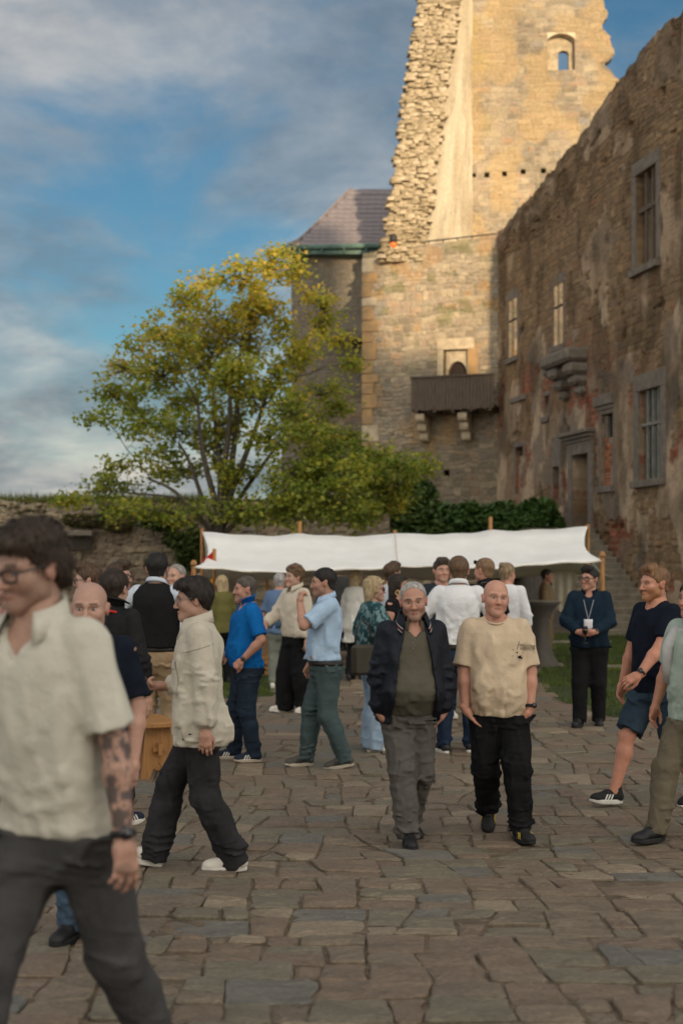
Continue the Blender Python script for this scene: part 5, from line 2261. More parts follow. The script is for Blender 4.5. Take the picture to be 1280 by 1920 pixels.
        HP = [Ell((0, .014, .040), (.0745, .096, .083), .02), Ell((0, -.012, -.02), (.066, .078, .085), .03), Cap((0, -.040, -.060), (0, -.066, -.094), .040, .026, .03), Cap((-.040, -.02, -.062), (0, -.070, -.096), .026, .022, .025), Cap((.040, -.02, -.062), (0, -.070, -.096), .026, .022, .025),
              Ell((.038, -.055, -.028), (.026, .030, .028), .02), Ell((-.038, -.055, -.028), (.026, .030, .028), .02),
              Cap((-.042, -.070, .026), (0, -.085, .022), .0115, .0115, .012), Cap((.042, -.070, .026), (0, -.085, .022), .0115, .0115, .012),
              Cap((0, -.088, .014), (0, -.110, -.030), .0078, .0118, .010), Ell((.0115, -.098, -.034), (.0085, .011, .0080), .006), Ell((-.0115, -.098, -.034), (.0085, .011, .0080), .006),
              Cap((-.020, -.084, -.0665 + .008 * smile), (0, -.0955, -.062), .0048, .0068, .005), Cap((.020, -.084, -.0665 + .008 * smile), (0, -.0955, -.062), .0048, .0068, .005),
              Cap((-.016, -.084, -.0735 + .003 * smile), (0, -.0935, -.076), .0050, .0074, .005), Cap((.016, -.084, -.0735 + .003 * smile), (0, -.0935, -.076), .0050, .0074, .005),
              Ell((.0765, .012, -.008), (.010, .019, .030), .008), Ell((-.0765, .012, -.008), (.010, .019, .030), .008), Ell((.082, .020, .010), (.008, .013, .016), .006), Ell((-.082, .020, .010), (.008, .013, .016), .006),
              Cap((0, .03, -.05), (0, .022, -.12), .052, .052, .03)]
        if s.g > 1.12:
            HP += [Ell((.034, -.03, -.062), (.034, .04, .036), .03), Ell((-.034, -.03, -.062), (.034, .04, .036), .03), Ell((0, -.03, -.10), (.05, .045, .03), .03)]
        SB = [Ell((.031, -.098, .004), (.019, .019, .0125), .010), Ell((-.031, -.098, .004), (.019, .019, .0125), .010)]
        V, Q = sdf_mesh(HP, s.hres / max(h, .9), SB)
        # eyeballs closed back in
        E2 = [Ell((.031, -.0715, .003), (.0150, .0150, .0120), .004), Ell((-.031, -.0715, .003), (.0150, .0150, .0120), .004)]
        C = np.tile(s.skin, (len(V), 1))
        x, y, z = V.T
        ax = np.abs(x)
        front = y < -.04
        C *= (1 + .0 * x)[:, None]
        red = np.exp(-((ax - .040) ** 2 + (z + .030) ** 2) / .0006) * .25 + np.exp(-((ax) ** 2 + (z + .034) ** 2) / .0003) * .35
        C *= 1 - red[:, None] * np.array([0.0, .32, .34])
        C *= 1 - (np.abs(x) > .072)[:, None] * np.array([0.0, .12, .12]) * (z[:, None] < .04)
        lip = front * np.exp(-(np.maximum(ax - .017, 0) / .005) ** 2) * ((np.abs(z + .0675 - .003 * smile * (ax > .012)) < .0105))
        C = lerp3(C, s.skin * np.array([.86, .60, .58]) * lips, lip * .75)
        mouth = front * (ax < .021) * np.exp(-((z + .0685 - .10 * smile * ax) / .0022) ** 2)
        C = lerp3(C, s.skin * .22, mouth * .8)
        br = front * sstep(.010, .016, ax) * sstep(.052, .044, ax) * np.exp(-((z - .027 - .05 * (.03 - np.abs(ax - .033))) / .0052) ** 2)
        C = lerp3(C, brow, np.clip(br * 1.1, 0, .92))
        socket_shade = front * np.exp(-(((ax - .031) / .017) ** 2 + ((z - .004) / .0085) ** 2) * .8)
        C = C * (1 - .30 * socket_shade)[:, None]  # eye sockets darkened in the skin colour as painted shading
        if beard:
            bz = front_b = (y < .015) * sstep(-.020, -.040, z + .35 * np.maximum(0, .035 - ax) * 0 - .012 * (ax > .04)) * sstep(-.125, -.112, z)
            nose = np.exp(-((ax / .017) ** 2 + ((z + .03) / .018) ** 2))
            bz = bz * (1 - nose) * (1 - lip * .8) * (1 - .8 * np.exp(-(((ax - .038) / .02) ** 2 + ((z + .030) / .016) ** 2)))
            C = lerp3(C, beardcol, np.clip(bz * beard, 0, 1))
        if shave is not None:
            hz = np.interp(y, [-.10, -.07, -.03, 0, .04, .09], [.085, .078, .040, .0, -.03, -.05])
            C = lerp3(C, s.skin * np.array(shave), sstep(0, .012, z - hz) * .35)
        HX = np.array([1.07, 1, 1])
        push((V * HX * h) @ s.HR.T + s.headc, Q, C)
        # eyes: slim almond lens meshes sitting in the sockets
        for sx in (1, -1):
            nu, nv = 13, 9
            ev, ec = [], []
            for i in range(nu):
                for j in range(nv):
                    u, v = i / (nu - 1) * 2 - 1, j / (nv - 1) * 2 - 1
                    hx = .0135 * u
                    op = .0056 * (1 - abs(u) ** 2.2) ** .8
                    ev.append((sx * .031 + hx, -.0765 - .0085 * math.sqrt(max(0, 1 - u * u * .8)) + .002 * abs(v), .0035 + op * v))
                    rr = math.hypot(hx, op * v)
                    ec.append((.006, .005, .005) if rr < .0022 else (eyes if rr < .0052 else ((.46, .42, .39) if abs(v) < .85 else tuple(s.skin * .25))))
            eq = np.array([(i * nv + j, (i + 1) * nv + j, (i + 1) * nv + j + 1, i * nv + j + 1) for i in range(nu - 1) for j in range(nv - 1)])
            push((np.array(ev) * HX * h) @ s.HR.T + s.headc, eq, np.array(ec))
        # hands
        for sd, sg in (('l', 1), ('r', -1)):
            S, E, T = s.arm[sd]
            pose, palm, dv = s.hands.get(sd, ('relaxed', None, None))
            if pose == 'none':
                continue
            P = s.hand_prims(pose)
            V, Q = sdf_mesh(P, max(s.hres, .0045))
            V = V * k * (.92 if s.female else 1.02) * (1 + (g - 1) * .5)
            if sg > 0:
                V = V * np.array([-1, 1, 1])
                Q = Q[:, ::-1]
            # frame: -z along the hand, +y = palm normal
            f = unit(T - E) if dv is None else unit(dv)
            pn = np.array([-sg, .25, 0.0]) if palm is None else np.array(palm, float)
            yv = unit(pn - f * (pn @ f))
            zv = -f
            xv = np.cross(yv, zv)
            Mx = np.stack([xv, yv, zv], 1)
            W = V @ Mx.T + T
            C = np.tile(s.skin * np.array([1.0, .93, .90]), (len(W), 1))
            if tattoo == sd:
                C = lerp3(C, (0.05, 0.045, 0.045), sstep(.6, .64, fbm(W[:, 0] * 25, W[:, 1] * 25, W[:, 2] * 22, 2, 4)) * .4)
            push(W, Q, C)
        me = mesh('body', np.concatenate(VV), np.concatenate(QQ), True, np.concatenate(CC))
        s.body = mobj('body', me, M_SKIN, s.root)
        return s

    # ---------------------------------------------------------------- hair
    def hair(s, style, mat, seed=1, thick=.012):
        h = s.hk
        hl = {'short': ([-.11, -.08, -.05, -.02, .015, .05, .10], [.082, .068, .046, .000, .010, -.055, -.082])}['short']
        if style == 'receding':
            hl = ([-.11, -.06, -.02, .015, .05, .10], [.115, .104, .030, .014, -.040, -.060])
        rs = max(s.hres, .0048)
        P = [Ell((0, .016, .040), (.0765 + thick * .7, .098 + thick * .8, .083 + thick), .01)]
        P.append(Ell((0, .050, -.036), (.060, .044, .058), .02))
        amp = .004
        if style == 'quiff':
            P += [Cap((-.035, -.062, .105), (.035, -.062, .110), .026, .026, .03), Cap((-.03, -.02, .12), (.03, -.02, .12), .03, .03, .03)]
        if style == 'wavy':
            P += [Ell((0, .02, .085), (.085, .105, .055), .03), Cap((-.045, -.075, .092), (.04, -.085, .088), .026, .022, .03), Ell((.0, .085, .0), (.072, .045, .075), .03), Ell((.066, .045, .0), (.026, .045, .055), .02), Ell((-.066, .045, .0), (.026, .045, .055), .02), Ell((0, .085, -.045), (.055, .03, .04), .03)]
            amp = .010
        if style == 'curtain':
            P += [Ell((.03, -.04, .085), (.06, .062, .045), .02), Ell((-.03, -.04, .085), (.06, .062, .045), .02), Cap((.012, -.092, .082), (.066, -.072, .040), .016, .014, .02), Cap((-.012, -.092, .082), (-.066, -.072, .030), .016, .014, .02), Ell((0, .05, .02), (.082, .065, .085), .02), Ell((.074, .025, .02), (.015, .035, .045), .02), Ell((-.074, .025, .02), (.015, .035, .045), .02)]
            amp = .005
        if style == 'curly':
            r = np.random.default_rng(seed)
            for q in range(34):
                d = unit(r.normal(0, 1, 3) * np.array([1, 1, .8]) + np.array([0, -.1, .75]))
                P.append(Ell(np.array([0, .012, .055]) + d * np.array([.078, .092, .085]), np.full(3, r.uniform(.020, .030)), .008))
            amp = .007
        if style in ('bob', 'long'):
            zl = -.13 if style == 'bob' else -.26
            P += [Loft([zl, -.06, .0, .05], [.075, .092, .092, .088], [.045, .06, .075, .085], [0, 0, 0, 0], [.055, .05, .035, .02], .02), Cap((.030, -.085, .085), (.082, -.03, -.02), .016, .02, .02), Cap((-.030, -.085, .085), (-.082, -.03, -.02), .016, .02, .02)]
            amp = .008
        if style == 'ponytail':
            P += [Ell((0, .11, .03), (.03, .035, .035), .02), Cap((0, .125, .02), (0, .12, -.12), .026, .012, .02)]
        if style == 'bun':
            P += [Ell((0, .10, .095), (.036, .036, .034), .02)]
        post = folds(seed, amp * .8, (1, 1, .40) if style != 'curly' else (1.6, 1.6, 1.6), 190)
        face = Ell((0, -.085, -.035), (.062, .075, .115), .01)

        def line(X, Y, Z):
            hz = np.interp(Y, hl[0], hl[1])
            if style in ('bob', 'long'):
                hz = np.interp(Y, [-.11, -.08, -.05, -.03, -.01], [.080, .068, .040, -.06, -.40])
            elif style == 'wavy':
                hz = np.interp(Y, [-.11, -.08, -.05, -.02, .015, .05, .10], [.078, .064, .046, -.012, .012, -.075, -.085])
            elif style == 'ponytail':
                hz = np.where(Y > .085, -.3, hz)
            hz = hz + .007 * np.sin(X * 170 + 3 * np.sin(Y * 90)) * np.sin(Y * 140 + seed)
            return (hz - Z) + 0 * X
        V, Q = sdf_mesh(P, rs, [line], post)
        # stray strands over the surface
        if s.Y < 17 and len(Q):
            r = np.random.default_rng(seed + 100)
            nrm = np.zeros_like(V)
            fn = np.cross(V[Q[:, 1]] - V[Q[:, 0]], V[Q[:, 2]] - V[Q[:, 0]])
            for q in range(4):
                np.add.at(nrm, Q[:, q], fn)
            nrm /= np.linalg.norm(nrm, axis=1)[:, None] + 1e-9
            m = 1500 if s.Y < 11 else 800
            ii = r.integers(0, len(V), m)
            P0, N0 = V[ii], nrm[ii]
            fl = np.tile(np.array([0, .35, -1.0]), (m, 1)) + r.normal(0, .55, (m, 3))
            if style in ('quiff', 'wavy', 'curtain'):
                fl = np.where((P0[:, 2] > .09)[:, None], np.array([.5, -.6, .3]) + r.normal(0, .6, (m, 3)), fl)
            fl -= N0 * (fl * N0).sum(1)[:, None]
            fl /= np.linalg.norm(fl, axis=1)[:, None] + 1e-9
            ln = r.uniform(.5, 1.3, m)[:, None] * {'short': .016, 'receding': .010}.get(style, .024 if thick > .007 else .012)
            sd_ = np.cross(fl, N0) * .0016
            lift = r.uniform(.0, .0045, m)[:, None] + (.004 if style in ('curly', 'wavy') else 0)
            a0, a1, a2 = P0 - N0 * .002, P0 + fl * ln * .5 + N0 * lift, P0 + fl * ln + N0 * (lift * .6 - .001)
            VS = np.stack([a0 - sd_, a0 + sd_, a1 - sd_, a1 + sd_, a2], 1).reshape(-1, 3)
            b0 = np.arange(m)[:, None] * 5 + len(V)
            FS = [tuple(x) for x in (b0 + np.array([[0, 1, 3, 2]]))] + [tuple(x) for x in (b0 + np.array([[2, 3, 4]]))]
            Q = [tuple(x) for x in Q] + FS
            V = np.concatenate([V, VS])
        me = mesh('hair', (V * np.array([1.07, 1, 1]) * h) @ s.HR.T + s.headc, Q, True)
        return mobj('hair', me, mat, s.root)

    def headpt(s, p):
        return s.HR @ (np.array(p, float) * np.array([1.07, 1, 1]) * s.hk) + s.headc

    def head_mesh(s, mb, name, mat, smooth=True):
        mb.v = [tuple(s.headpt(p)) for p in mb.v]
        return mb.build(name, mat, s.root, smooth)

    def glasses(s, mat, sun=False, up=False, r=.0024):
        mb = MB()
        dz, dy = (0, 0) if not up else (.085, .02)
        for sx in (1, -1):
            ring = []
            for t in np.linspace(0, 2 * PI, 17):
                c, sn = math.cos(t), math.sin(t)
                ring.append((sx * .034 + .027 * np.sign(c) * abs(c) ** .7, -.104 + abs(.034 * sx + .027 * c) * .16 + dy, .001 + .019 * np.sign(sn) * abs(sn) ** .7 + dz))
            mb.tube(ring, r, 6, False)
            mb.tube([(sx * .062, -.092 + dy, .010 + dz), (sx * .078, -.06 + dy, .012 + dz), (sx * .084, .01 + dy, .010 + dz), (sx * .082, .03 + dy, -.004 + dz)], r * .85, 6)
        mb.tube([(-.008, -.104 + dy, .006 + dz), (0, -.107 + dy, .009 + dz), (.008, -.104 + dy, .006 + dz)], r, 6)
        g_ = s.head_mesh(mb, 'glasses', mat)
        lens = MB()
        for sx in (1, -1):
            pts = [(sx * .034 + .026 * np.sign(math.cos(t)) * abs(math.cos(t)) ** .7, -.103 + abs(.034 * sx + .026 * math.cos(t)) * .16 + dy, .001 + .018 * np.sign(math.sin(t)) * abs(math.sin(t)) ** .7 + dz) for t in np.linspace(0, 2 * PI, 16, endpoint=False)]
            if sx > 0:
                pts = pts[::-1]
            lens.add(pts, [tuple(range(16))])
        if sun:
            lens.v = [tuple(s.headpt(p)) for p in lens.v]
            lens.build('lens', M_SUNGL, g_)
        return g_

    # ---------------------------------------------------------------- clothes
    def top(s, name, mat, sleeve=.72, hem=.90, off=.016, neck=.066, neckz=1.50, fit=1.0, open_=None, seed=3, fold=.006, sl_r=(.022, .026), long_r=(.020, .016), vneck=0.0, hemflare=0.0, puff=None, cutarm=True, shade=None, colors=None, parent=None, zsh=0.0, subs=()):
        k, g = s.k, s.g
        off *= .82
        sl_r = tuple(v * .86 for v in sl_r)
        long_r = tuple(v * .88 for v in long_r)
        z = s.tz
        o = off * np.interp(z / k, [.80, .95, 1.10, 1.3, 1.45, 1.53], [1.15 + hemflare, 1.15 + hemflare * .7, 1.25, 1.0, .75, .55])
        # cloth hangs from chest / belly: do not follow the waist in
        w = s.tw + o
        d = s.td + o
        i2 = np.argmin(np.abs(z / k - 1.28))
        wmax = np.maximum(w, np.interp(z / k, [.8, 1.0, 1.28, 1.4], [.97, .97, 1.0, 0]) * w[i2] * fit)
        dmax = np.maximum(d, np.interp(z / k, [.8, 1.0, 1.28, 1.4], [.96, .98, 1.0, 0]) * d[i2] * fit)
        P = [Loft(z, wmax, dmax, s.tx, s.ty, .04, z0=hem * k)]
        cols = None
        for sd, sg in (('l', 1), ('r', -1)):
            S, E, T = s.arm[sd]
            f = k * (1 + (g - 1) * .9) * (.86 if s.female else 1)
            S2 = S - np.array([sg * .012, 0, -.006]) * k
            P.append(Cap(s.neck0 + np.array([0, .022, -.012]) * k, S2, .036 * k + off * .5, .044 * k + off * .6, .05))
            if sleeve <= 0.02:
                continue
            if sleeve < 1.02:
                e = S + (E - S) * sleeve
                P.append(Cap(S2, e, .053 * f + sl_r[0] * .6, .046 * f + sl_r[1], .018, flat=True))
            else:
                e = E + (T - E) * (sleeve - 1)
                P += [Cap(S2, E, .053 * f + long_r[0] * .65, .043 * f + long_r[0] * .95, .014), Cap(E, e, .043 * f + long_r[0] * .95, .030 * f + long_r[1], .010, flat=True)]
                if puff:
                    c0 = E + (T - E) * (sleeve - 1) * .86
                    P.append(Cap(E + (T - E) * .45, c0, .036 * f + long_r[1] * 1.2, .036 * f + long_r[1] + puff, .02))
        nk = s.neck0
        SB = [Cap(nk + np.array([0, -.030 - vneck * .4, (neckz - 1.48)]) * k, nk + np.array([0, -.03, .16]) * k, neck * k, neck * 1.15 * k, .008), lambda X, Y, Z: hem * k + .004 * np.sin(X * 30 + seed) - Z + 0 * Y]
        if vneck:
            SB.append(Cap(s.w2((neckz - .02) * k, s.lx) + np.array([0, -.01, 0]), s.w2((neckz - vneck) * k, s.lx) + np.array([0, -.01, 0]), .045 * k, .008, .01))
        if open_:
            wf, zt = open_

            def op(X, Y, Z):
                ww = np.interp(Z / k, [hem, 1.1, 1.3, 1.45, 1.6], wf)
                cy = np.interp(Z, s.tz, s.ty)
                return np.where(Y < cy - .03, ww * k - np.abs(X - np.interp(Z, s.tz, s.tx)), -1.0)
            SB.append(op)
        SB += list(subs)
        s.hem = hem if name not in ('jacket', 'waistcoat', 'overshirt') else s.hem
        fd = folds(seed, fold * 4.0, (1, 1, .42), 18)
        fe = folds(seed + 1, fold * 3.8, (.5, .5, 1.2), 32)
        els = [s.arm[q][1] for q in 'lr']
        rg = np.random.default_rng(seed + 500)
        segs = []

        def sp(x, z, back):
            w, d, cx, cy = (np.interp(z, s.tz, v) for v in (wmax, dmax, s.tx, s.ty))
            q = min(abs(x / w), .97)
            dd = d * (1 - q ** 2.3) ** (1 / 2.3)
            return np.array([x + cx, cy + (dd if back else -dd), z])
        nc = 0 if s.Y > 18 else (9 if fold > .0065 else 6)
        for back in (False, True):
            for sg in (1, -1):
                for q in range(nc):
                    ty_ = q % 3
                    if ty_ == 0:
                        x0, z0, x1, z1 = .150, 1.36 - .06 * rg.random(), rg.uniform(.0, .10), 1.36 - rg.uniform(.10, .34)
                    elif ty_ == 1:
                        z0 = rg.uniform(max(hem + .05, .95), 1.18)
                        x0, x1, z1 = .150, rg.uniform(.0, .09), z0 + rg.uniform(-.09, .06)
                    else:
                        x0 = rg.uniform(.02, .14)
                        z0, x1, z1 = hem + .0, x0 + rg.uniform(-.04, .04), hem + rg.uniform(.10, .26)
                    segs.append((sp(sg * x0 * k, z0 * k, back), sp(sg * x1 * k, z1 * k, back), fold * rg.uniform(1.6, 3.2), rg.uniform(.012, .022)))
        if sleeve > 1:
            for q_ in 'lr':
                S_, E_, T_ = s.arm[q_]
                ax_ = unit(T_ - S_)
                for q in range(7):
                    c_ = E_ + (T_ - E_) * rg.uniform(-.35, .75)
                    n_ = unit(np.cross(ax_, rg.normal(0, 1, 3)))
                    m_ = unit(np.cross(ax_, n_))
                    rr_ = .06 * k
                    segs.append((c_ + n_ * rr_ + ax_ * rg.uniform(-.03, .03), c_ + m_ * rr_ + ax_ * rg.uniform(-.03, .03), fold * 1.6, .012))
        cf = crease_field(segs)

        def post(x, y, z):
            w_ = 0
            if sleeve > 1:
                for e in els:
                    w_ = w_ + np.exp(-((x - e[0]) ** 2 + (y - e[1]) ** 2 + (z - e[2]) ** 2) / .018)
            wl = sstep(1.15 * k, hem * k, z)
            return (fd(x, y, z) * (.45 + .6 * wl) + fe(x, y, z) * np.clip(w_ + .40 * wl, 0, 1)) * sstep(1.54 * k, 1.44 * k, z) + cf(x, y, z)
        V, Q = sdf_mesh(P, s.res, SB, post, smooth=1)
        C = None
        if colors is not None:
            C = colors(V)
        s.top_prof = (wmax, dmax)
        me = mesh(name, V, Q, True, C)
        return mobj(name, me, mat, parent or s.root)

    def trousers(s, mat, waist=None, fit=(.018, .022, .024), end=0.0, name='trousers', seed=5, fold=.007, stack=.6, short=None, off=.010, cargo=False):
        k, g = s.k, s.g
        z = s.tz
        if waist is None:
            waist = 1.01 if s.hem > .95 else max(s.hem + .008, .842)
        m = z <= (waist + .08) * k
        P = [Loft(z[m], s.tw[m] + off, s.td[m] + off, s.tx[m], s.ty[m], .05, z1=waist * k)]
        f = k * (1 + (g - 1) * .9) * (.9 if s.female else 1)
        for sd, sg in (('l', 1), ('r', -1)):
            hp_, kn, an = s.leg[sd]
            a2 = an - unit(an - kn) * end * k + np.array([0, .004, -.036])
            mid = kn + (an - kn) * .35
            if short is not None:
                e = kn + (hp_ - kn) * short
                P += [Cap(hp_, e, .086 * f + fit[0], .060 * f + fit[1], .05, flat=True)]
            else:
                P += [Cap(hp_, kn, .086 * f + fit[0] * .8, .054 * f + fit[1], .05), Cap(kn, mid + np.array([0, .008, 0]), .054 * f + fit[1], .052 * f + fit[2] * .9, .02), Cap(mid + np.array([0, .008, 0]), a2, .052 * f + fit[2] * .9, .040 * f + fit[2], .02, flat=True)]
                if cargo:
                    c_ = kn + (hp_ - kn) * .22 + np.array([sg * .055, .0, 0])
                    P.append(Ell(c_, (.035, .06, .085), .02))
        fd = folds(seed, fold * 1.6, (1, 1, .28), 32)
        fk = folds(seed + 7, fold * 3.4, (.4, .4, 1.4), 36)
        kns = [s.leg[q][1] for q in 'lr']
        rg = np.random.default_rng(seed + 700)
        segs = []
        if s.Y < 18:
            for q_, sg in (('l', 1), ('r', -1)):
                hp_, kn_, an_ = s.leg[q_]
                for fr in (-1, 1):
                    rr_ = .088 * f
                    for q in range(4):          # pulled from the crotch and hip
                        a_ = np.array([sg * rg.uniform(.0, .03), .01 + fr * .085 * f, .82 + .02 * rg.random()]) * k
                        t_ = rg.uniform(.12, .45)
                        b_ = hp_ + (kn_ - hp_) * t_ + np.array([sg * rg.uniform(.01, .06), fr * rr_ * .85, 0])
                        segs.append((a_, b_, fold * rg.uniform(1.3, 2.2), .015))
                    for q in range(4):          # behind and over the knee, down the shin
                        t_ = rg.uniform(-.25, .9)
                        c_ = kn_ + (an_ - kn_) * t_ if t_ > 0 else kn_ + (hp_ - kn_) * -t_
                        r2 = (.055 * f + fit[1])
                        segs.append((c_ + np.array([-r2 * .8, fr * r2 * .6, rg.uniform(-.03, .03)]), c_ + np.array([r2 * .8, fr * r2 * .6, rg.uniform(-.03, .03)]), fold * rg.uniform(1.3, 2.2), .015))
        cf = crease_field(segs)
        ans = [s.leg[q][2] for q in 'lr']

        def post(x, y, z):
            w_ = 0
            for e in kns:
                w_ = w_ + .8 * np.exp(-((x - e[0]) ** 2 + (y - e[1]) ** 2 + (z - e[2]) ** 2) / .016)
            if short is None:
                for e in ans:
                    w_ = w_ + stack * 1.6 * np.exp(-((x - e[0]) ** 2 + (y - e[1]) ** 2) / .02 - ((z - e[2] - .05) / .11) ** 2)
            cr = .8 * np.exp(-((z - .84 * k) / .09) ** 2)
            return fd(x, y, z) * .9 + fk(x, y, z) * np.clip(w_ + cr, 0, 1.3) + cf(x, y, z)
        V, Q = sdf_mesh(P, s.res, [lambda X, Y, Z: Z - (waist + .004) * k + 0 * X + 0 * Y], post)
        return mobj(name, mesh(name, V, Q, True), mat, s.root)

    def shoes(s, mat, sole, style='sneaker', stripes=None, parent=None):
        k = s.k
        for sd, sg in (('l', 1), ('r', -1)):
            A, yw, pt = s.foot[sd]
            Rz = np.array(Euler((R(pt), 0, R(yw))).to_matrix())
            P = [Cap((0, .035, .055), (0, -.055, .060), .036, .040, .02), Cap((0, -.055, .058), (0, -.150, .040), .040, .031, .02), Ell((0, -.135, .038), (.044, .062, .034), .02), Cap((0, .030, .060), (0, .022, .108), .038, .040, .02), Ell((0, .035, .045), (.037, .042, .040), .015)]
            V, Q = sdf_mesh(P, max(s.res * .62, .007), [lambda X, Y, Z: .018 - Z + 0 * X + 0 * Y, Cap((0, .02, .09), (0, .012, .2), .030, .040, .006)])
            off = np.array([0, 0, -.085])

            def tr(v):
                return (((np.asarray(v) + off) * k) @ Rz.T) + A
            up = mobj('shoe', mesh('shoe', tr(V), Q, True), mat, s.root)
            out = []
            for i in range(28):
                t = 2 * PI * i / 28
                y = -.058 + .130 * math.cos(t) * (1.06 if math.cos(t) < 0 else 1.0)
                w = .046 * (1 + .12 * (y < -.08) - .10 * (y > .0)) * abs(math.sin(t)) ** .72 * np.sign(math.sin(t))
                out.append((w, y))
            h1 = .032 if style != 'dress' else .022
            b = []
            for zz, sc_ in ((0.0, .95), (.006, 1.02), (h1 * .8, 1.02), (h1, .97)):
                for x_, y_ in out:
                    lift = .010 * max(0, (-y_ - .12) / .06) if zz < .01 else .004 * max(0, (-y_ - .12) / .06)
                    b.append((x_ * sc_, -.058 + (y_ + .058) * sc_, zz + lift))
            F = []
            for l_ in range(3):
                for i in range(28):
                    j = (i + 1) % 28
                    F.append((l_ * 28 + i, l_ * 28 + j, (l_ + 1) * 28 + j, (l_ + 1) * 28 + i))
            F += [tuple(range(28))[::-1], tuple(range(84, 112))]
            so = mobj('sole', mesh('sole', tr(b), F, False), sole, up)
            # laces
            mb = MB()
            for q in range(4):
                y0 = -.05 - q * .020
                mb.tube([tr((-.020, y0 + .004, .093 - q * .0085)), tr((0, y0, .1005 - q * .0085)), tr((.020, y0 + .004, .093 - q * .0085))], .0032, 5)
            mb.build('lace', sole if style != 'dress' else mat, up)
            if stripes is not None:
                for side in (1, -1):
                    for q in range(3):
                        mb = MB()
                        y0 = -.035 - q * .024
                        pts = [(side * .047, y0 - .018, .030), (side * .0475, y0 - .010, .050), (side * .0425, y0 + .002, .072)]
                        pr = []
                        for (a_, b_, c_) in pts:
                            pr.append(((a_, b_ - .0055, c_), (a_, b_ + .0055, c_)))
                        vv = [tr(p) for pair in pr for p in pair]
                        mb.add(vv, [(0, 1, 3, 2), (2, 3, 5, 4)])
                        o = mb.build('stripe', stripes, up)
                        so_ = o.modifiers.new('t', 'SOLIDIFY')
                        so_.thickness = .004
                        so_.offset = 0
        return s

    def band(s, name, mat, z0, z1, off, parent=None, a0=0, a1=360, n=48, thick=.006):
        """belt / hem following the torso"""
        V, F = [], []
        for i in range(n + 1):
            t = R(a0 + (a1 - a0) * i / n)
            for z in (z0 * s.k, z1 * s.k):
                w, d, cx, cy = (np.interp(z, s.tz, v) for v in (s.tw, s.td, s.tx, s.ty))
                c, sn = math.cos(t), math.sin(t)
                for o in (off, off + thick):
                    V.append((cx + (w + o) * np.sign(c) * abs(c) ** (2 / 2.3), cy + (d + o) * np.sign(sn) * abs(sn) ** (2 / 2.3), z))
        for i in range(n):
            b = i * 4
            c = b + 4
            F += [(b + 1, c + 1, c + 3, b + 3), (b, b + 2, c + 2, c), (b + 2, b + 3, c + 3, c + 2), (b, c, c + 1, b + 1)]
        return mobj(name, mesh(name, V, F, True), mat, parent or s.root)

    def collar(s, mat, parent=None, r=.066, h=.042, open_=24, drop=.045, stand=.02, name='collar', spread=.02, trim=None):
        """folded shirt collar: band up the neck, leaf folded down with two points"""
        k = s.k
        c = s.neck0 + np.array([0, -.008, .046]) * k
        V, F = [], []
        n = 36
        rows = 4
        for i in range(n + 1):
            u = i / n
            a = R(-90 + open_ + (360 - 2 * open_) * u)
            fr = abs(2 * u - 1)                     # 1 at the front points, 0 at the nape
            tilt = -.028 * (-math.sin(a))           # lower at the front
            cs, sn = math.cos(a), math.sin(a)
            for j in range(rows):
                if j == 0:
                    rr, zz = r + .002, -.012
                elif j == 1:
                    rr, zz = r, stand
                elif j == 2:
                    rr, zz = r + .010, stand + .003
                else:
                    rr, zz = r + .022 + spread * fr ** 3, stand - h - drop * fr ** 4
                V.append(c + np.array([cs * rr * 1.04, sn * rr * 1.02, zz + tilt]) * k)
        for i in range(n):
            for j in range(rows - 1):
                a = i * rows + j
                F.append((a, a + rows, a + rows + 1, a + 1))
        o = mobj(name, mesh(name, V, F, True), mat, parent or s.root)
        m = o.modifiers.new('t', 'SOLIDIFY')
        m.thickness = .004
        if trim:
            mb = MB()
            for off_, tm in trim:
                t = MB()
                t.tube([V[i * rows + 3] + (V[i * rows + 2] - V[i * rows + 3]) * off_ + np.array([0, 0, .004]) for i in range(n + 1)], .0032, 5)
                t.build('collar_stripe', tm, o)
        return o

    def cuff(s, sd, t0, t1, r0, mat, parent, name='cuff'):
        S, E, T = s.arm[sd]
        MB().tube([E + (T - E) * t0, E + (T - E) * t1], r0, 14, False).build(name, mat, parent, True)

    def watch(s, sd, mat, t=.97, r=.031, face=True, out=None):
        S, E, T = s.arm[sd]
        ax = unit(T - E)
        c = E + (T - E) * t
        a = unit(np.cross(ax, [0, 1, .2]))
        b = np.cross(ax, a)
        rr = r * s.k * (1 + (s.g - 1) * .8)
        mb = MB()
        V, F = [], []
        n = 20
        for i in range(n):
            th = 2 * PI * i / n
            d = a * math.cos(th) + b * math.sin(th)
            for o, w in ((rr, -.010), (rr + .004, -.010), (rr + .004, .010), (rr, .010)):
                V.append(c + d * o + ax * w)
        for i in range(n):
            j = (i + 1) % n
            for q in range(4):
                F.append((i * 4 + q, j * 4 + q, j * 4 + (q + 1) % 4, i * 4 + (q + 1) % 4))
        mb.add(V, F)
        w = mb.build('watch', mat, s.root, True)
        if face:
            sg = 1 if sd == 'l' else -1
            o = unit(out) if out is not None else unit(np.array([sg, -.4, 0]))
            o = unit(o - ax * (o @ ax))
            x = np.cross(o, ax)
            Mx = Matrix(np.stack([x, ax, o], 1).tolist())
            MB().lathe([(0, .0), (.019, .0), (.020, .006), (.016, .011), (0, .0112)], 16, Vector(c + o * (rr + .001)), Mx).build('watch_face', M_WATCH, w, True)
        return w

    def dots(s, pts, r, mat, name, parent):
        for p in pts:
            mb = MB()
            mb.lathe([(0, 0.004), (r * .8, .003), (r, 0), (0, -.004)], 10, Vector(p), Matrix.Rotation(R(90), 3, 'X'))
            mb.build(name, mat, parent, True)


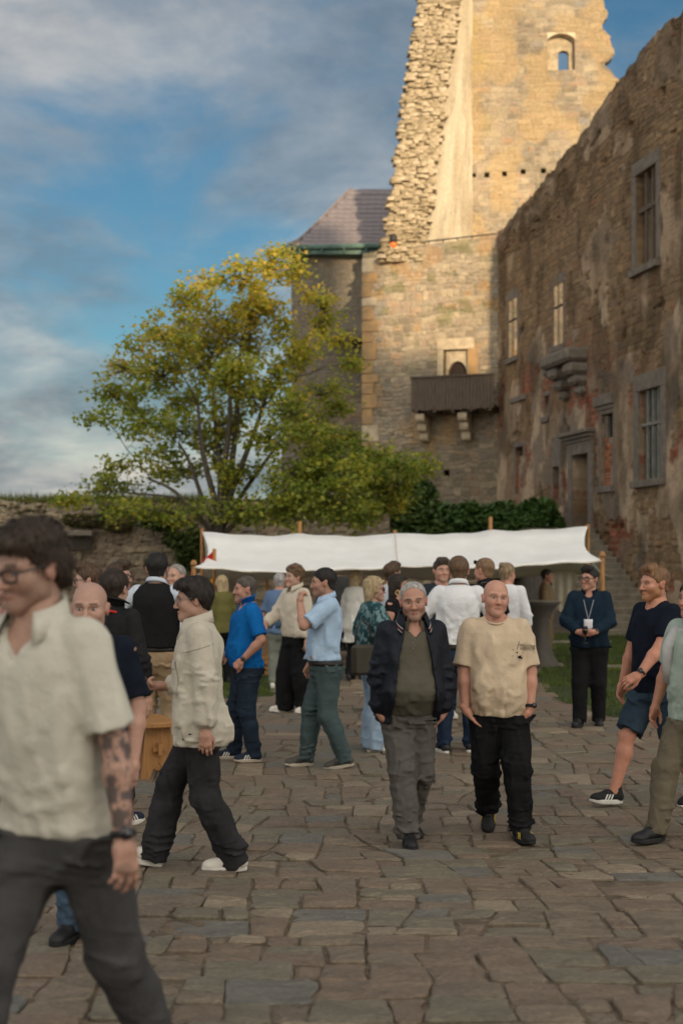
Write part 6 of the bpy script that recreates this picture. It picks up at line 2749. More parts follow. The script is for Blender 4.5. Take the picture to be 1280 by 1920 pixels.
M_SUNGL = pm('dark lens', (0.01, 0.01, 0.012), .1, spec=.6)
M_WATCH = pm('watch glass', (0.012, 0.012, 0.014), .15, spec=.6)
M_BLACKF = pm('black frame plastic', (0.012, 0.011, 0.011), .35, spec=.5)
M_WIRE = pm('thin metal frame', (0.25, 0.24, 0.23), .35, metallic=.8)

# ================================================================== THE PEOPLE IN THE COURT
CROWD = 'guests standing and strolling in the court'
SOLE_W = pm('white rubber sole', (0.62, 0.59, 0.53), .7, var=.12)
SOLE_K = pm('black rubber sole', (0.014, 0.014, 0.014), .7, var=.2)
SOLE_G = pm('pale gum sole', (0.42, 0.36, 0.28), .7, var=.12)
SH_BLACK = pm('black shoe leather', (0.012, 0.012, 0.013), .5, var=.25, bump=.2, bscale=120)
SH_GREY = pm('grey canvas shoe', (0.075, 0.068, 0.060), .85, var=.2, bump=.3, bscale=200)
SH_WHITE = pm('off white leather', (0.60, 0.56, 0.49), .6, var=.1, bump=.1)
SH_NAVY = pm('navy suede shoe', (0.012, 0.018, 0.035), .8, var=.2)
WHITE_ST = pm('white stripe', (0.68, 0.66, 0.62), .6, var=.05)
BUTTON = pm('button', (0.20, 0.18, 0.15), .5)
BELT = pm('dark belt leather', (0.018, 0.013, 0.010), .5, var=.2)
C_WHITE = cloth('white shirt cotton', (0.66, 0.66, 0.67), var=.05)
C_BLACK = cloth('black cotton', (0.011, 0.011, 0.012), var=.2)
C_NAVY = cloth('navy cotton', (0.008, 0.011, 0.019), var=.2)
C_DENIM = cloth('dark blue denim', (0.018, 0.028, 0.045), var=.35, vscale=7)
C_KHAKI = cloth('khaki chino cotton', (0.30, 0.215, 0.13), var=.12)
C_CREAM = cloth('cream knit', (0.52, 0.46, 0.37), var=.08)


def snap(o, p, d, off=.002):
    """nearest surface point of mesh object o from p along d, in figure space"""
    ok, loc, nor, _ = o.ray_cast(Vector(p), Vector(d))
    return (loc + nor * off, nor) if ok else (Vector(p), -Vector(d))


def patch(o, fig, name, mat, cx, cz, w, h, off=.004, back=False, n=6, parent=None, yx=0.0, thick=.004):
    """cloth patch (pocket, flap, badge) laid on the front of garment o"""
    V, F = [], []
    for i in range(n + 1):
        for j in range(n + 1):
            x, z = cx + w * (i / n - .5), cz + h * (j / n - .5)
            p, nn = snap(o, (x, (1.0 if back else -1.0), z), (yx, (-1 if back else 1), 0), off)
            V.append(tuple(p))
    for i in range(n):
        for j in range(n):
            a = i * (n + 1) + j
            F.append((a, a + n + 1, a + n + 2, a + 1))
    q = mobj(name, mesh(name, V, F, True), mat, parent or o)
    m = q.modifiers.new('t', 'SOLIDIFY')
    m.thickness = thick
    m.offset = 1
    return q


def side_patch(o, name, mat, cy, cz, w, h, side=1, off=.004, n=6, thick=.004):
    V, F = [], []
    for i in range(n + 1):
        for j in range(n + 1):
            y, z = cy + w * (i / n - .5), cz + h * (j / n - .5)
            p, nn = snap(o, (side * 1.0, y, z), (-side, 0, 0), off)
            V.append(tuple(p))
    for i in range(n):
        for j in range(n):
            a = i * (n + 1) + j
            F.append((a, a + n + 1, a + n + 2, a + 1))
    q = mobj(name, mesh(name, V, F, True), mat, o)
    m = q.modifiers.new('t', 'SOLIDIFY')
    m.thickness = thick
    m.offset = 0
    return q


def seam_line(o, name, mat, pts, d, r=.0025):
    out = [snap(o, p, d, .0005)[0] for p in pts]
    return MB().tube(out, r, 5).build(name, mat, o, True)


# ---- 1 tattooed man in the foreground
f = Fig(116, 4.05, 1.86, -30, 'tattooed dark-haired man in a cream polo walking out of the left foreground', g=.97, head=(-10, 14, 2), lean=(.08, -.03), skin=(.86, .80, .78), sw=1.03)
f.arms(('pos', (.295, -.02, .90), (.45, .9, -.1)), ('pos', (-.30, -.12, .96), (-.6, .8, 0)))
f.legs((.10, .34, .02), (-.12, -.30, 0), lp=20, rp=-6, drop=.05)
f.hand('l', 'relaxed', palm=(-1, .35, 0))
f.hk *= .94
f.build_body(beard=.35, beardcol=(.10, .06, .04), brow=(.05, .032, .02), tattoo='l')
f.hair('wavy', hairmat('dark brown wavy hair', (0.035, 0.022, 0.014)), 3, .009)
f.glasses(M_BLACKF, r=.0036)
t1 = f.top('polo_shirt', cloth('cream pique knit', (0.50, 0.475, 0.40), var=.06, bump=.5, bscale=320), .86, .885, .024, neck=.066, neckz=1.495, vneck=.10, seed=21, fold=.0075, sl_r=(.026, .032), fit=1.0)
f.collar(MATS['cream pique knit'], t1, r=.070, h=.055, open_=36, drop=.03, spread=.03)
f.trousers(cloth('dark grey wool', (0.055, 0.053, 0.053), var=.18), fit=(.022, .032, .03), seed=4, fold=.008)
f.shoes(SH_BLACK, SOLE_K)
f.watch('l', pm('black watch strap', (.01, .01, .01), .6), .95, out=(.8, -.6, 0), r=.033)

# ---- 2 pink shirt at the left edge
p2 = Fig(-16, 8.6, 1.84, 20, 'person in a pink shirt with a raised arm cut off by the left edge', head=(0, 0, 0), skin=(.9, .85, .82))
p2.arms(('pos', (.20, -.20, 1.62), (1, -.2, -.3)), ('hang', .06))
p2.build_body()
p2.hair('short', hairmat('brown hair', (0.055, 0.033, 0.019)), 5)
p2.top('shirt', cloth('pink cotton', (0.50, 0.19, 0.25)), .9, .86, .02, seed=2)
p2.trousers(C_BLACK)
p2.shoes(SH_BLACK, SOLE_K)

# ---- 3 bald man behind the foreground man
p3 = Fig(170, 6.3, 1.69, -8, 'bald man in a navy t-shirt half hidden behind the tattooed man', g=1.05, head=(8, 4, 0), skin=(.90, .82, .80))
p3.arms(('hang', .03, .02), ('hang', .06))
p3.build_body(beard=.15, shave=(.8, .8, .82), brow=(.10, .06, .04))
p3.top('t_shirt', C_NAVY, .80, .86, .02, seed=6)
p3.trousers(cloth('mid blue denim', (0.055, 0.085, 0.125), var=.25), seed=8)
p3.shoes(SH_BLACK, SOLE_K)

# ---- 4 pair behind him
p4 = Fig(168, 11.2, 1.86, -84, 'brown-haired man with glasses facing left behind the bald man in navy', head=(0, 4, 0), skin=(.95, .9, .88))
p4.build_body(brow=(.07, .045, .03))
p4.hair('quiff', hairmat('chestnut hair', (0.075, 0.042, 0.024)), 4, .010)
p4.glasses(M_BLACKF)
p4.top('shirt', cloth('slate cotton', (.06, .065, .075)), .85, .86, .02)
p4.trousers(C_DENIM)
p4.shoes(SH_GREY, SOLE_W)
p4b = Fig(214, 9.7, 1.83, 150, 'dark-haired person in a black jacket with red lining seen from behind', head=(10, 5, 0), skin=(.9, .85, .8))
p4b.legs((.14, -.02, 0), (-.12, .05, 0), lyaw=-40)
p4b.build_body()
p4b.hair('short', hairmat('dark brown hair', (0.028, 0.018, 0.012)), 7, .016)
jk = p4b.top('jacket', cloth('black softshell', (.013, .013, .014), .6), 1.92, .84, .034, seed=7, fold=.009, long_r=(.036, .028))
p4b.collar(MATS['black softshell'], jk, r=.078, h=.01, open_=30, drop=0, stand=.05)
MB().tube([p4b.neck0 + np.array([.105 * math.cos(t_), .02 + .10 * math.sin(t_), .0 + .03 * math.sin(t_)]) for t_ in np.linspace(-.6, 3.7, 18)], .010, 6).build('hood_lining', cloth('red lining', (.45, .03, .025)), jk, True)
p4b.trousers(C_BLACK)
p4b.shoes(SH_NAVY, SOLE_W, stripes=WHITE_ST)

# ---- 5 man in striped polo facing right
p5 = Fig(222, 12.6, 1.87, 78, 'man with glasses in a white and green striped polo facing right', head=(0, 3, 0), skin=(1, .92, .9))
p5.build_body(beard=.4, beardcol=(.14, .085, .05), smile=.7)
p5.hair('quiff', hairmat('brown hair', (0.055, 0.033, 0.019)), 8, .008)
p5.glasses(M_BLACKF)


def stripes5(V):
    s_ = (np.floor(V[:, 2] / .035) % 2 == 0) & (V[:, 2] > 1.28)
    return np.where(s_[:, None], np.array([[.03, .10, .06]]), np.array([[.62, .62, .60]]))


t5 = p5.top('polo_shirt', cloth('striped pique', (1, 1, 1), attr=True), .8, .86, .018, colors=stripes5)
p5.collar(cloth('green collar', (.03, .10, .06)), t5)
p5.trousers(C_DENIM)
p5.shoes(SH_GREY, SOLE_W)

# ---- 6 tall man in a black waistcoat
p6 = Fig(294, 12.5, 1.95, 168, 'tall man in a black waistcoat and khaki trousers seen from behind', g=1.04, head=(14, 4, 0), skin=(.9, .82, .78))
p6.arms(('pos', (.31, -.20, 1.08), (1, .35, -.2)), ('pos', (-.33, -.14, 1.06), (-1, .35, -.2)))
p6.legs((.10, .02, 0), (-.11, -.04, 0))
p6.build_body()
p6.hair('short', hairmat('black hair', (0.012, 0.010, 0.009)), 9, .014)
sh6 = p6.top('shirt', cloth('pale blue shirt', (.50, .55, .63), var=.06), 1.75, .99, .006, seed=11, fold=.004, long_r=(.030, .026))
p6.collar(MATS['pale blue shirt'], sh6, r=.068, h=.03, stand=.03, drop=.01)
p6.top('waistcoat', cloth('black waistcoat', (.013, .013, .014)), 0.0, .985, .036, neck=.075, seed=12, fold=.004)
p6.trousers(C_KHAKI, fit=(.02, .028, .026), seed=13)
p6.band('belt', BELT, .955, .988, .018)
p6.shoes(pm('brown shoe', (.06, .03, .016), .5), SOLE_K)

# ---- 7 grey-haired head behind him
p7 = Fig(331, 14.6, 1.83, -25, 'grey-haired man in a pale shirt mostly hidden behind the waistcoat man', head=(-10, 0, 0), skin=(.95, .86, .82))
p7.build_body(brow=(.2, .17, .14))
p7.hair('receding', hairmat('grey hair', (0.24, 0.22, 0.20)), 10, .007)
p7.top('shirt', C_WHITE, 1.8, .88, .016)
p7.trousers(C_DENIM)
p7.shoes(SH_BLACK, SOLE_K)

# ---- 8 young man in the cream overshirt
p8 = Fig(374, 8.1, 1.80, -84, 'young man with glasses in a cream wool overshirt looking past his phone', head=(2, 7, 0), lean=(.02, 0), skin=(.88, .80, .77))
p8.arms(('pos', (.235, .045, .885), (.5, .9, 0)), ('pos', (-.13, -.20, 1.12), (-.5, .8, -1)))
p8.legs((.07, .21, .0), (-.07, -.28, .012), lyaw=4, ryaw=-4, rp=-12, drop=.035)
p8.hand('l', 'relaxed', palm=(-1, .1, 0))
p8.hand('r', 'hold', palm=(.55, -.25, .8), dirv=(.15, -1, .10))
p8.build_body(brow=(.03, .02, .015))
p8.hair('curtain', hairmat('black brown hair', (0.017, 0.012, 0.009)), 11, .014)
p8.glasses(M_WIRE, r=.0020)
p8.top('t_shirt', C_BLACK, 0, .90, .004, fold=.002)
CW = cloth('cream wool', (0.46, 0.42, 0.345), var=.07, bump=.5, bscale=240)
ov = p8.top('overshirt', CW, 1.86, .785, .036, open_=([.045, .03, .022, .03, .06], 1), seed=15, fold=.0085, long_r=(.036, .028), hemflare=.85, puff=.008, neck=.07)
p8.collar(CW, ov, r=.074, h=.065, open_=22, drop=.055, stand=.03, spread=.035)
p8.cuff('l', .80, .875, .052 * p8.k, CW, ov)
p8.cuff('r', .80, .875, .052 * p8.k, CW, ov)
patch(ov, p8, 'pocket_flap', CW, .085, 1.285, .13, .05, .006)
patch(ov, p8, 'pocket', CW, .085, 1.19, .125, .15, .003)
seam_line(ov, 'seam', pm('wool seam', (.25, .22, .18), .9), [(1, -.10 + .02 * i, 1.36 + .006 * i) for i in range(10)], (-1, 0, 0))
p8.dots([snap(ov, (.034, -1, z), (0, 1, 0), .003)[0] for z in (1.30, 1.19, 1.08, .97, .86)], .008, BUTTON, 'button', ov)
p8.trousers(cloth('washed black denim', (0.024, 0.023, 0.025), var=.45, vscale=5), fit=(.020, .034, .044), end=-.02, seed=16, fold=.010, stack=1.0)
p8.shoes(SH_WHITE, SOLE_W)
ph = empty('phone', label='slim mobile phone held by the young man in the cream overshirt', cat='phone')
S_, E_, T_ = p8.arm['r']
wm = Matrix.Translation(p8.root.location) @ Matrix.Rotation(p8.root.rotation_euler.z, 4, 'Z')
pc = wm @ Vector(T_ + np.array([.03, -.135, .060]))
ph.location = pc
ph.rotation_euler = (R(-38), R(14), p8.root.rotation_euler.z)
MB().box((0, 0, 0), (.074, .150, .009), None, .003).build('case', pm('phone case', (.42, .36, .30), .5), ph)
MB().box((0, 0, .0052), (.068, .142, .001)).build('screen', pm('phone screen', (.02, .022, .025), .1, spec=.6), ph)

# ---- 9 man in the bright blue polo
p9 = Fig(462, 12.6, 1.74, -72, 'man in a bright blue polo with hand on hip facing left', g=1.08, belly=.05, head=(-6, 2, 0), skin=(.95, .78, .72))
p9.arms(('pos', (.24, -.10, .99), (.6, 1, .1)), ('pos', (-.22, -.15, 1.02), (-.6, 1, 0)))
p9.legs((.10, .05, 0), (-.12, -.10, 0), lyaw=-6, ryaw=-14)
p9.hand('l', 'fist', palm=(-.4, .6, -.2), dirv=(-.25, -.8, -.65))
p9.build_body(beard=.2, smile=.8, brow=(.10, .07, .05))
p9.hair('short', hairmat('short greying hair', (0.085, 0.070, 0.060)), 12, .004)
BLU = cloth('bright blue pique', (0.006, 0.115, 0.36), var=.10)
t9 = p9.top('polo_shirt', BLU, .86, .90, .020, vneck=.06, seed=17, fold=.008)
p9.collar(BLU, t9, r=.072, h=.0, drop=.0, stand=.055, open_=30)
p9.band('collar_lining', cloth('pink lining', (.55, .25, .25)), 1.435, 1.45, .050, t9, 70, 110, 8)
p9.trousers(C_DENIM, fit=(.018, .026, .024), seed=18, fold=.008)
p9.shoes(SH_NAVY, SOLE_G, stripes=WHITE_ST)
p9.watch('l', M_WIRE, .93, out=(.9, -.2, .3))

# ---- 10 older man from behind
p10 = Fig(524, 19.3, 1.66, 168, 'grey-haired man in a faded blue shirt seen from behind', g=1.04, skin=(.9, .8, .75))
p10.legs((.09, .05, 0), (-.10, -.05, 0))
p10.build_body()
p10.hair('short', hairmat('silver hair', (0.30, 0.29, 0.28)), 13, .007)
p10.top('shirt', cloth('faded blue cotton', (0.105, 0.165, 0.28), var=.12), .95, .84, .022, seed=19, fold=.008)
p10.trousers(cloth('sage trousers', (.17, .18, .15)))
p10.band('waist_bag', cloth('denim bag', (.04, .07, .11)), .94, 1.05, .03)
p10.shoes(SH_WHITE, SOLE_W)

# ---- 11 curly young man
p11 = Fig(553, 16.4, 1.79, -48, 'curly-haired young man smiling in a cream zip sweater and wide black trousers', head=(-14, 0, 3), skin=(1.02, .95, .92))
p11.arms(('hang', .08), ('pos', (-.19, -.30, 1.10), (-.8, .6, -.6)))
p11.legs((.13, .06, 0), (-.13, -.06, 0), lyaw=12, ryaw=-20)
p11.build_body(smile=1.0, brow=(.14, .08, .045))
p11.hair('curly', hairmat('curly brown hair', (0.13, 0.075, 0.040)), 14, .016)
t11 = p11.top('sweater', C_CREAM, 1.93, .92, .028, neck=.066, seed=20, long_r=(.036, .026), fold=.009, puff=.006)
p11.collar(C_CREAM, t11, r=.072, h=.03, stand=.04, open_=16)
p11.trousers(C_BLACK, fit=(.026, .055, .075), seed=21, fold=.010, end=-.02)
p11.shoes(SH_WHITE, SOLE_W)

# ---- 12 man in the pale blue polo
p12 = Fig(609, 12.2, 1.83, -80, 'man in a pale blue polo and teal trousers with hand at his chin', g=1.05, belly=.03, head=(-8, 4, 0), skin=(.86, .74, .68))
p12.arms(('pos', (.06, -.235, 1.475), (.55, -1.0, -1.0)), ('pos', (-.16, -.10, .93), (-.6, .9, 0)))
p12.legs((.09, .16, .012), (-.10, -.16, 0), lyaw=-8, ryaw=10, lp=10, drop=.01)
p12.hand('l', 'hold', palm=(-.3, .9, 0), dirv=(-.2, .15, .9))
p12.build_body(beard=.25, beardcol=(.06, .04, .03), brow=(.03, .02, .015))
p12.hair('short', hairmat('black short hair', (0.013, 0.010, 0.009)), 15, .007)
PB = cloth('pale blue pique', (0.34, 0.46, 0.60), var=.07)
t12 = p12.top('polo_shirt', PB, .84, .965, .022, vneck=.08, seed=22, fold=.0085, sl_r=(.034, .034))
p12.collar(PB, t12, r=.068, h=.04, drop=.03)
p12.trousers(cloth('teal grey chino', (0.055, 0.080, 0.082), var=.15), fit=(.022, .028, .026), seed=23, fold=.011, stack=1.0)
p12.band('belt', BELT, .925, .962, .019)
MB().box(p12.w2(1.0 * p12.k, .13 * p12.k, .04), (.03, .02, .028), None, .004).build('key_fob', pm('brass fob', (.35, .17, .05), .4), p12.root)
p12.shoes(SH_GREY, SOLE_G, stripes=pm('dark stripe', (.02, .02, .02), .7))

# ---- 13, 14, 29 far guests under the awning
p13 = Fig(634, 26.5, 1.74, 172, 'far guest in a dark grey jacket under the middle of the awning', skin=(.8, .7, .65))
p13.build_body()
p13.hair('short', MATS['black short hair'], 16)
p13.top('jacket', cloth('dark grey wool jacket', (.045, .045, .045)), 1.9, .82, .03)
p13.trousers(C_BLACK)
p13.shoes(SH_BLACK, SOLE_K)
p14 = Fig(667, 20.5, 1.68, 150, 'blonde woman in a long white coat under the awning', female=True, skin=(1, .95, .9))
p14.legs((.09, .05, 0), (-.10, -.05, 0))
p14.build_body()
BLONDE = hairmat('blonde hair', (0.36, 0.27, 0.155))
p14.hair('bob', BLONDE, 17)
p14.top('coat', cloth('white linen coat', (.58, .57, .53), var=.06), 1.85, .62, .035, hemflare=1.6, seed=24, fold=.011, long_r=(.035, .03))
p14.trousers(C_BLACK)
p14.shoes(SH_BLACK, SOLE_K)
p29 = Fig(416, 20.0, 1.62, -150, 'woman with pale hair in an olive top behind the bright blue polo', female=True, skin=(1, .95, .9))
p29.build_body()
p29.hair('long', BLONDE, 18)
p29.top('blouse', cloth('olive blouse', (.13, .12, .04)), 1.5, .84, .022)
p29.trousers(C_BLACK)
p29.shoes(SH_BLACK, SOLE_K)

# ---- 15 blonde woman in teal
p15 = Fig(700, 13.3, 1.72, 112, 'blonde woman in a patterned teal blouse and wide pale jeans', female=True, g=1.06, head=(-22, 2, 0), skin=(.98, .88, .84))
p15.arms(('pos', (.20, -.18, 1.10), (.8, .8, -.2)), ('pos', (-.22, -.18, 1.06), (-.8, .8, -.2)))
p15.legs((.10, -.02, 0), (-.13, .06, 0), lyaw=-8, ryaw=8)
p15.build_body(brow=(.2, .14, .08), smile=.3)
p15.hair('bob', BLONDE, 19, .018)
p15.glasses(M_BLACKF, sun=True)


def teal_print(V):
    n = fbm(V[:, 0] * 34, V[:, 1] * 34, V[:, 2] * 26, 3, 9)
    return lerp3((0.022, 0.062, 0.070), (0.16, 0.25, 0.26), sstep(.50, .58, n))


t15 = p15.top('blouse', cloth('teal print', (1, 1, 1), attr=True, var=.08), 1.55, .87, .034, colors=teal_print, seed=25, fold=.010, long_r=(.042, .032), hemflare=.4)
p15.trousers(cloth('pale blue denim', (0.27, 0.36, 0.46), var=.12), fit=(.016, .042, .066), seed=26, fold=.009, end=-.02)
p15.shoes(pm('beige sneaker', (.46, .37, .28), .7), SOLE_W)
E15 = p15.headpt((.088, .012, -.045))
MB().tube([E15 + np.array([0, .014 * math.cos(a), .014 * math.sin(a) - .012]) for a in np.linspace(0, 6.28, 12)], .003, 5).build('earring', pm('gold', (.6, .42, .18), .3, metallic=.9), p15.root)
hb = empty('handbag', at(681, 1268, 13.0), R(20), label='dark olive leather handbag hanging at the teal blouse woman\'s side', cat='bag')
MB().box((0, 0, .16), (.24, .10, .30), None, .03).build('body', pm('olive leather', (.045, .038, .026), .55, var=.2, bump=.2), hb)
MB().tube([(-.09, 0, .30), (-.06, 0, .48), (0, .02, .56), (.06, 0, .48), (.09, 0, .30)], .009, 6).build('strap', pm('olive strap', (.04, .033, .023), .55), hb, True)

# ---- 16, 17 behind the jacket man
p16 = Fig(734, 16.4, 1.83, 118, 'brown-haired man in a pale shirt behind the two women', head=(8, -2, 0), skin=(.95, .85, .8))
p16.build_body()
p16.hair('quiff', MATS['chestnut hair'], 20, .010)
p16.top('shirt', cloth('pale shirt', (.5, .53, .58), var=.05), .9, .87, .02)
p16.trousers(C_DENIM)
p16.shoes(SH_BLACK, SOLE_K)
p17 = Fig(745, 14.4, 1.73, 62, 'dark-haired woman in a black top with a hoop earring', female=True, g=1.05, head=(14, 2, 0), skin=(1.0, .84, .76))
p17.build_body(brow=(.03, .02, .015))
p17.hair('long', hairmat('long dark brown hair', (0.022, 0.014, 0.010)), 21, .012)
p17.top('top', C_BLACK, .30, .86, .014, seed=27)
p17.trousers(C_BLACK)
p17.shoes(SH_BLACK, SOLE_K)
E17 = p17.headpt((-.090, -.01, -.055))
MB().tube([E17 + np.array([0, .024 * math.cos(a), .024 * math.sin(a) - .02]) for a in np.linspace(0, 6.28, 16)], .006, 6).build('hoop_earring', pm('straw gold', (.55, .40, .20), .4), p17.root)

# ---- 18 man in the dark jacket
p18 = Fig(765, 9.1, 1.78, 9, 'grey-haired stocky man in an open dark blue jacket, hands in pockets', g=1.09, belly=.12, head=(-12, 6, -4), lean=(.03, .025), skin=(.88, .72, .66))
p18.arms(('pos', (.222, -.03, .862), (1, .75, 0)), ('pos', (-.222, -.06, .862), (-1, .65, 0)))
p18.legs((.065, .22, .04), (-.04, -.20, 0), lyaw=12, ryaw=-4, lp=26, drop=.02)
p18.hand('l', 'flat', palm=(-1, 0, 0), dirv=(-.75, .08, -1))
p18.hand('r', 'flat', palm=(1, 0, 0), dirv=(.75, .08, -1))
p18.build_body(beard=.45, beardcol=(.16, .12, .10), brow=(.07, .05, .04), lips=.9)
p18.hair('receding', hairmat('short white grey hair', (0.36, 0.34, 0.32)), 22, .006)
OL = cloth('olive grey pique', (0.088, 0.080, 0.060), var=.08)
t18 = p18.top('polo_shirt', OL, 0, .885, .016, vneck=.09, seed=28, fold=.006)
p18.collar(OL, t18, r=.066, h=.035, drop=.03, open_=26)
p18.dots([snap(t18, (0, -1, z), (0, 1, 0), .003)[0] for z in (1.38, 1.34)], .006, BUTTON, 'button', t18)
NJ = cloth('navy nylon', (0.008, 0.010, 0.016), .6, var=.25, spec=.18)
j18 = p18.top('jacket', NJ, 1.90, .835, .036, open_=([.150, .135, .105, .070, .05], 1), seed=29, fold=.011, long_r=(.036, .026), puff=.012, hemflare=.3, neck=.072)
RED = cloth('red trim', (.30, .02, .03))
p18.collar(NJ, j18, r=.082, h=.070, open_=40, drop=.05, stand=.045, spread=.05, trim=[(.12, WHITE_ST), (.22, RED), (.32, WHITE_ST)])
for sd in 'lr':
    p18.cuff(sd, .875, .895, .052, WHITE_ST, j18, 'cuff_stripe')
    p18.cuff(sd, .895, .908, .0525, RED, j18, 'cuff_stripe')
    p18.cuff(sd, .908, .925, .052, NJ, j18, 'cuff')
p18.trousers(cloth('grey brown chino', (0.090, 0.082, 0.074), var=.12), fit=(.020, .030, .030), seed=30, fold=.011, stack=1.0)
p18.shoes(SH_BLACK, SOLE_K)

# ---- 19..22 group behind
p19 = Fig(827, 15.8, 1.88, 6, 'young man in a dark shirt facing the camera over the white shirt', head=(10, 0, 0), skin=(1, .86, .8))
p19.build_body(brow=(.05, .03, .02))
p19.hair('quiff', hairmat('dark ash brown hair', (0.048, 0.031, 0.020)), 23, .008)
p19.top('shirt', cloth('dark slate shirt', (.022, .028, .035)), 1.8, .87, .02)
p19.trousers(C_BLACK)
p19.shoes(SH_WHITE, SOLE_W)
p20 = Fig(859, 13.1, 1.92, 176, 'brown-haired man in a white dress shirt and dark jeans seen from behind', g=1.06, head=(6, 2, 0), skin=(1, .82, .76))
p20.arms(('pos', (.24, -.20, 1.08), (1, .7, -.2)), ('pos', (-.24, -.20, 1.08), (-1, .7, -.2)))
p20.legs((.13, .03, 0), (-.11, -.05, 0), lyaw=22, ryaw=-12)
p20.build_body()
p20.hair('short', hairmat('light brown hair', (0.115, 0.066, 0.036)), 24, .012)
t20 = p20.top('dress_shirt', C_WHITE, 1.85, .985, .026, seed=31, fold=.010, long_r=(.036, .026))
p20.collar(C_WHITE, t20, r=.068, h=.035, stand=.03, drop=.01)
p20.trousers(cloth('indigo denim', (0.015, 0.026, 0.050), var=.3), fit=(.016, .022, .020), seed=32, fold=.008)
p20.band('belt', BELT, .948, .984, .018)
p20.shoes(SH_BLACK, SOLE_W)
p21 = Fig(908, 14.7, 1.90, -148, 'man in a black polo with sunglasses pushed up on his head', g=1.08, head=(14, 2, 0), skin=(1.02, .80, .72))
p21.build_body()
p21.hair('short', hairmat('sandy hair', (0.20, 0.12, 0.065)), 25, .006)
p21.glasses(M_BLACKF, up=True, sun=True)
t21 = p21.top('polo_shirt', C_BLACK, .85, .86, .02, seed=33)
p21.collar(C_BLACK, t21, trim=[(.1, WHITE_ST)])
p21.trousers(C_DENIM)
p21.shoes(SH_WHITE, SOLE_W)
p22 = Fig(950, 16.4, 1.83, 160, 'fair-haired guest in a white shirt behind the black polo', head=(-25, 4, 0), skin=(1.02, .84, .78))
p22.build_body()
p22.hair('bun', hairmat('fair hair', (0.24, 0.17, 0.10)), 26, .010)
p22.top('shirt', C_WHITE, 1.5, .86, .026, seed=34, long_r=(.032, .026))
p22.trousers(C_DENIM)
p22.shoes(SH_BLACK, SOLE_K)

# ---- 23 bald man in the sand t-shirt
p23 = Fig(936, 9.25, 1.79, -7, 'bald man in a sand t-shirt and black cargo trousers, hands in pockets', g=1.09, belly=.05, head=(14, -1, 5), lean=(.01, -.025), skin=(1.04, .84, .78))
p23.arms(('pos', (.222, -.07, .880), (1, .55, 0)), ('pos', (-.222, -.09, .880), (-1, .55, 0)))
p23.legs((.14, -.13, 0), (-.08, .26, .06), lyaw=24, ryaw=-2, rp=34, drop=.015)
p23.hand('l', 'flat', palm=(-1, 0, 0), dirv=(-.75, .12, -1))
p23.hand('r', 'flat', palm=(1, 0, 0), dirv=(.75, .14, -1))
p23.build_body(beard=.18, beardcol=(.36, .20, .13), smile=.45, shave=(.94, .93, .92), brow=(.28, .16, .10))
SAND = cloth('sand cotton jersey', (0.54, 0.425, 0.300), var=.06)
t23 = p23.top('t_shirt', SAND, .90, .85, .026, neck=.068, neckz=1.505, seed=35, fold=.0095, sl_r=(.026, .034))
MB().tube([p23.neck0 + np.array([.071 * math.cos(a), -.030 + .074 * math.sin(a), .032 + .030 * math.sin(a)]) for a in np.linspace(0, 2 * PI, 25)], .008, 6, False).build('neck_rib', SAND, t23, True)
p23.trousers(cloth('black cargo cotton', (0.0105, 0.0105, 0.0115), var=.25), fit=(.026, .036, .032), seed=36, fold=.012, stack=1.0, cargo=True, end=.03)
SHB = pm('black trainer mesh', (0.012, 0.012, 0.012), .7, var=.3, bump=.4, bscale=150)
p23.shoes(SHB, SOLE_K, stripes=pm('yellow stripe', (.42, .30, .03), .6))
p23.watch('l', pm('black rubber strap', (.01, .01, .01), .6), .90, out=(.7, -.7, .2), r=.034)
# chest print: scratchy lettering with a blot
INK = pm('print ink', (0.012, 0.011, 0.010), .9, var=.2)


def chest_text(txt, x0, z0, size, rot, o):
    cu = bpy.data.curves.new('t', 'FONT')
    cu.body = txt
    cu.size = size
    cu.shear = .25
    cu.resolution_u = 2
    to = bpy.data.objects.new('t', cu)
    COL.objects.link(to)
    dg = bpy.context.evaluated_depsgraph_get()
    me = to.evaluated_get(dg).to_mesh()
    c, s_ = math.cos(rot), math.sin(rot)
    V = []
    for v in me.vertices:
        x, z = x0 + v.co.x * c - v.co.y * s_, z0 + v.co.x * s_ + v.co.y * c
        V.append(tuple(snap(o, (x, -1, z), (0, 1, 0), .0025)[0]))
    F = [tuple(p.vertices) for p in me.polygons]
    bpy.data.objects.remove(to)
    return V, F


bpy.context.view_layer.update()
mbp = MB()
for a in (('HALLITER', .120, 1.345, .027, -.18), ('VERPUT', .132, 1.317, .029, -.12)):
    v, q = chest_text(*a, t23)
    mbp.add(v, q)
for (x, z, r) in ((.132, 1.268, .012), (.145, 1.262, .009), (.139, 1.275, .007), (.092, 1.318, .004), (.090, 1.276, .004), (.118, 1.30, .006)):
    ring = [snap(t23, (x + r * math.cos(a), -1, z + r * .8 * math.sin(a)), (0, 1, 0), .003)[0] for a in np.linspace(0, 2 * PI, 9)[:-1]]
    MB().add(ring, [tuple(range(8))]).build('chest_blot', INK, t23)
mbp.build('chest_lettering', INK, t23)
mbp = MB()
mbp.tube([snap(t23, (.134 - .016 * t, -1, 1.375 - .055 * t), (0, 1, 0), .001)[0] for t in np.linspace(0, 1, 6)], .0022, 4)
mbp.build('chest_flourish', INK, t23)

# ---- 24 guest by the cocktail table
p24 = Fig(1024, 23.6, 1.66, 75, 'person in a tan jacket standing by the cocktail table under the awning', skin=(.8, .6, .52))
p24.build_body()
p24.hair('short', MATS['dark brown hair'], 27)
p24.top('jacket', cloth('tan jacket', (.16, .115, .065)), 1.9, .80, .03)
p24.trousers(cloth('tan trousers', (.14, .105, .065)))
p24.shoes(SH_BLACK, SOLE_K)

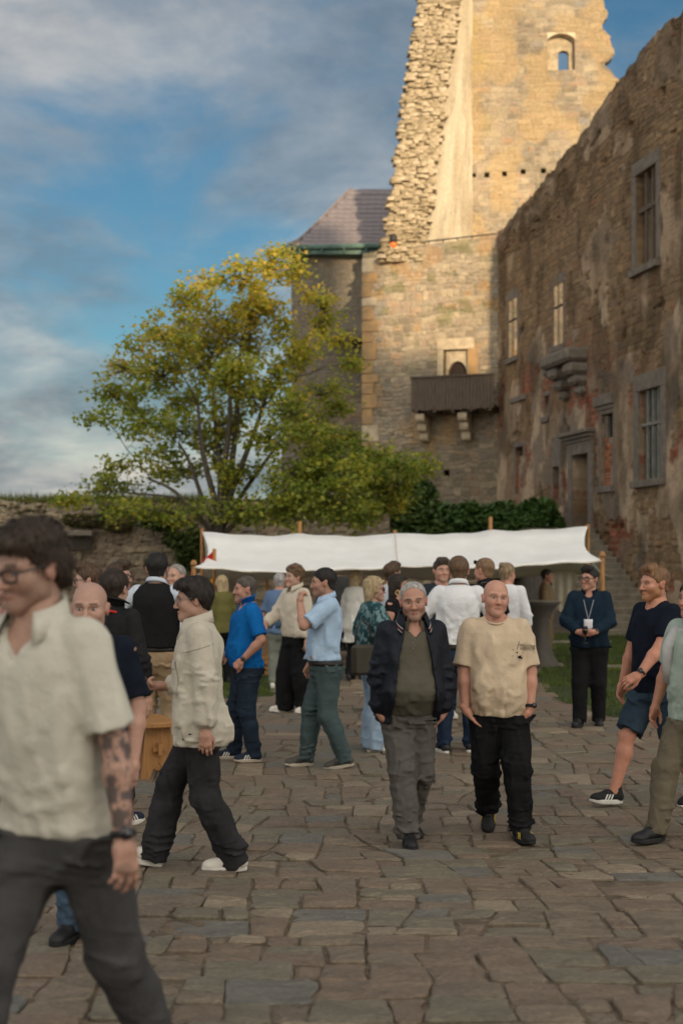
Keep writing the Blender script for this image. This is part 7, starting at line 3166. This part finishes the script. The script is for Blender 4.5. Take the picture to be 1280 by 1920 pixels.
# ---- 25 man in navy sweater with a wine glass
p25 = Fig(1104, 15.1, 1.79, -14, 'man with glasses in a navy sweater with a name badge and a glass', g=1.12, belly=.05, head=(-32, 0, 0), skin=(1.0, .80, .74))
p25.arms(('pos', (.075, -.285, 1.075), (1, .6, -.4)), ('pos', (-.105, -.285, 1.075), (-1, .6, -.4)))
p25.legs((.10, .06, 0), (-.10, -.12, 0), lyaw=6, ryaw=-16)
p25.hand('l', 'hold', palm=(-.3, .9, .2), dirv=(-1, -.15, -.1))
p25.hand('r', 'hold', palm=(.3, .9, .2), dirv=(1, -.15, -.1))
p25.build_body(beard=.25, brow=(.04, .03, .02))
p25.hair('quiff', MATS['black short hair'], 28, .008)
p25.glasses(M_BLACKF, r=.004)
NS = cloth('navy knit', (0.0095, 0.020, 0.034), var=.2)
t25 = p25.top('sweater', NS, 1.95, .885, .028, vneck=.05, seed=37, fold=.008, long_r=(.032, .022))
p25.collar(C_NAVY, t25)
p25.trousers(C_BLACK, fit=(.022, .03, .03), seed=38)
p25.shoes(SH_BLACK, SOLE_K)
p25.watch('l', M_WIRE, .93, out=(.3, -1, .3))
patch(t25, p25, 'name_badge', pm('badge card', (.60, .58, .60), .6, var=.06), 0.0, 1.15, .095, .13, .012, n=3)
mb = MB()
for sx in (-1, 1):
    mb.tube([snap(t25, (sx * .055 * (1 - t) + .0 * t, -1, 1.43 - .22 * t), (0, 1, 0), .004)[0] for t in np.linspace(0, 1, 8)], .005, 5)
mb.build('lanyard', pm('lanyard ribbon', (.30, .30, .33), .8), p25.root, True)
M_CLEAR, tcl, pcl = newmat('clear glass')
pcl.inputs['Transmission Weight'].default_value = 1.0
pcl.inputs['Roughness'].default_value = .02
pcl.inputs['IOR'].default_value = 1.3
pcl.inputs['Base Color'].default_value = (.93, .95, .94, 1)
wg = empty('wine_glass', at(1096, 1207, 14.78), 0, label='stemmed glass of pale wine held by the man in the navy sweater', cat='glass')
MB().lathe([(0, 0), (.033, .001), (.034, .003), (.006, .007), (.004, .02), (.004, .085), (.012, .095), (.026, .115), (.032, .14), (.031, .165), (.027, .195), (.025, .195), (.029, .165), (.030, .14), (.024, .117), (.0, .099)], 20).build('bowl', M_CLEAR, wg, True)
MB().lathe([(0, .1), (.023, .117), (.0285, .138), (.0285, .15), (0, .15)], 16).build('wine', pm('pale wine', (.60, .42, .08), .2), wg, True)

# ---- 26 ginger man in shorts
p26 = Fig(1228, 10.4, 1.90, -62, 'ginger bearded man in a navy t-shirt and denim shorts', g=1.05, head=(-8, 3, 0), skin=(1.05, .78, .68), sw=1.02)
p26.arms(('pos', (.22, -.34, 1.02), (.6, .9, -.5)), ('pos', (-.30, -.06, .90), (-.6, .8, 0)))
p26.legs((.09, .30, .02), (-.09, -.32, 0), lyaw=6, ryaw=-6, lp=16, rp=-4, drop=.04)
p26.hand('l', 'relaxed', palm=(-.5, .4, -.6), dirv=(-.35, -.75, -.35))
p26.build_body(beard=.8, beardcol=(.34, .15, .06), brow=(.30, .16, .08), bare_legs=True)
p26.hair('quiff', hairmat('ginger hair', (0.19, 0.10, 0.048)), 29, .007)
p26.top('t_shirt', C_NAVY, .78, .86, .018, neck=.070, seed=39, fold=.007)
p26.trousers(cloth('denim shorts cotton', (0.028, 0.045, 0.065), var=.25), name='shorts', short=.12, fit=(.024, .042, .03), seed=40, fold=.009)
p26.shoes(SHB, SOLE_W, stripes=WHITE_ST)
p26.watch('l', MATS['black rubber strap'], .93, out=(.6, -.5, .6), r=.032)

# ---- 27 man at the right edge
p27 = Fig(1302, 9.1, 1.82, -58, 'man in a sage shirt and khaki trousers at the right edge, sweater on shoulders', g=1.06, head=(0, 0, 0), skin=(.88, .66, .54))
p27.arms(('hang', .09, .07), ('pos', (-.30, -.06, .92), (-.6, .8, 0)))
p27.legs((.08, .27, .0), (-.07, -.30, 0), lyaw=4, ryaw=-4, drop=.04)
p27.hand('l', 'relaxed')
p27.build_body(brow=(.03, .02, .015))
p27.hair('short', MATS['dark brown hair'], 30)
t27 = p27.top('shirt', cloth('sage linen', (0.30, 0.36, 0.31), var=.08), .86, .845, .026, seed=41, fold=.010)
SW = cloth('pale grey knit', (.40, .40, .39), var=.08)
mb = MB()
pts = []
for a in np.linspace(-250, 70, 20):
    t = R(a)
    pts.append(p27.neck0 + np.array([.125 * math.cos(t), .01 + .10 * math.sin(t), -.005 - .05 * abs(math.cos(t)) - .03 * (math.sin(t) < 0)]))
mb.tube(pts, [.042 + .01 * math.sin(i * 1.9) for i in range(20)], 10)
for sg in (1, -1):
    mb.tube([p27.neck0 + np.array([sg * .10, -.08, -.03]), p27.w2(1.36, sg * .10, .05), p27.w2(1.24, sg * .11, .05), p27.w2(1.12, sg * .12, .05)], [.045, .04, .036, .030], 8)
mb.build('shoulder_sweater', SW, p27.root, True)
p27.trousers(cloth('olive khaki chino', (0.125, 0.105, 0.072), var=.12), fit=(.020, .028, .026), seed=42, fold=.011, stack=1.0)
p27.shoes(SH_BLACK, SOLE_K)

# ================================================================== FURNITURE
# pine trestle bench on the left
bp = at(296, 1455, 11.6)
bench = empty('stool', (bp.x, bp.y, -0.27), R(0), label='small pine trestle stool with wedged tenon behind the foreground man', cat='stool')
MB().box((-.20, 0, .475), (.66, .31, .045), None, .008).build('seat', M_PINE, bench)
for x in (0.0, -.42):
    out = [(-.155, 0), (-.075, 0), (-.04, .09), (0, .14), (.04, .09), (.075, 0), (.155, 0), (.105, .45), (-.105, .45)]
    mb = MB().prism([(p[0], p[1]) for p in out], x - .022, x + .022, 'x')
    mb.build('leg', M_PINE, bench, bevel=.004)
MB().box((-.20, 0, .26), (.60, .035, .10), None, .006).build('stretcher', M_PINE, bench)
MB().box((.06, 0, .26), (.03, .11, .035), None, .004).build('wedge', M_PINE, bench)
bench.rotation_euler.z = R(-68)

# cocktail table with stretch cover
ct = empty('cocktail_table', (at(1012, 1200, 23.0).x, 23.0, -0.27), label='cocktail table under a grey stretch cover near the awning', cat='table')
M_COVER = pm('grey stretch cover', (0.085, 0.075, 0.064), .9, var=.12)
prof = [(.30, 0.0), (.27, .06), (.17, .30), (.125, .55), (.15, .80), (.26, 1.02), (.36, 1.10), (.355, 1.115), (0, 1.118)]
n = 28
V, F = [], []
for r_i, z_i in prof:
    for k in range(n):
        t = 2 * PI * k / n
        q = abs(math.cos(2 * t)) if z_i < .9 else 1
        rr = r_i * (1 + (.32 * (q - .55) if z_i < .9 else 0) * (1 - z_i))
        V.append((rr * math.cos(t), rr * math.sin(t), z_i))
for i in range(len(prof) - 1):
    for k in range(n):
        k2 = (k + 1) % n
        F.append((i * n + k, i * n + k2, (i + 1) * n + k2, (i + 1) * n + k))
mobj('cover', mesh('cover', V, F, True), M_COVER, ct)
MB().lathe([(0, 1.119), (.36, 1.119), (.362, 1.128), (0, 1.13)], 28).build('top', pm('table top', (.30, .27, .22), .5), ct)

# stall things left under the awning: post with red and yellow pennants, crates
pole = empty('pennant_pole', (at(402, 1200, 21.0).x, 21.0, -0.27), label='wooden pole with red and yellow pennants under the awning end', cat='flag')
MB().tube([(0, 0, 0), (0, 0, 2.02)], .03, 8).build('pole', M_PINE, pole)
for k, (z0, cl, w_) in enumerate(((1.86, (.42, .03, .02), .17), (1.45, (.60, .27, .02), .15))):
    vv, ff = [], []
    for i in range(7):
        t = i / 6
        for s_ in (-1, 1):
            vv.append((-.02 - w_ * t, -.03 + .03 * math.sin(t * 5), z0 - .06 * t + s_ * .12 * (1 - t * .75)))
    for i in range(6):
        ff.append((2 * i, 2 * i + 2, 2 * i + 3, 2 * i + 1))
    o = mobj('pennant', mesh('pennant', vv, ff, True), cloth('pennant %d' % k, cl), pole)
    o.modifiers.new('t', 'SOLIDIFY').thickness = .004
dk = at(433, 1100, 28.5)
dr2 = empty('board', (dk.x, 28.5, -0.27), label='dark board leaning against the garden wall under the awning', cat='board')
for k in range(4):
    MB().box((-.3 + k * .2, 0, .85), (.19, .04, 1.7), None, .005).build('plank', M_OLDWOOD, dr2)


def crate(px, Y, z, label, w=.6, h=.16):
    p = at(px, 1200, Y)
    o = empty('crate', (p.x, Y, z), R(8), label=label, cat='crate', group='wooden crates behind the older man')
    for i in range(2):
        for j in range(2):
            MB().box((0, (j - .5) * .36, .035 + i * .08), (w, .02, .06), None, .004).build('slat', M_PINE, o)
            MB().box(((j - .5) * (w - .03), 0, .035 + i * .08), (.02, .34, .06), None, .004).build('slat', M_PINE, o)
    MB().box((0, 0, .006), (w - .02, .34, .012)).build('base', M_PINE, o)
    return o


crate(515, 21.5, -0.27, 'pine crate on the grass, lower of the two by the older man')
crate(513, 21.5, -0.10, 'pine crate stacked on top of the other by the older man', .55)
# slanted pole under the awning
sp = empty('leaning_pole', (at(655, 1180, 27).x, 27.0, -0.27), label='grey wooden pole leaning under the middle of the awning', cat='pole')
MB().tube([(0, 0, 0), (.55, .35, 1.75)], .035, 7).build('shaft', M_OLDWOOD, sp)
# stone edging in the lawn
for k, (px, py, w_) in enumerate(((1017, 1248, .7), (1163, 1252, .5), (1075, 1205, 1.6))):
    Y = 1.97 * FPX / (py - HOR)
    p = at(px, py, Y)
    o = MB().box((p.x, Y, -.255), (w_, .28, .05), Matrix.Rotation(R(-6 + 5 * k), 3, 'Z'), .012).build('flagstone', M_STEP)
    tag(o, ('long pale flagstone set in the lawn beside the bald man', 'short flagstone in the lawn right of the navy sweater', 'flagstone strip before the cocktail table')[k], 'flagstone', 'flagstones in the lawn')
